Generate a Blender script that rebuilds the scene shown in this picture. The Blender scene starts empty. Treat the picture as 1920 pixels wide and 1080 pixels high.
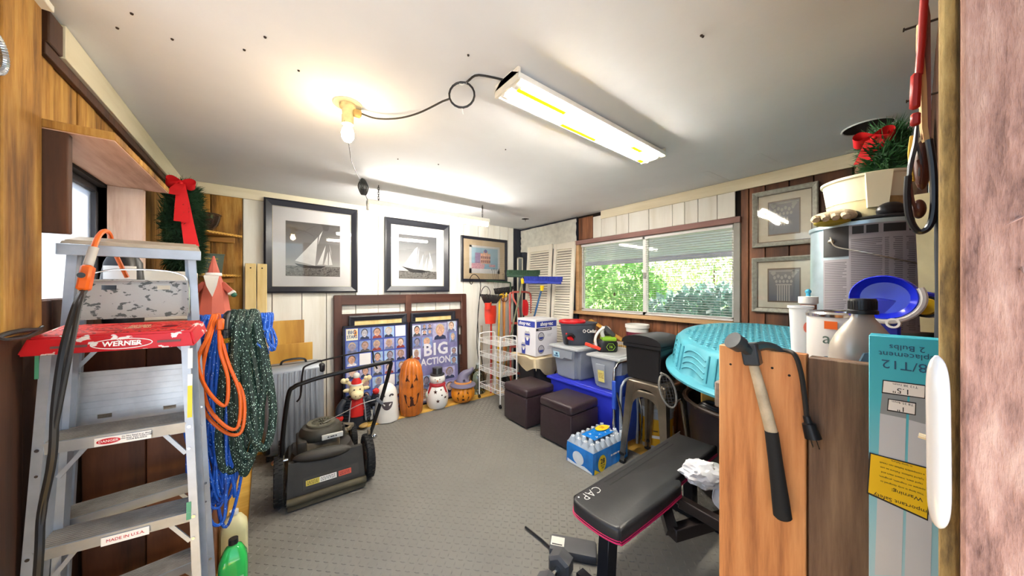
import bpy, bmesh, math, random
from mathutils import Vector, Matrix, Euler
PI = math.pi
random.seed(7)
SC = bpy.context.scene
COL = SC.collection

# ------------------------------------------------------------------ camera, sky, exposure
FPX, YAW, CAMZ = 590.0, math.radians(38), 1.40
cd = bpy.data.cameras.new('camera'); cam = bpy.data.objects.new('camera', cd); COL.objects.link(cam)
cam.location = (0, 0, CAMZ); cam.rotation_euler = (PI/2, 0, -YAW)
cd.sensor_width = 36; cd.lens = 36*FPX/1920; cd.clip_start = .01; cd.clip_end = 200
SC.camera = cam
w = bpy.data.worlds.new('sky'); SC.world = w; w.use_nodes = True
nt = w.node_tree; bg = nt.nodes['Background']
sk = nt.nodes.new('ShaderNodeTexSky'); sk.sky_type = 'NISHITA'; sk.sun_disc = False
sk.sun_elevation = math.radians(48); sk.sun_rotation = math.radians(60); sk.dust_density = 3; sk.air_density = 1.0
nt.links.new(sk.outputs[0], bg.inputs[0]); bg.inputs[1].default_value = 0.4
sd = bpy.data.lights.new('sun', 'SUN'); sd.energy = 20; sd.angle = .03; sd.color = (1, .95, .86)
so = bpy.data.objects.new('sun', sd); COL.objects.link(so); so.rotation_euler = Vector((.25, -.5, -.8)).to_track_quat('-Z', 'Y').to_euler(); so.location = (8, 4, 8)
vs = SC.view_settings; vs.view_transform = 'Standard'; vs.look = 'None'; vs.gamma = 1; vs.use_curve_mapping = False
vs.exposure = 0.9

# ------------------------------------------------------------------ pixel helpers (1920x1080 frame)
SY, CY = math.sin(YAW), math.cos(YAW)
def ray(u, v):
    x = (u-960)/FPX; z = -(v-540)/FPX
    return Vector((SY + x*CY, CY - x*SY, z))
CP = Vector((0, 0, CAMZ))
def PT(u, v, t): return CP + ray(u, v)*t
def PX(u, v, X): d = ray(u, v); return CP + d*(X/d.x)
def PY(u, v, Y): d = ray(u, v); return CP + d*(Y/d.y)
def PZ(u, v, Z): d = ray(u, v); return CP + d*((Z-CAMZ)/d.z)

# ------------------------------------------------------------------ materials
def lin(h):
    if not isinstance(h, str): return tuple(h)[:3]
    h = h.lstrip('#'); o = []
    for i in (0, 2, 4):
        c = int(h[i:i+2], 16)/255
        o.append(c/12.92 if c <= .04045 else ((c+.055)/1.055)**2.4)
    return tuple(o)
MATS = {}
def _noise(nt, scale, detail=4, vec=None, rough=.55):
    n = nt.nodes.new('ShaderNodeTexNoise'); n.inputs['Scale'].default_value = scale
    n.inputs['Detail'].default_value = detail; n.inputs['Roughness'].default_value = rough
    if vec: nt.links.new(vec, n.inputs['Vector'])
    return n
def _ramp(nt, fac, stops):
    r = nt.nodes.new('ShaderNodeValToRGB'); nt.links.new(fac, r.inputs[0]); e = r.color_ramp.elements
    while len(e) < len(stops): e.new(.5)
    for k, (p, c) in enumerate(stops): e[k].position = p; e[k].color = lin(c)+(1,)
    return r
def _base(name):
    m = bpy.data.materials.new(name); m.use_nodes = True; nt = m.node_tree
    return m, nt, nt.nodes['Principled BSDF']
def _vec(nt, scale=(1, 1, 1), rnd=True):
    tc = nt.nodes.new('ShaderNodeTexCoord'); mp = nt.nodes.new('ShaderNodeMapping'); mp.inputs['Scale'].default_value = scale
    nt.links.new(tc.outputs['Object'], mp.inputs['Vector'])
    if rnd:
        oi = nt.nodes.new('ShaderNodeObjectInfo'); mu = nt.nodes.new('ShaderNodeMath'); mu.operation = 'MULTIPLY'; mu.inputs[1].default_value = 37
        nt.links.new(oi.outputs['Random'], mu.inputs[0]); nt.links.new(mu.outputs[0], mp.inputs['Location'])
    return mp.outputs[0]
def _bump(nt, b, h, strength, dist=.01):
    bp = nt.nodes.new('ShaderNodeBump'); bp.inputs['Strength'].default_value = strength; bp.inputs['Distance'].default_value = dist
    nt.links.new(h, bp.inputs['Height']); nt.links.new(bp.outputs[0], b.inputs['Normal'])
def M(name, col, r=.5, me=0, var=.12, sc=6, bump=0, bsc=80, tr=0, em=0, coat=0, ior=1.45, alpha=1, sss=0):
    if name in MATS: return MATS[name]
    m, nt, b = _base(name); c = lin(col)
    v = _vec(nt); n = _noise(nt, sc, 5, v)
    rp = _ramp(nt, n.outputs['Fac'], [(.3, [x*(1-var) for x in c]), (.7, [min(1, x*(1+var)) for x in c])])
    nt.links.new(rp.outputs[0], b.inputs['Base Color'])
    b.inputs['Roughness'].default_value = r; b.inputs['Metallic'].default_value = me
    b.inputs['Transmission Weight'].default_value = tr; b.inputs['IOR'].default_value = ior
    b.inputs['Coat Weight'].default_value = coat; b.inputs['Alpha'].default_value = alpha
    if em: b.inputs['Emission Color'].default_value = c+(1,); b.inputs['Emission Strength'].default_value = em
    if bump: _bump(nt, b, _noise(nt, bsc, 3, v).outputs['Fac'], bump)
    MATS[name] = m; return m
def WOOD(name, light, mid, dark, ax='z', sc=14, r=.7, bump=.35, stain=.5, st=10):
    if name in MATS: return MATS[name]
    m, nt, b = _base(name)
    s = [1, 1, 1]; s['xyz'.index(ax)] = 1/st
    v = _vec(nt, s); n = _noise(nt, sc, 8, v, .65)
    rp = _ramp(nt, n.outputs['Fac'], [(.28, dark), (.48, mid), (.72, light)])
    v2 = _vec(nt, [1 if k != 'xyz'.index(ax) else .35 for k in range(3)]); n2 = _noise(nt, 4.5, 5, v2)
    rp2 = _ramp(nt, n2.outputs['Fac'], [(.3, (.25, .2, .16)), (.62, (1, 1, 1))])
    mx = nt.nodes.new('ShaderNodeMix'); mx.data_type = 'RGBA'; mx.blend_type = 'MULTIPLY'; mx.inputs[0].default_value = stain
    nt.links.new(rp.outputs[0], mx.inputs[6]); nt.links.new(rp2.outputs[0], mx.inputs[7])
    nt.links.new(mx.outputs[2], b.inputs['Base Color']); b.inputs['Roughness'].default_value = r
    _bump(nt, b, n.outputs['Fac'], bump, .006)
    MATS[name] = m; return m
def SPECK(name, base, fleck, scale=(60, 60, 60), thr=.25, r=.5, bump=.4, fleck2=None, warp=0):
    """small flecks of a second colour woven into a base colour"""
    if name in MATS: return MATS[name]
    m, nt, b = _base(name); v = _vec(nt, scale, False)
    if warp:
        nw = _noise(nt, .9, 5, v); ad = nt.nodes.new('ShaderNodeVectorMath'); ad.operation = 'MULTIPLY_ADD'; ad.inputs[1].default_value = (warp, warp, warp)
        nt.links.new(nw.outputs['Color'], ad.inputs[0]); nt.links.new(v, ad.inputs[2]); v = ad.outputs[0]
    vo = nt.nodes.new('ShaderNodeTexVoronoi'); vo.inputs['Scale'].default_value = 1; nt.links.new(v, vo.inputs['Vector'])
    rp = _ramp(nt, vo.outputs['Distance'], [(thr, fleck), (thr+.05, base)])
    out = rp.outputs[0]
    if fleck2:
        n = _noise(nt, .35, 2, v); r2 = _ramp(nt, n.outputs['Fac'], [(.60, (0, 0, 0)), (.64, (1, 1, 1))])
        mx = nt.nodes.new('ShaderNodeMix'); mx.data_type = 'RGBA'; nt.links.new(r2.outputs[0], mx.inputs[0])
        nt.links.new(out, mx.inputs[6]); mx.inputs[7].default_value = lin(fleck2)+(1,); out = mx.outputs[2]
    nt.links.new(out, b.inputs['Base Color']); b.inputs['Roughness'].default_value = r
    _bump(nt, b, vo.outputs['Distance'], bump, .004)
    MATS[name] = m; return m
def GLASS(name, tint='#ffffff', extra=.0):
    """thin clear pane: see-through with a real Fresnel reflection"""
    if name in MATS: return MATS[name]
    m = bpy.data.materials.new(name); m.use_nodes = True; nt = m.node_tree; nt.nodes.clear()
    o = nt.nodes.new('ShaderNodeOutputMaterial'); t = nt.nodes.new('ShaderNodeBsdfTransparent'); g = nt.nodes.new('ShaderNodeBsdfGlossy')
    t.inputs[0].default_value = lin(tint)+(1,); g.inputs['Roughness'].default_value = .03
    f = nt.nodes.new('ShaderNodeFresnel'); f.inputs[0].default_value = 1.5
    ad = nt.nodes.new('ShaderNodeMath'); ad.inputs[1].default_value = extra; nt.links.new(f.outputs[0], ad.inputs[0])
    mx = nt.nodes.new('ShaderNodeMixShader'); nt.links.new(ad.outputs[0], mx.inputs[0]); nt.links.new(t.outputs[0], mx.inputs[1]); nt.links.new(g.outputs[0], mx.inputs[2])
    nt.links.new(mx.outputs[0], o.inputs[0]); MATS[name] = m; return m
def FILM(name, col, r=.15, opac=.35):
    """thin clear plastic"""
    if name in MATS: return MATS[name]
    m, nt, b = _base(name); b.inputs['Base Color'].default_value = lin(col)+(1,); b.inputs['Roughness'].default_value = r
    b.inputs['Alpha'].default_value = opac; MATS[name] = m; return m
def EMIT(name, col, s):
    if name in MATS: return MATS[name]
    m, nt, b = _base(name); b.inputs['Base Color'].default_value = lin(col)+(1,)
    b.inputs['Emission Color'].default_value = lin(col)+(1,); b.inputs['Emission Strength'].default_value = s
    MATS[name] = m; return m

# ------------------------------------------------------------------ mesh builder
class MB:
    def __init__(s): s.b = bmesh.new(); s.mi = 0; s.X = Matrix()
    def _fin(s, verts, faces):
        if s.X != Matrix():
            for v in verts: v.co = s.X @ v.co
        for f in faces: f.material_index = s.mi
        return s
    def raw(s, vs, fs):
        V = [s.b.verts.new(s.X @ Vector(v)) for v in vs]
        for f in fs:
            try: s.b.faces.new([V[i] for i in f]).material_index = s.mi
            except ValueError: pass
        return s
    def box(s, x0, y0, z0, x1, y1, z1, bev=0, seg=1, mtx=None):
        x0, x1 = sorted((x0, x1)); y0, y1 = sorted((y0, y1)); z0, z1 = sorted((z0, z1))
        t = bmesh.new()
        bmesh.ops.create_cube(t, size=1)
        for v in t.verts: v.co = Vector(((x0+x1)/2+v.co.x*(x1-x0), (y0+y1)/2+v.co.y*(y1-y0), (z0+z1)/2+v.co.z*(z1-z0)))
        if bev > 0: bmesh.ops.bevel(t, geom=t.edges[:], offset=min(bev, .49*min(x1-x0, y1-y0, z1-z0)), segments=seg, affect='EDGES', profile=.5)
        return s.join(t, mtx)
    def join(s, t, mtx=None):
        mt = s.X @ mtx if mtx else s.X
        t.verts.index_update()
        V = [s.b.verts.new(mt @ v.co) for v in t.verts]
        for f in t.faces: s.b.faces.new([V[v.index] for v in f.verts]).material_index = s.mi
        t.free(); return s
    def hexa(s, bot, top):
        """eight-cornered solid from 4 bottom and 4 top points (same winding)"""
        return s.raw(list(bot)+list(top), [(3, 2, 1, 0), (4, 5, 6, 7)]+[(i, (i+1) % 4, (i+1) % 4+4, i+4) for i in range(4)])
    def bar(s, p, q, wx, wy, up=(0, 0, 1), bev=0):
        """rectangular bar from p to q; wx across, wy along `up`-ish"""
        p, q = Vector(p), Vector(q); d = (q-p); L = d.length; d.normalize()
        u = Vector(up); a = d.cross(u)
        if a.length < 1e-4: a = d.cross(Vector((0, 1, 0)))
        a.normalize(); c = a.cross(d)
        mt = Matrix.Translation(p) @ Matrix((a, c, d)).transposed().to_4x4()
        return s.box(-wx/2, -wy/2, 0, wx/2, wy/2, L, bev, 1, mt)
    def cyl(s, p, q, r0, r1=None, n=16, caps=True):
        r1 = r0 if r1 is None else r1
        p, q = Vector(p), Vector(q); d = (q-p).normalized(); a = d.orthogonal().normalized(); c = d.cross(a)
        vs = []
        for (o, r) in ((p, r0), (q, r1)):
            for i in range(n):
                t = 2*PI*i/n; vs.append(o+(a*math.cos(t)+c*math.sin(t))*r)
        fs = [(i, (i+1) % n, n+(i+1) % n, n+i) for i in range(n)]
        if caps: fs += [tuple(range(n-1, -1, -1)), tuple(range(n, 2*n))]
        return s.raw(vs, fs)
    def tube(s, pts, r, n=8, closed=False, caps=True):
        P = [Vector(p) for p in pts]; N = len(P)
        T = []
        for i in range(N):
            a = P[i-1] if (i > 0 or closed) else P[i]; b = P[(i+1) % N] if (i < N-1 or closed) else P[i]
            t = (b-a); T.append(t.normalized() if t.length > 1e-9 else Vector((0, 0, 1)))
        a = T[0].orthogonal().normalized(); vs = []
        for i in range(N):
            a = (a - T[i]*a.dot(T[i]))
            a = a.normalized() if a.length > 1e-6 else T[i].orthogonal().normalized()
            c = T[i].cross(a); rr = r[i] if isinstance(r, (list, tuple)) else r
            for k in range(n):
                t = 2*PI*k/n; vs.append(P[i]+(a*math.cos(t)+c*math.sin(t))*rr)
        fs = []
        for i in range(N if closed else N-1):
            j = (i+1) % N
            for k in range(n): fs.append((i*n+k, i*n+(k+1) % n, j*n+(k+1) % n, j*n+k))
        if caps and not closed: fs += [tuple(range(n-1, -1, -1)), tuple(range((N-1)*n, N*n))]
        return s.raw(vs, fs)
    def lathe(s, prof, n=28, c=(0, 0, 0), sx=1, sy=1, fn=None, close=False):
        c = Vector(c); vs = []; fs = []; m = len(prof)
        for (r, z) in prof:
            for k in range(n):
                t = 2*PI*k/n; rr = r*(fn(t, z) if fn else 1)
                vs.append(c+Vector((rr*math.cos(t)*sx, rr*math.sin(t)*sy, z)))
        for i in range(m-1 if not close else m):
            j = (i+1) % m
            for k in range(n): fs.append((i*n+k, i*n+(k+1) % n, j*n+(k+1) % n, j*n+k))
        if not close:
            if prof[0][0] > 1e-5: fs.append(tuple(range(n-1, -1, -1)))
            if prof[-1][0] > 1e-5: fs.append(tuple(range((m-1)*n, m*n)))
        return s.raw(vs, fs)
    def ball(s, c, r, sy=1, sz=1, n=16, m=10, mtx=None):
        c = Vector(c); old = s.X
        if mtx: s.X = s.X @ Matrix.Translation(c) @ mtx; c = Vector()
        pr = [(max(1e-6, r*math.sin(PI*i/m)), -r*sz*math.cos(PI*i/m)) for i in range(m+1)]
        s.lathe(pr, n, c, 1, sy); s.X = old; return s
    def prism(s, poly, d0, d1, mtx=None):
        """2-D outline (x, z) pushed along y from d0 to d1"""
        old = s.X
        if mtx: s.X = s.X @ mtx
        n = len(poly)
        s.raw([(x, d0, z) for x, z in poly]+[(x, d1, z) for x, z in poly],
              [tuple(range(n)), tuple(range(2*n-1, n-1, -1))]+[(i, n+i, n+(i+1) % n, (i+1) % n) for i in range(n)])
        s.X = old; return s
    def sheet(s, fn, nu, nv, thick=0):
        vs = [Vector(fn(i/nu, j/nv)) for i in range(nu+1) for j in range(nv+1)]
        w = nv+1
        fs = [(i*w+j, (i+1)*w+j, (i+1)*w+j+1, i*w+j+1) for i in range(nu) for j in range(nv)]
        if thick:
            n = len(vs); off = thick if isinstance(thick, Vector) else Vector((0, 0, -thick))
            vs += [v+off for v in vs]; fs += [tuple(n+i for i in reversed(f)) for f in fs]
            bd = [(0, j) for j in range(nv)]+[(i, nv) for i in range(nu)]+[(nu, j) for j in range(nv, 0, -1)]+[(i, 0) for i in range(nu, 0, -1)]
            id_ = [i*w+j for i, j in bd]
            for k in range(len(id_)):
                a, b2 = id_[k], id_[(k+1) % len(id_)]; fs.append((b2, a, n+a, n+b2))
        return s.raw(vs, fs)
    def build(s, name, mats, parent=None, loc=(0, 0, 0), rot=(0, 0, 0), W=False, ang=38, flat=False):
        me = bpy.data.meshes.new(name)
        bmesh.ops.recalc_face_normals(s.b, faces=s.b.faces[:])
        if W:
            mt = (pmat(parent) if parent else Matrix()) @ Matrix.Translation(Vector(loc)) @ Euler(rot).to_matrix().to_4x4()
            s.b.transform(mt.inverted())
        s.b.to_mesh(me); s.b.free()
        for m in (mats if isinstance(mats, (list, tuple)) else [mats]): me.materials.append(m)
        if not flat: me.shade_smooth(); me.set_sharp_from_angle(angle=math.radians(ang))
        o = bpy.data.objects.new(name, me); COL.objects.link(o)
        o.location = loc; o.rotation_euler = rot
        if parent: o.parent = parent
        return o
def pmat(o):
    m = Matrix.Translation(o.location) @ o.rotation_euler.to_matrix().to_4x4()
    return pmat(o.parent) @ m if o.parent else m
def tag(o, label, cat, group=None):
    o['label'] = label; o['category'] = cat
    if group: o['group'] = group
    return o
def thing(name, label, cat, loc=(0, 0, 0), rz=0, group=None, rx=0, ry=0):
    o = bpy.data.objects.new(name, None); COL.objects.link(o); o.empty_display_size = .05
    o.location = loc; o.rotation_euler = (rx, ry, rz)
    return tag(o, label, cat, group)
def struct(o): o['kind'] = 'structure'; return o
def dup(root, loc, rz, label=None):
    r = root.copy(); COL.objects.link(r); r.location = loc; r.rotation_euler = (root.rotation_euler.x, root.rotation_euler.y, rz)
    if label: r['label'] = label
    for ch in list(root.children):
        c = ch.copy(); COL.objects.link(c); c.parent = r
        for g in list(ch.children):
            d = g.copy(); COL.objects.link(d); d.parent = c
    return r
def basis(right, up, loc=(0, 0, 0)):
    r = Vector(right).normalized(); u = Vector(up); u = (u - r*u.dot(r)).normalized(); n = r.cross(u)
    return Matrix.Translation(Vector(loc)) @ Matrix((r, u, n)).transposed().to_4x4()
TXT = []
def text(name, body, size, mat, parent, mtx, ext=.0004, ax='CENTER', sx=1, W=False, off=0, sp=1):
    """flat lettering turned into a mesh; mtx from basis(right, up, loc) in the parent's space"""
    c = bpy.data.curves.new(name, 'FONT'); c.body = body; c.size = size; c.extrude = ext; c.align_x = ax; c.align_y = 'CENTER'
    c.offset = off; c.space_character = sp; c.resolution_u = 2
    o = bpy.data.objects.new(name+'_curve', c); COL.objects.link(o)
    mt = mtx @ Matrix.Diagonal((sx, 1, 1, 1))
    if W: mt = pmat(parent).inverted() @ mt
    TXT.append((o, name, mat, parent, mt))
def lines(parent, mtx, w, rows, gap, mat, seed=1):
    """rows of print too small to read, as thin broken bars"""
    rd = random.Random(seed); m_ = MB(); m_.X = mtx
    for k in range(rows):
        x = -w/2; y = gap*(rows-1)/2-gap*k
        while x < w/2-gap*.4:
            e = min(w/2, x+gap*rd.uniform(.6, 1.8)); m_.box(x, y-gap*.22, 0, e, y+gap*.22, .0004); x = e+gap*.35
    o = m_.build('small_print', mat, parent); o['kind'] = 'stuff'; return o
def flush_text():
    dg = bpy.context.evaluated_depsgraph_get()
    for o, name, mat, parent, mt in TXT:
        me = bpy.data.meshes.new_from_object(o.evaluated_get(dg)); me.name = name
        me.transform(mt); me.materials.clear(); me.materials.append(mat)
        n = bpy.data.objects.new(name, me); COL.objects.link(n); n.parent = parent
    for o, *_ in TXT:
        c = o.data; bpy.data.objects.remove(o); bpy.data.curves.remove(c)
def arc(c, r, a0, a1, n, ux=(1, 0, 0), uz=(0, 0, 1)):
    c = Vector(c); ux = Vector(ux); uz = Vector(uz)
    return [c+ux*(r*math.cos(a0+(a1-a0)*i/n))+uz*(r*math.sin(a0+(a1-a0)*i/n)) for i in range(n+1)]
def smooth(pts, k=6, closed=False):
    P = [Vector(p) for p in pts]; N = len(P); out = []
    for i in range(N if closed else N-1):
        p0 = P[i-1] if (i > 0 or closed) else P[0]; p1 = P[i]; p2 = P[(i+1) % N]; p3 = P[(i+2) % N] if (i+2 < N or closed) else P[-1]
        for j in range(k):
            t = j/k
            out.append(.5*((2*p1)+(p2-p0)*t+(2*p0-5*p1+4*p2-p3)*t*t+(3*p1-p0-3*p2+p3)*t**3))
    if not closed: out.append(P[-1])
    return out
def star(cx, cz, r, k=.42, n=5, a0=PI/2):
    return [(cx+(r if i % 2 == 0 else r*k)*math.cos(a0+PI*i/n), cz+(r if i % 2 == 0 else r*k)*math.sin(a0+PI*i/n)) for i in range(2*n)]
def ell(cx, cz, rx, rz, n=18, a0=0, a1=2*PI):
    return [(cx+rx*math.cos(a0+(a1-a0)*i/n), cz+rz*math.sin(a0+(a1-a0)*i/n)) for i in range(n if abs(a1-a0-2*PI) < 1e-6 else n+1)]

# common materials
BLACK = M('black_plastic', '#17171a', .38); BLK2 = M('black_metal', '#101013', .32, .2); RUBBER = M('black_rubber', '#151515', .8)
WHITE = M('white_plastic', '#e8e6df', .4, var=.04); WPAINT = M('white_paint', '#e9e4d6', .6, var=.06)
ALU = M('aluminium', '#a6adb6', .45, .45, var=.12, sc=14); STEEL = M('galvanised_steel', '#a19a8c', .28, .9, var=.25, sc=9)
RED = M('red_plastic', '#c3121b', .38, var=.06); CHROME = M('chrome', '#d0d2d4', .15, 1, var=.03); PRINT_K = M('black_ink', '#1b1a1c', .6); PRINT_W = M('white_ink', '#f1efe9', .6, var=.02)
YEL = M('yellow_plastic', '#edc213', .4, var=.05); BLUEP = M('blue_plastic', '#2b35b8', .38, var=.1)
PINE = WOOD('pale_pine', '#f1dca4', '#e5c988', '#caa560', 'z', 10, .6, .1, .15)
PLY = WOOD('yellow_plywood', '#eec666', '#dba945', '#b67f2c', 'x', 8, .55, .1, .25, 8)
# ================================================================== the room
XL, XR, YB, YF, ZC = -.57, 3.10, 3.73, -.05, 2.30
DARKW = M('dark_backing', '#1d1512', .9)
W_BROWN = WOOD('brown_wall_wood', '#a8714a', '#7a4829', '#3a1e0c', 'z', 16, .6, .4, .7)
W_DARK = WOOD('dark_wall_wood', '#6d4326', '#4d2c17', '#2a170b', 'z', 9, .7, .25, .5)
W_YEL = WOOD('raw_yellow_wood', '#dcb05c', '#b07c31', '#4f300f', 'z', 18, .8, .7, .85)
W_WHITE = WOOD('white_painted_wood', '#efeee6', '#e6e3d9', '#d2ccbb', 'z', 6, .6, .12, .08)
W_CREAM = WOOD('cream_painted_wood', '#ece3c9', '#e3d8bb', '#cdbf9c', 'x', 6, .6, .1, .08)
W_CREAMY = WOOD('cream_trim_wood', '#ece3c9', '#e3d8bb', '#cdbf9c', 'y', 6, .6, .1, .08)
W_NAVY = WOOD('dark_blue_painted_wood', '#3a3f4c', '#2a2e3a', '#1c1e26', 'z', 6, .7, .1, .2)
CEILM = M('ceiling_drywall', '#dee0e2', .85, var=.035, sc=2.5, bump=.08, bsc=25)
mb = MB(); mb.box(XL-.2, YF-.6, -.08, XR+.1, YB+.1, 0); floor = struct(mb.build('floor', PLY))
mb = MB(); mb.box(XL-.1, YF-.25, ZC, XR+.1, YB+.1, ZC+.06); ceil = struct(mb.build('ceiling', CEILM))
NAILM = M('nail_head', '#3a3029', .5, .6)
for (u, v) in [(220, 52), (323, 73), (247, 25), (458, 93), (497, 69), (560, 132), (878, 103), (1315, 66), (1318, 68), (746, 298), (822, 308), (948, 280)]:
    p = PZ(u, v, ZC); m_ = MB(); m_.cyl(p, p-Vector((0, 0, .004)), .005, .004, 6); m_.build('nail', NAILM, ceil, W=True)
for (u0, v0, u1, v1) in [(1320, 322, 1375, 345), (1418, 290, 1450, 305), (1200, 356, 1250, 350)]:
    a, b_ = PZ(u0, v0, ZC), PZ(u1, v1, ZC); m_ = MB(); m_.bar(a, b_, .05, .003, (0, 0, 1)); m_.build('joint_tape', CEILM, ceil)
# round holes cut in the ceiling with a dark disc behind
for (u, v, r) in [(985, 410, .055), (1627, 237, .10)]:
    p = PZ(u, v, ZC)
    m_ = MB(); m_.cyl(p+Vector((0, 0, -.002)), p+Vector((0, 0, -.001)), r, r, 24); h = m_.build('hole', DARKW, ceil)
    m_ = MB(); m_.tube(arc(p-Vector((0, 0, .003)), r, 0, 2*PI, 24, (1, 0, 0), (0, 1, 0))[:-1], .004, 6, True); m_.build('rim', CEILM, h)
    m_ = MB(); m_.cyl(p, p-Vector((0, 0, .035)), .004, .003, 6); m_.build('screw', NAILM, h)

def plank(par, mat, p0, p1, bev=.003, name='plank'):
    m_ = MB(); m_.box(*p0, *p1, bev); return m_.build(name, mat, par, loc=((p0[0]+p1[0])/2, (p0[1]+p1[1])/2, (p0[2]+p1[2])/2), W=True)

# ---- back wall
mb = MB(); mb.box(XL-.1, YB+.02, 0, XR+.1, YB+.06, ZC); wb = struct(mb.build('wall_back', DARKW))
us = [335, 395, 455, 510, 566, 612, 667, 709, 750, 781, 817, 843, 869, 897, 916, 937, 953, 963, 979]
xs = [PY(u, 540, YB).x for u in us]
for i in range(len(xs)-1):
    m_ = W_YEL if us[i] < 450 else (W_NAVY if us[i] >= 963 else W_WHITE)
    j = random.uniform(-.003, .003)
    plank(wb, m_, (xs[i]+.0025, YB+j, 0), (xs[i+1]-.0025, YB+.02, ZC))
plank(wb, W_WHITE, (xs[-1]+.002, YB, 0), (XR+.02, YB+.02, ZC))
mb = MB(); mb.box(XL+.02, YB-.018, 2.205, PY(712, 400, YB).x, YB-.004, ZC-.002, .002); struct(mb.build('trim_1', W_CREAM))
# ---- right wall with window opening
WY0, WY1, WZ0, WZ1 = .93, 2.58, 1.115, 1.94
mb = MB()
for bx in [(XR+.02, YF, 0, XR+.06, WY0-.04, ZC), (XR+.02, WY1+.04, 0, XR+.06, YB, ZC), (XR+.02, WY0-.04, 0, XR+.06, WY1+.04, WZ0-.03), (XR+.02, WY0-.04, WZ1+.03, XR+.06, WY1+.04, ZC)]: mb.box(*bx)
wr = struct(mb.build('wall_right', DARKW))
ys = [PX(u, 540, XR).y for u in (1093, 1120, 1147, 1183, 1224, 1270, 1325)]
ys = [WY1+.02]+ys[1:]+[WY0-.04]
for i in range(len(ys)-1): plank(wr, W_BROWN, (XR-random.uniform(0, .004), ys[i+1]+.002, 0), (XR+.02, ys[i]-.002, WZ0-.03))
ys = [WY0-.04]+[PX(u, 540, XR).y for u in (1404, 1435, 1480, 1526, 1600, 1660)]+[YF]
for i in range(len(ys)-1): plank(wr, W_BROWN if i in (0, 1) else W_DARK, (XR-random.uniform(0, .004), ys[i+1]+.003, 0), (XR+.02, ys[i]-.003, ZC))
ys = [YB, 3.5, 3.28, 3.05, 2.83, WY1+.05]
for i in range(len(ys)-1): plank(wr, W_NAVY, (XR-random.uniform(0, .004), ys[i+1]+.002, 0), (XR+.02, ys[i]-.002, ZC))
plank(wr, W_BROWN, (XR-.012, PX(1113, 420, XR).y+.003, WZ1+.06), (XR-.002, PX(1086, 420, XR).y, 2.27))
us = [1113, 1129, 1157, 1180, 1218, 1262, 1285, 1310, 1346, 1380]
for i in range(len(us)-1):
    plank(wr, W_WHITE, (XR-.014-random.uniform(0, .003), PX(us[i+1], 400, XR).y+.002, WZ1+.055), (XR, PX(us[i], 400, XR).y-.002, 2.215 if i else 2.25))
mb = MB(); mb.box(XR-.03, YF, 2.205, XR-.016, PX(1129, 400, XR).y, ZC-.002, .002); struct(mb.build('trim_2', W_CREAMY))
# loose plastic sheeting over insulation, top of the corner
sh = M('insulation_sheet', '#d3d2c6', .35, var=.15, sc=12, bump=.6, bsc=14)
mb = MB(); random.seed(3)
ya, yb_ = PX(1083, 430, XR).y, YB-.02
jit = [[random.uniform(-1, 1) for _ in range(13)] for _ in range(13)]
mb.sheet(lambda a, b: (XR-.02-.018*abs(jit[int(a*12)][int(b*12)]), ya+(yb_-ya)*a, 1.93+.02*jit[int(a*12)][0]*(b < .1)+(2.27-1.93)*b), 12, 12, Vector((.004, 0, 0)))
mb.build('plastic_sheet', sh, wr)
# ---- window in the right wall
M_HEAD = WOOD('window_head_wood', '#a07b74', '#8a635c', '#6a4740', 'y', 8, .6, .1, .2); M_SILL = WOOD('window_sill_wood', '#d9b285', '#c59a6b', '#a0774b', 'y', 8, .55, .1, .15)
VINYL = M('white_vinyl', '#eceae6', .35, var=.03)
win = bpy.data.objects.new('window_1', None); COL.objects.link(win); win.location = (XR, (WY0+WY1)/2, WZ0); win['kind'] = 'structure'
def wpart(name, bx, mat, bev=.002): m_ = MB(); m_.box(*bx, bev); return m_.build(name, mat, win, W=True)
wpart('head_casing', (XR-.045, WY0-.05, WZ1, XR+.02, WY1+.06, WZ1+.05), M_HEAD)
wpart('side_casing', (XR-.03, WY1, WZ0, XR+.06, WY1+.05, WZ1), M_SILL); wpart('side_casing', (XR-.03, WY0-.045, WZ0, XR+.06, WY0, WZ1), M('grey_casing', '#8d8a84', .5))
wpart('sill', (XR-.06, WY0-.06, WZ0-.035, XR+.08, WY1+.08, WZ0), M_SILL)
ym = PX(1209, 540, XR+.03).y
for (a, b_, z0, z1) in [(WY0, WY1, WZ0, WZ0+.035), (WY0, WY1, WZ1-.03, WZ1), (WY0, WY0+.03, WZ0, WZ1), (WY1-.03, WY1, WZ0, WZ1), (ym-.022, ym+.022, WZ0, WZ1)]: wpart('window_frame', (XR+.03, a, z0, XR+.065, b_, z1), VINYL)
wpart('latch', (XR+.012, ym-.008, 1.50, XR+.03, ym+.012, 1.56), M('latch_grey', '#9a9a98', .4))
PANE = GLASS('window_glass')
for a, b_ in [(WY0+.03, ym-.022), (ym+.022, WY1-.03)]: wpart('pane', (XR+.045, a, WZ0+.035, XR+.048, b_, WZ1-.03), PANE, 0)
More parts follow.
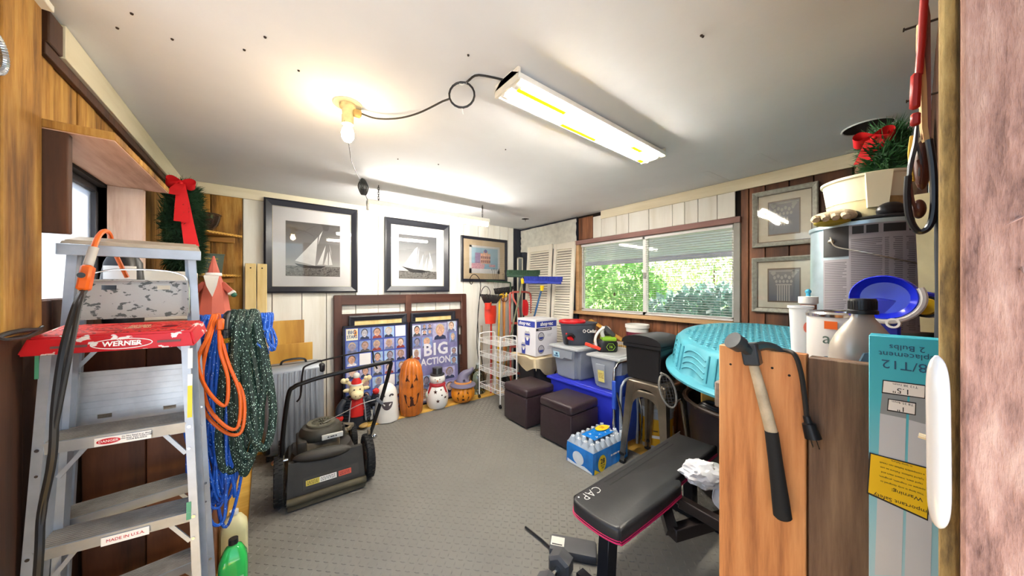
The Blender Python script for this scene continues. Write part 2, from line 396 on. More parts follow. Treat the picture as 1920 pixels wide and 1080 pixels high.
# mini blinds: each slat is a part
SLAT = M('blind_slat', '#e9e7e6', .45, var=.02)
for bi, (a, b_, lab) in enumerate([(ym+.012, WY1-.012, 'white mini blind over the window pane beside the shutters'), (WY0+.012, ym-.012, 'white mini blind over the window pane beside the column prints')]):
    bl = thing('window_blind', lab, 'blind', (XR+.012, (a+b_)/2, WZ0+.02))
    m_ = MB(); m_.box(XR-.0, a, WZ1-.032, XR+.026, b_, WZ1-.004, .003); m_.build('head_rail', SLAT, bl, W=True)
    L = b_-a-.006; zt, zb = WZ1-.045, WZ0+.035; n = 34
    m_ = MB(); m_.sheet(lambda s_, t_: ((t_-.5)*.023, (s_-.5)*L, .0022*math.sin(PI*t_)), 1, 4, .0006); me0 = m_.build('slat', SLAT, bl)
    for k in range(n):
        o = me0 if k == 0 else me0.copy()
        if k: COL.objects.link(o)
        o.location = (0, 0, zb+(zt-zb)*k/(n-1)-(WZ0+.02)); o.rotation_euler = (0, math.radians(9), 0)
    m_ = MB(); m_.box(XR+.002, a+.003, WZ0+.004, XR+.024, b_-.003, WZ0+.018, .003); m_.build('bottom_rail', SLAT, bl, W=True)
    for q in (.12, .88):
        m_ = MB(); y_ = a+(b_-a)*q; m_.cyl((XR+.0005, y_, WZ0+.015), (XR+.0005, y_, WZ1-.03), .0008, .0008, 5); m_.build('cord', SLAT, bl, W=True)
    m_ = MB(); y_ = b_-.05; m_.cyl((XR-.006, y_, WZ0+.10), (XR-.006, y_, WZ1-.03), .003, .003, 6); m_.build('tilt_wand', M('clear_wand', '#6f756f', .3), bl, W=True)

# ---- left wall, with a boxed-out window
LY0, LY1, LZ0, LZ1 = 1.66, 2.34, 1.36, 1.87
mb = MB()
for bx in [(XL-.06, 1.2, 0, XL-.02, LY0, ZC), (XL-.06, LY1, 0, XL-.02, YB, ZC), (XL-.06, LY0, 0, XL-.02, LY1, LZ0), (XL-.06, LY0, LZ1, XL-.02, LY1, ZC)]: mb.box(*bx)
wl = struct(mb.build('wall_left', DARKW))
def lp(y0, y1, z0, z1, x=XL, mat=W_YEL): plank(wl, mat, (XL-.02, y0+.002, z0), (x+random.uniform(-.003, .003), y1-.002, z1))
lp(1.22, 1.44, 1.27, ZC, XL+.035); lp(1.44, 1.625, 1.27, ZC, XL+.035)
lp(1.2, 1.63, 0, 1.26, XL, W_DARK)
yy = [1.63, 1.80, 1.98, 2.13, 2.34]
for i in range(len(yy)-1): lp(yy[i], yy[i+1], LZ1+.03, ZC); lp(yy[i], yy[i+1], 0, LZ0, XL, W_DARK)
yy = [2.34, 2.55, 2.76, 2.98, 3.2, 3.45, YB]
for i in range(len(yy)-1): lp(yy[i], yy[i+1], 0, ZC)
mb = MB(); mb.box(XL+.002, 1.79, 2.185, XL+.03, YB-.02, ZC-.002, .002); struct(mb.build('trim_3', W_CREAMY))
mb = MB(); mb.box(XL+.002, 1.70, 2.145, XL+.018, YB-.02, 2.184, .002); mb.box(XL+.002, 1.70, 2.184, XL+.025, 1.788, ZC-.01, .004); struct(mb.build('trim_4', W_DARK))
mb = MB(); mb.box(XL+.03, 1.46, 2.24, XL+.06, 1.62, 2.26, .002); struct(mb.build('trim_5', WPAINT))
# boxed window
wn = bpy.data.objects.new('window_2', None); COL.objects.link(wn); wn.location = (XL, 2.0, LZ0); wn['kind'] = 'structure'
W_PINK = WOOD('pinkish_raw_board', '#d9b49b', '#c59a80', '#94684f', 'y', 12, .7, .3, .25)
W_PINKZ = WOOD('pinkish_raw_board_upright', '#d9c0ae', '#c9ab97', '#9c7b66', 'z', 12, .7, .3, .25)
def w2(name, bx, mat, bev=.003): m_ = MB(); m_.box(*bx, bev); return m_.build(name, mat, wn, W=True)
w2('soffit', (XL-.07, 1.63, 1.885, -.395, LY1+.02, 1.888), W_PINK, 0)
w2('soffit_board', (XL-.02, 1.628, 1.888, -.393, LY1+.022, 1.915), W_YEL)
w2('near_jamb', (XL-.07, 1.63, 1.57, -.488, LY0, 1.885), W_DARK)
w2('far_jamb', (XL-.09, LY1, LZ0-.01, -.475, LY1+.03, 1.885), W_PINKZ)
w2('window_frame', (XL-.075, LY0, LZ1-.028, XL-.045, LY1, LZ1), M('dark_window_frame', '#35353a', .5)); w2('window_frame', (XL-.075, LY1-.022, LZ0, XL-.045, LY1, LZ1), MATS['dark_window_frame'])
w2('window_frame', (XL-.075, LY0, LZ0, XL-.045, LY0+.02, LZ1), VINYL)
m_, nt_, b_ = _base('frosted_pane'); b_.inputs['Base Color'].default_value = (.85, .88, .92, 1); b_.inputs['Transmission Weight'].default_value = .9; b_.inputs['Roughness'].default_value = .75; FROST = m_
w2('pane', (XL-.066, LY0+.02, LZ0, XL-.062, LY1-.02, LZ1-.02), FROST, 0)
w2('sill', (XL-.09, LY0, LZ0-.03, XL-.01, LY1, LZ0), W_PINK)
# ---- front wall to the right of the doorway, dark boards seen edge-on, and the door post
mb = MB(); mb.box(.64, YF-.08, 0, XR, YF-.02, ZC); wf = struct(mb.build('wall_front', DARKW))
for i in range(13):
    plank(wf, W_DARK, (.64+i*.19+.002, YF-.02, 0), (min(XR-.01, .64+(i+1)*.19-.002), YF+random.uniform(-.003, .003), ZC))
W_POST = WOOD('rough_sawn_post', '#e0b9a5', '#b98d7c', '#5d4038', 'z', 55, .95, 1.0, .6, 5)
W_EDGE = WOOD('rough_post_edge', '#cdb070', '#a2864f', '#4a381f', 'z', 70, .95, 1.0, .6, 6)
dp = bpy.data.objects.new('door_1', None); COL.objects.link(dp); dp.location = (.6, -.06, 0); dp['kind'] = 'structure'
m_ = MB(); m_.box(.585, -.19, 0, .66, -.0305, ZC, .003); m_.build('post', W_POST, dp, W=True)
m_ = MB(); m_.box(.598, -.0303, 0, .64, -.0175, ZC, .003); m_.build('post_edge', W_EDGE, dp, W=True)
for k in range(5):
    z_ = [2.02, 1.86, 1.47, 1.42, 1.05][k]; m_ = MB(); m_.cyl((.586, -.065, z_), (.575, -.035-.01*k, z_-.008), .0016, .0002, 5); m_.build('splinter', W_POST, dp, W=True)
m_ = MB(); m_.box(-.75, YF-.25, 0, -.62, YF-.1, ZC); struct(m_.build('wall_door', W_DARK))

# ---- rubber mat with raised tread bars
MATM = M('rubber_mat_grey', '#74716a', .62, var=.06, sc=3)
m_ = MB(); m_.box(-.085, YF-.3, .0, 2.46, 3.36, .012, .002); mat_o = tag(m_.build('rubber_mat', MATM), 'grey rubber floor mat with raised diamond tread', 'floor mat')
random.seed(1)
vs, fs = [], []; pit = .034
nx, ny = int(2.52/pit), int(3.1/pit)
for i in range(nx):
    for j in range(ny):
        x = -.085+pit*(i+.5); y = .22+pit*(j+.5)
        if x > 2.44 or y > 3.34: continue
        a = PI/4 if (i+j) % 2 else -PI/4
        c, s_ = math.cos(a), math.sin(a); l, w_ = .0165, .0042; k = len(vs)
        for (p, q, h) in [(-l, 0, .0118), (0, -w_, .0118), (l, 0, .0118), (0, w_, .0118), (-l*.45, 0, .0146), (l*.45, 0, .0146)]:
            vs.append((x+p*c-q*s_, y+p*s_+q*c, h))
        fs += [(k, k+1, k+4), (k+1, k+5, k+4), (k+1, k+2, k+5), (k+2, k+3, k+5), (k+3, k+4, k+5), (k+3, k, k+4)]
me = bpy.data.meshes.new('tread'); me.from_pydata(vs, [], fs); me.materials.append(MATM)
o = bpy.data.objects.new('tread', me); COL.objects.link(o); o.parent = mat_o; o['kind'] = 'stuff'
# long pine board on the floor along the back wall
m_ = MB(); m_.box(-.05, 3.375, 0, 2.42, 3.69, .02, .003); tag(m_.build('floor_board', PLY, loc=(1.2, 3.5, 0), W=True), 'long yellow plywood strip on the floor under the holiday figures', 'board')

# ---- outside the window
LAWN = M('lawn', '#6f8f4a', .9, var=.3, sc=2)
m_ = MB(); m_.box(XR+.15, -14, -.5, 40, 30, -.3); struct(m_.build('ground', LAWN))
m_ = MB(); m_.box(-10, -14, -.2, 3.0, YF-.62, -.1); struct(m_.build('bounce_ground', M('pale_concrete', '#aeb3ba', .9)))  # unseen pale ground, added to bounce light through the doorway onto the ceiling
m_ = MB(); m_.box(XR+.1, -3, -.28, 6.3, 8, -.1); struct(m_.build('porch_floor', MATS['pale_concrete']))  # unseen porch slab, made pale to bounce daylight up through the window
m_ = MB(); m_.box(XR+.07, -3, 2.02, 6.2, 8, 2.12); m_.box(6.1, -3, 1.93, 6.2, 8, 2.02); struct(m_.build('porch_roof', M('porch_soffit', '#c9c3cc', .7)))
def bush(name, label, c, r, h, n, col, seed, cat='shrub'):
    rd = random.Random(seed); t = thing(name, label, cat, (c[0], c[1], -.3)); vs, fs = [], []
    for i in range(n):
        a = rd.uniform(0, 2*PI); ph = math.acos(rd.uniform(-.6, 1)); k = rd.uniform(.72, 1.05)
        bmp = 1+.18*math.sin(3*a+seed)*math.sin(2.3*ph)
        p = Vector((r*k*bmp*math.sin(ph)*math.cos(a), r*k*bmp*math.sin(ph)*math.sin(a), h*.5+h*.5*k*math.cos(ph)))
        e = Euler((rd.uniform(0, PI), rd.uniform(0, PI), rd.uniform(0, PI))).to_matrix(); s_ = rd.uniform(.05, .11); q = len(vs)
        for (x, y) in ((-1, 0), (0, -.5), (1, 0), (0, .5)): vs.append(p+e @ Vector((x*s_, y*s_, 0)))
        fs.append((q, q+1, q+2, q+3))
    me = bpy.data.meshes.new('foliage'); me.from_pydata(vs, [], fs); me.materials.append(col)
    o = bpy.data.objects.new('foliage', me); COL.objects.link(o); o.parent = t
    m_ = MB(); m_.cyl((0, 0, 0), (0, 0, h*.7), .06, .03, 8); m_.build('stem', W_DARK, t)
L1 = M('leaf_green', '#7fae58', .6, var=.4, sc=5); L2 = M('leaf_light', '#bcd890', .6, var=.35, sc=5); L3 = M('leaf_blue_green', '#8fae9f', .6, var=.3, sc=5)
bush('garden_shrub', 'dense green shrub seen through the blind beside the shutters', (8.3, 5.6), 1.5, 2.6, 5200, L1, 1)
bush('garden_shrub', 'low blue-green shrub outside below the window beside the column prints', (7.0, 2.35), 1.3, 1.75, 4200, L3, 2)
bush('garden_tree', 'pale sunlit tree far outside behind the low blue-green shrub', (16, 5.6), 2.6, 3.9, 5200, L2, 3, 'tree')
bush('garden_shrub', 'small light shrub outside between the dense shrub and the low one', (11.2, 5.3), .9, 1.7, 2400, L2, 4)
bush('garden_tree', 'green tree far outside behind the dense shrub', (17, 11.6), 2.6, 4.2, 4200, L1, 5, 'tree')
# ================================================================== lamps
TUBE_S = EMIT('strip_tube', '#fff9ee', 85); TUBE = EMIT('fluorescent_tube', '#f3f5ff', 66); GLARE_Y = EMIT('yellow_glare', '#ffd800', .75); REFL = M('white_enamel', '#f2efe4', .35, var=.03)
# shop light screwed to the ceiling
a = PZ(935, 145, ZC); b_ = PZ(1228, 285, ZC)
X0, X1, Yc = .80, 2.02, 1.065
t = thing('shop_light', 'white two-tube shop light fixed to the ceiling', 'ceiling light', ((X0+X1)/2, Yc, ZC))
m_ = MB(); W_ = .165
m_.raw([(X0, Yc-W_/2, ZC-.03), (X1, Yc-W_/2, ZC-.03), (X1, Yc+W_/2, ZC-.03), (X0, Yc+W_/2, ZC-.03),
        (X0, Yc-.035, ZC-.001), (X1, Yc-.035, ZC-.001), (X1, Yc+.035, ZC-.001), (X0, Yc+.035, ZC-.001)],
       [(0, 1, 5, 4), (2, 3, 7, 6), (4, 5, 6, 7), (1, 2, 6, 5), (3, 0, 4, 7)])
m_.box(X0, Yc-W_/2-.002, ZC-.05, X1, Yc-W_/2+.002, ZC-.028); m_.box(X0, Yc+W_/2-.002, ZC-.05, X1, Yc+W_/2+.002, ZC-.028)
m_.build('housing', REFL, t, W=True)
m_ = MB()
m_.raw([(X0+.02, Yc-W_/2+.01, ZC-.031), (X1-.02, Yc-W_/2+.01, ZC-.031), (X1-.02, Yc+W_/2-.01, ZC-.031), (X0+.02, Yc+W_/2-.01, ZC-.031)], [(0, 1, 2, 3)])
m_.build('reflector', REFL, t, W=True)
for x in (X0, X1-.012):
    m_ = MB(); m_.prism([(x, ZC-.058), (x+.012, ZC-.058), (x+.012, ZC-.004), (x, ZC-.004)], Yc-W_/2, Yc+W_/2); m_.build('end_cap', M('painted_cap', '#e6e0cf', .5), t, W=True)
for y in (Yc-.04, Yc+.04):
    m_ = MB(); m_.cyl((X0+.02, y, ZC-.052), (X1-.02, y, ZC-.052), .017, .017, 14); tb = m_.build('tube', TUBE_S, t, W=True)
    for x in (X0+.012, X1-.045): m_ = MB(); m_.cyl((x, y, ZC-.052), (x+.03, y, ZC-.052), .0178, .0178, 14); m_.build('tube_end', WHITE, tb, W=True)
# yellow glare streaks of the camera, added as emissive strips under the tubes
for (x0, x1, y0, y1) in [(.83, 1.12, Yc-.047, Yc-.034), (1.18, 1.46, Yc+.034, Yc+.047), (1.70, 1.80, Yc-.046, Yc-.032), (1.90, 1.96, Yc+.03, Yc+.048)]: m_ = MB(); m_.box(x0, y0-.004, ZC-.0718, x1, y1+.004, ZC-.068); m_.build('glare_streak', GLARE_Y, t, W=True)
# hanging strip light near the back wall
HX0, HX1, HY, HZ = .68, 1.93, 2.89, 2.115
t = thing('strip_light', 'slim strip light hung on two chains above the sailboat prints', 'ceiling light', ((HX0+HX1)/2, HY, HZ))
m_ = MB(); m_.box(HX0, HY-.03, HZ, HX1, HY+.03, HZ+.042, .004); m_.build('housing', REFL, t, W=True)
for x in (HX0, HX1-.02): m_ = MB(); m_.box(x, HY-.022, HZ-.045, x+.02, HY+.022, HZ+.03, .005); m_.build('tube_holder', WHITE, t, W=True)
m_ = MB(); m_.cyl((HX0+.02, HY, HZ-.022), (HX1-.02, HY, HZ-.022), .018, .018, 14); m_.build('tube', TUBE_S, t, W=True)
CHAIN = M('dark_chain', '#3c3a36', .4, .6)
for x in (.775, 1.85):
    m_ = MB(); n = 7; z0, z1 = HZ+.042, ZC
    for k in range(n):
        zc = z0+(z1-z0)*(k+.5)/n; d = (1, 0, 0) if k % 2 else (0, 1, 0)
        m_.tube([Vector((x, HY, zc))+Vector(d)*.007*math.cos(q)+Vector((0, 0, .017*math.sin(q))) for q in [2*PI*i/10 for i in range(10)]], .002, 5, True)
    m_.build('chain', CHAIN, t, W=True)
# bare bulb on a ceiling socket
B = PZ(652, 195, ZC)
t = thing('bare_bulb_lamp', 'lit bare bulb in a cream ceiling socket', 'lamp', B)
m_ = MB(); m_.tube(arc((0, 0, -.003), .062, 0, 2*PI, 24, (1, 0, 0), (0, 1, 0))[:-1], .003, 5, True); m_.cyl((0, 0, -.001), (0, 0, -.004), .06, .06, 24); m_.build('ceiling_ring', M('stained_ceiling_ring', '#d6c9a5', .7), t)
m_ = MB(); m_.lathe([(.0, -.004), (.034, -.004), (.036, -.02), (.026, -.03), (.024, -.055), (.027, -.06), (.026, -.10), (.0, -.102)], 18); m_.build('socket', M('old_socket', '#d8c48c', .5, var=.2, sc=30), t)
m_ = MB(); m_.box(.02, -.02, -.05, .06, .012, -.018, .006); m_.build('plug', M('tan_plug', '#a98a4c', .5, var=.3, sc=40), t)
BZ = -.135
m_ = MB(); m_.lathe([(.0, -.098), (.014, -.098), (.016, -.11), (.024, -.125), (.029, -.145), (.027, -.165), (.016, -.182), (.0, -.187)], 18); m_.build('bulb', EMIT('bulb_glow', '#ffdcaa', 80), t)
m_ = MB(); m_.tube([(0, 0, -.03), (-.02, -.02, -.1), (-.012, -.02, -.2)], .001, 4); m_.build('pull_chain', CHAIN, t)
# cords between lamps
CORD = M('black_cord', '#1c1b1b', .5); WCORD = M('worn_white_cord', '#8d857a', .5)
p = [B+Vector((.05, -.005, -.03))]+[PZ(u, v, 2.275-.01*k) for k, (u, v) in enumerate([(675, 212), (705, 222), (745, 222), (785, 212), (830, 190)])]
c0 = PZ(866, 178, 2.24); rr = .055
loop = arc(c0, rr, PI*1.1, PI*4.4, 30, (CY, -SY, 0), (0, 0, 1))
e = [PZ(880, 150, 2.28), PZ(898, 141, 2.29), Vector((X0+.02, Yc+.02, ZC-.004))]
t = thing('light_cord', 'black cord looped and tied between bare bulb and shop light', 'cord', (X0, Yc, ZC-.02))
m_ = MB(); m_.tube(smooth(p, 5)+loop+smooth(e, 4), .0045, 6); m_.build('cable', CORD, t, W=True)
m_ = MB(); m_.tube([c0+Vector((0, 0, -rr)), c0+Vector((.004, -.004, -rr-.03))], .0015, 4); m_.tube(arc(c0+Vector((0, 0, rr)), .011, 0, 2*PI, 10, (CY, -SY, 0))[:-1], .002, 4, True); m_.build('cable_tie', WHITE, t, W=True)
t = thing('light_cord', 'thin cord with a bundled coil hanging from bulb to strip light', 'cord', B+Vector((0, 0, -.10)))
q = [B+Vector((-.012, -.02, -.1)), PT(655, 275, 1.75), PT(660, 305, 2.0), PT(672, 332, 2.35), PT(683, 360, 2.6), Vector((HX0+.01, HY, HZ+.03))]
m_ = MB(); m_.tube(smooth(q, 6), .0025, 6); m_.build('cable', CORD, t, W=True)
m_ = MB()
cc = PT(681, 350, 2.5)
for k in range(5):
    d = .012*(k-2); m_.tube(smooth([cc+Vector((d*.4, d*.3, .06)), cc+Vector((d+.012, 0, 0)), cc+Vector((d*.6+.004, 0, -.065)), cc+Vector((d-.012, 0, 0))], 5, True), .005, 6, True)
m_.build('bundle', CORD, t, W=True)

# ================================================================== left side
# ---- ladders, both folded flat and standing
SPLAT = SPECK('paint_spattered_aluminium', '#a7a6a2', '#4c514d', (26, 26, 40), .3, .5, .1, None, 3)
TREAD = M('worn_tread', '#9c948a', .6, .2, var=.2, sc=20)
LBL = M('sticker_white', '#eeeae2', .5, var=.03); LY = M('sticker_yellow', '#e6cf31', .5); REDINK = M('red_ink', '#c4202a', .5)
REDC = SPECK('red_cap_paint_spattered', '#c4161c', '#e7ded6', (18, 18, 30), .24, .45, .05, None, 3)
REDCT = SPECK('red_lattice_top', '#c22418', '#6d120c', (90, 90, 90), .33, .6, .6)
def slot_panel(mb_, x0, x1, z0, z1, y, ribs, slots_top):
    h = .016; zs = z1-.02-h if slots_top else z0+.028
    w_ = .034; xa, xb = x0+.045, x1-.045-w_
    mb_.box(x0, y, z0, x1, y+.004, zs); mb_.box(x0, y, zs+h, x1, y+.004, z1)
    for (p, q) in ((x0, xa), (xa+w_, xb), (xb+w_, x1)): mb_.box(p, y, zs, q, y+.004, zs+h)
    for k in range(ribs): z = z0+(z1-z0)*(k+1)/(ribs+1); mb_.box(x0+.004, y-.0015, z, x1-.004, y, z+.003)
    mb_.box(x0, y-.012, z1-.004, x1, y, z1); mb_.box(x0-.003, y-.01, z0, x0, y+.004, z1); mb_.box(x1, y-.01, z0, x1+.003, y+.004, z1)
def ladder(label, loc, rz, H, wt, wb_, nst, cap):
    t = thing('stepladder', label, 'ladder', loc, rz, rx=math.radians(-1.5))
    xw = lambda z: (wb_+(wt-wb_)*z/H)/2
    for s_ in (-1, 1):
        m_ = MB()
        for (dx, dy, wx, wy) in ((0, .0, .022, .006), (-s_*.009, .033, .004, .06), (0, .064, .022, .006)):
            m_.bar((s_*(xw(0)+dx*0)+dx, dy, 0.012), (s_*xw(H)+dx, dy, H-.02), wx, wy, (0, 1, 0))
        m_.build('front_rail', ALU, t)
        m_ = MB(); m_.box(s_*xw(0)-.018, -.012, 0, s_*xw(0)+.018, .075, .03, .006); m_.build('foot', RUBBER, t)
        m_ = MB()
        m_.bar((s_*(xw(0)-.03), .088, .012), (s_*(xw(H)-.012), .078, H-.03), .02, .03, (0, 1, 0)); m_.build('rear_rail', ALU, t)
        m_ = MB(); 
        for k in range(nst): z = H*(k+1)/(nst+1); m_.cyl((s_*xw(z), -.006, z-.015), (s_*xw(z), -.002, z-.015), .005, .004, 8); m_.cyl((s_*xw(z), -.006, z-.09), (s_*xw(z), -.002, z-.09), .004, .003, 8)
        m_.build('rivet', CHROME, t)
    for k in range(nst):
        z = H*(k+1)/(nst+1); w_ = xw(z)-.008
        m_ = MB(); T = Matrix.Translation((0, 0, z)) @ Matrix.Rotation(math.radians(13), 4, 'X')
        m_.mi = 0; m_.box(-w_, 0, -.003, w_, .078, .002, 0, 1, T)
        for q in range(9): m_.box(-w_, .004+q*.008, .002, w_, .008+q*.008, .0038, 0, 1, T)
        m_.mi = 1; m_.box(-w_, -.004, -.034, w_, -.0005, .003, 0, 1, T); m_.box(-w_, .074, -.03, w_, .078, .0, 0, 1, T)
        stp = m_.build('step', [TREAD, ALU], t)
        for s_ in (-1, 1):
            m_ = MB(); m_.bar((s_*(w_-.012), .04, z-.12), (s_*(w_-.075), .04, z-.028), .012, .005, (0, 1, 0)); m_.build('brace', ALU, t)
        m_ = MB(); m_.bar((-w_, .093, z-.05), (w_, .093, z-.05), .012, .022, (0, 0, 1)); m_.build('rear_bar', ALU, t)
        if cap == 'red' and k == nst-1:
            m_ = MB(); m_.box(-.052, -.0055, z-.032, .072, -.0042, z-.006); s2 = m_.build('sticker', LBL, t)
            m_ = MB(); m_.prism(ell(-.022, z-.019, .026, .009), -.0062, -.0056); m_.build('danger_oval', REDINK, s2)
            text('lettering', 'DANGER', .0105, PRINT_W, t, basis((1, 0, 0), (0, 0, 1), (-.022, -.0064, z-.019)))
            text('lettering', 'Do Not Stand at or Above\nthis level. YOU CAN LOSE\nYOUR BALANCE.', .0062, PRINT_K, t, basis((1, 0, 0), (0, 0, 1), (.04, -.006, z-.018)))
        if cap == 'red' and k == nst-2:
            m_ = MB(); m_.box(-.035, -.0055, z-.034, .07, -.0042, z-.008); m_.build('sticker', LBL, t)
            text('lettering', 'MADE IN U.S.A.', .0125, REDINK, t, basis((1, 0, 0), (0, 0, 1), (.018, -.006, z-.021)))
    return t, xw
lad, xw = ladder('short aluminium stepladder with paint-spattered red top cap', (-.375, 1.555, .0), math.radians(-8), 1.245, .30, .405, 3, 'red')
# red cap
m_ = MB(); zc = 1.262
m_.hexa([(-.188, -.055, zc-.05), (.188, -.055, zc-.05), (.182, .10, zc-.05), (-.182, .10, zc-.05)], [(-.172, -.035, zc), (.175, -.035, zc), (.17, .095, zc), (-.165, .095, zc)])
bmesh.ops.bevel(m_.b, geom=m_.b.edges[:], offset=.006, segments=2, affect='EDGES')
cap = m_.build('top_cap', REDC, lad, loc=(0, 0, zc), rot=(math.radians(13), 0, 0)); cap.data.transform(Matrix.Translation((0, 0, -zc)))
zc0 = zc; zc = 0
m_ = MB(); m_.box(-.155, -.022, zc-.001, .16, .082, zc+.002, .001); m_.build('lattice_top', REDCT, cap)
for (x, y, rx, ry) in [(.105, .02, .026, .018), (-.12, .03, .022, .015)]:
    m_ = MB(); m_.lathe([(1, 0), (1, .002), (.8, .002), (.75, .0)], 20, (x, y, zc+.0015), rx, ry); m_.mi = 1; m_.lathe([(.76, .0008), (.0, .0008)], 20, (x, y, zc+.0015), rx, ry); m_.build('tool_hole', [RED, M('dark_red', '#7c0d10', .6)], cap)
m_ = MB(); m_.lathe([(1, 0), (1, .002), (.93, .002), (.92, .0)], 28, (.005, .03, zc+.0015), .085, .038); m_.build('tray_rim', RED, cap)
text('lettering', 'DANGER\nDO NOT\nSTAND ON', .012, M('cream_ink', '#d8c39a', .6), cap, basis((1, 0, 0), (0, 1, 0), (.03, .03, zc+.0025)))
fn = Vector((0, -.05, .02)).normalized(); 
capb = lambda x, z: basis((1, 0, 0), (0, .37, .93), (x, -.0475+(-.0)*z-.0012, zc-.028+z))
text('lettering', 'WERNER', .021, PRINT_W, cap, capb(.018, .0), off=.0006)
m_ = MB(); m_.X = capb(.018, 0); m_.tube([(.066*math.cos(q), .0155*math.sin(q), .0003) for q in [2*PI*i/32 for i in range(32)]], .0013, 5, True); m_.build('logo_oval', PRINT_W, cap)
for x0, x1 in ((-.125, -.055), (.095, .15)):
    m_ = MB(); m_.X = capb(0, 0); m_.box(x0, -.004, -.002, x1, .003, .0008); m_.build('slot', M('slot_grey', '#6a4a46', .6), cap)
zc = zc0
# folded pail shelf with two slots and stickers
m_ = MB(); slot_panel(m_, -.148, .135, .93, 1.12, -.004, 8, False); m_.build('pail_shelf', M('ribbed_aluminium', '#c3c5c6', .38, .5, sc=20), lad, rot=(math.radians(-4), 0, 0), loc=(0, .065, 0))
for z0, z1, mt in [(1.12, 1.19, LBL), (.95, 1.06, LY), (1.06, 1.10, LBL), (.6, .66, M('sticker_green', '#4f9a77', .5))]:
    m_ = MB(); m_.box(.158, -.0045, z0, .17, -.0035, z1); m_.build('sticker', mt, lad, rot=(0, math.radians(0), 0))
m_ = MB(); m_.box(-.171, -.0045, 1.13, -.163, -.0035, 1.2); m_.build('sticker', MATS['sticker_green'], lad)
lad2, xw2 = ladder('taller plain aluminium stepladder standing behind the red-capped one', (-.375, 1.745, .0), math.radians(6), 1.555, .285, .42, 4, 'plain')
m_ = MB(); m_.hexa([(-.168, -.03, 1.535), (.168, -.03, 1.535), (.168, .10, 1.555), (-.168, .10, 1.555)], [(-.16, -.022, 1.562), (.162, -.022, 1.562), (.158, .095, 1.590), (-.15, .095, 1.590)])
bmesh.ops.bevel(m_.b, geom=m_.b.edges[:], offset=.005, segments=2, affect='EDGES')
m_.build('top_cap', M('worn_aluminium_cap', '#b3a896', .55, .2, var=.2, sc=12), lad2)
m_ = MB(); m_.box(-.17, -.034, 1.51, .17, -.03, 1.548, .002); m_.build('cap_flange', ALU, lad2)
m_ = MB(); slot_panel(m_, -.125, .13, 1.29, 1.43, -.012, 0, True); m_.build('pail_shelf', SPLAT, lad2)
m_ = MB(); m_.tube(smooth([(-.1, -.016, 1.45), (-.05, -.018, 1.465), (.05, -.018, 1.468), (.11, -.017, 1.455), (.133, -.016, 1.42), (.135, -.014, 1.30)], 5), .003, 6); m_.build('wire_bail', CHROME, lad2)
# ---- trouble light cord draped over the tall ladder
ORG = M('orange_rubber', '#e3651a', .42, var=.06)
t = thing('work_light_cord', 'orange drop-light handle with black cord draped over the tall ladder', 'cord', PT(160, 520, .98))
m_ = MB(); m_.tube(smooth([PT(238, 520, 1.28), PT(214, 470, 1.24), PT(206, 440, 1.2), PT(196, 433, 1.1), PT(184, 444, 1.05), PT(174, 470, 1.02)], 6), .007, 8); m_.build('orange_cable', ORG, t, W=True)
m_ = MB(); m_.tube([PT(176, 464, 1.02), PT(163, 505, 1.0)], .011, 10); m_.build('sleeve', M('grey_sleeve', '#b9b3aa', .6), t, W=True)
m_ = MB(); a, b_ = PT(166, 498, 1.0), PT(156, 545, .985); m_.bar(a, b_, .034, .026, (1, 0, 0), .006); m_.build('handle', ORG, t, W=True)
m_ = MB(); c = PT(152, 516, .975); m_.cyl(c, c-ray(152, 516)*.016, .0085, .0085, 14); m_.build('knob', BLACK, t, W=True)
for k, off in enumerate((0, .012)):
    m_ = MB(); m_.tube(smooth([PT(157, 545, .985), PT(140+8*k, 580, .93), PT(118+14*k, 660, .87), PT(104+8*k, 760, .85), PT(98-4*k, 860, .85), PT(78+4*k, 960, .86), PT(74-3*k, 1030, .84), PT(68, 1120, .84)], 6), .0085-.003*k, 8); m_.build('black_cable', CORD, t, W=True)
# armoured conduit hanging at the left edge
c = PX(-14, 95, XL+.06); m_ = MB(); pts = arc(c, .045, -PI*.7, PI*.7, 60, (0, 1, 0), (0, 0, 1)); rr = [.0075 if i % 2 else .0062 for i in range(61)]
m_.tube(pts, rr, 8); tag(m_.build('conduit', M('armoured_cable', '#a9adb4', .3, .9), loc=c, W=True), 'loop of grey armoured cable hanging on the yellow planks', 'cable')
m_ = MB(); m_.tube(smooth([PX(-20, 640, XL+.05), PX(5, 628, XL+.05), PX(40, 620, XL+.05), PX(75, 618, XL+.04)], 4), .006, 6); m_.tube(smooth([PX(-20, 625, XL+.05), PX(10, 636, XL+.055), PX(52, 630, XL+.05), PX(80, 612, XL+.04)], 4), .004, 6); tag(m_.build('loose_cable', CORD, loc=PX(5, 628, XL+.05), W=True), 'black cord running along the bottom edge of the yellow planks', 'cord')

# ---- plank-sided cabinet behind the ladders, with an arm that carries the ropes
W_RED = WOOD('reddish_brown_boards', '#8a4f2b', '#6b3719', '#3d1c0b', 'z', 8, .55, .2, .45)
CT = 1.245
t = thing('storage_cabinet', 'tall reddish-brown plank cabinet behind the two ladders', 'cabinet', (-.37, 2.5, 0))
for x0, x1 in ((-.555, -.392), (-.390, -.19)): m_ = MB(); m_.box(x0, 1.955, 0, x1, 1.975, CT-.02, .003); m_.build('side_board', W_RED, t, W=True)
for k in range(6): m_ = MB(); m_.box(-.21, 1.976+k*.185, 0, -.19, 1.976+(k+1)*.185-.003, CT-.02, .003); m_.build('front_board', W_RED, t, W=True)
m_ = MB(); m_.box(-.555, 1.945, CT-.02, -.18, 3.10, CT, .003); m_.build('top', W_RED, t, W=True)
m_ = MB(); m_.box(-.26, 1.872, CT-.002, .03, 1.90, CT+.026, .004); m_.build('rope_arm', W_YEL, t, W=True)
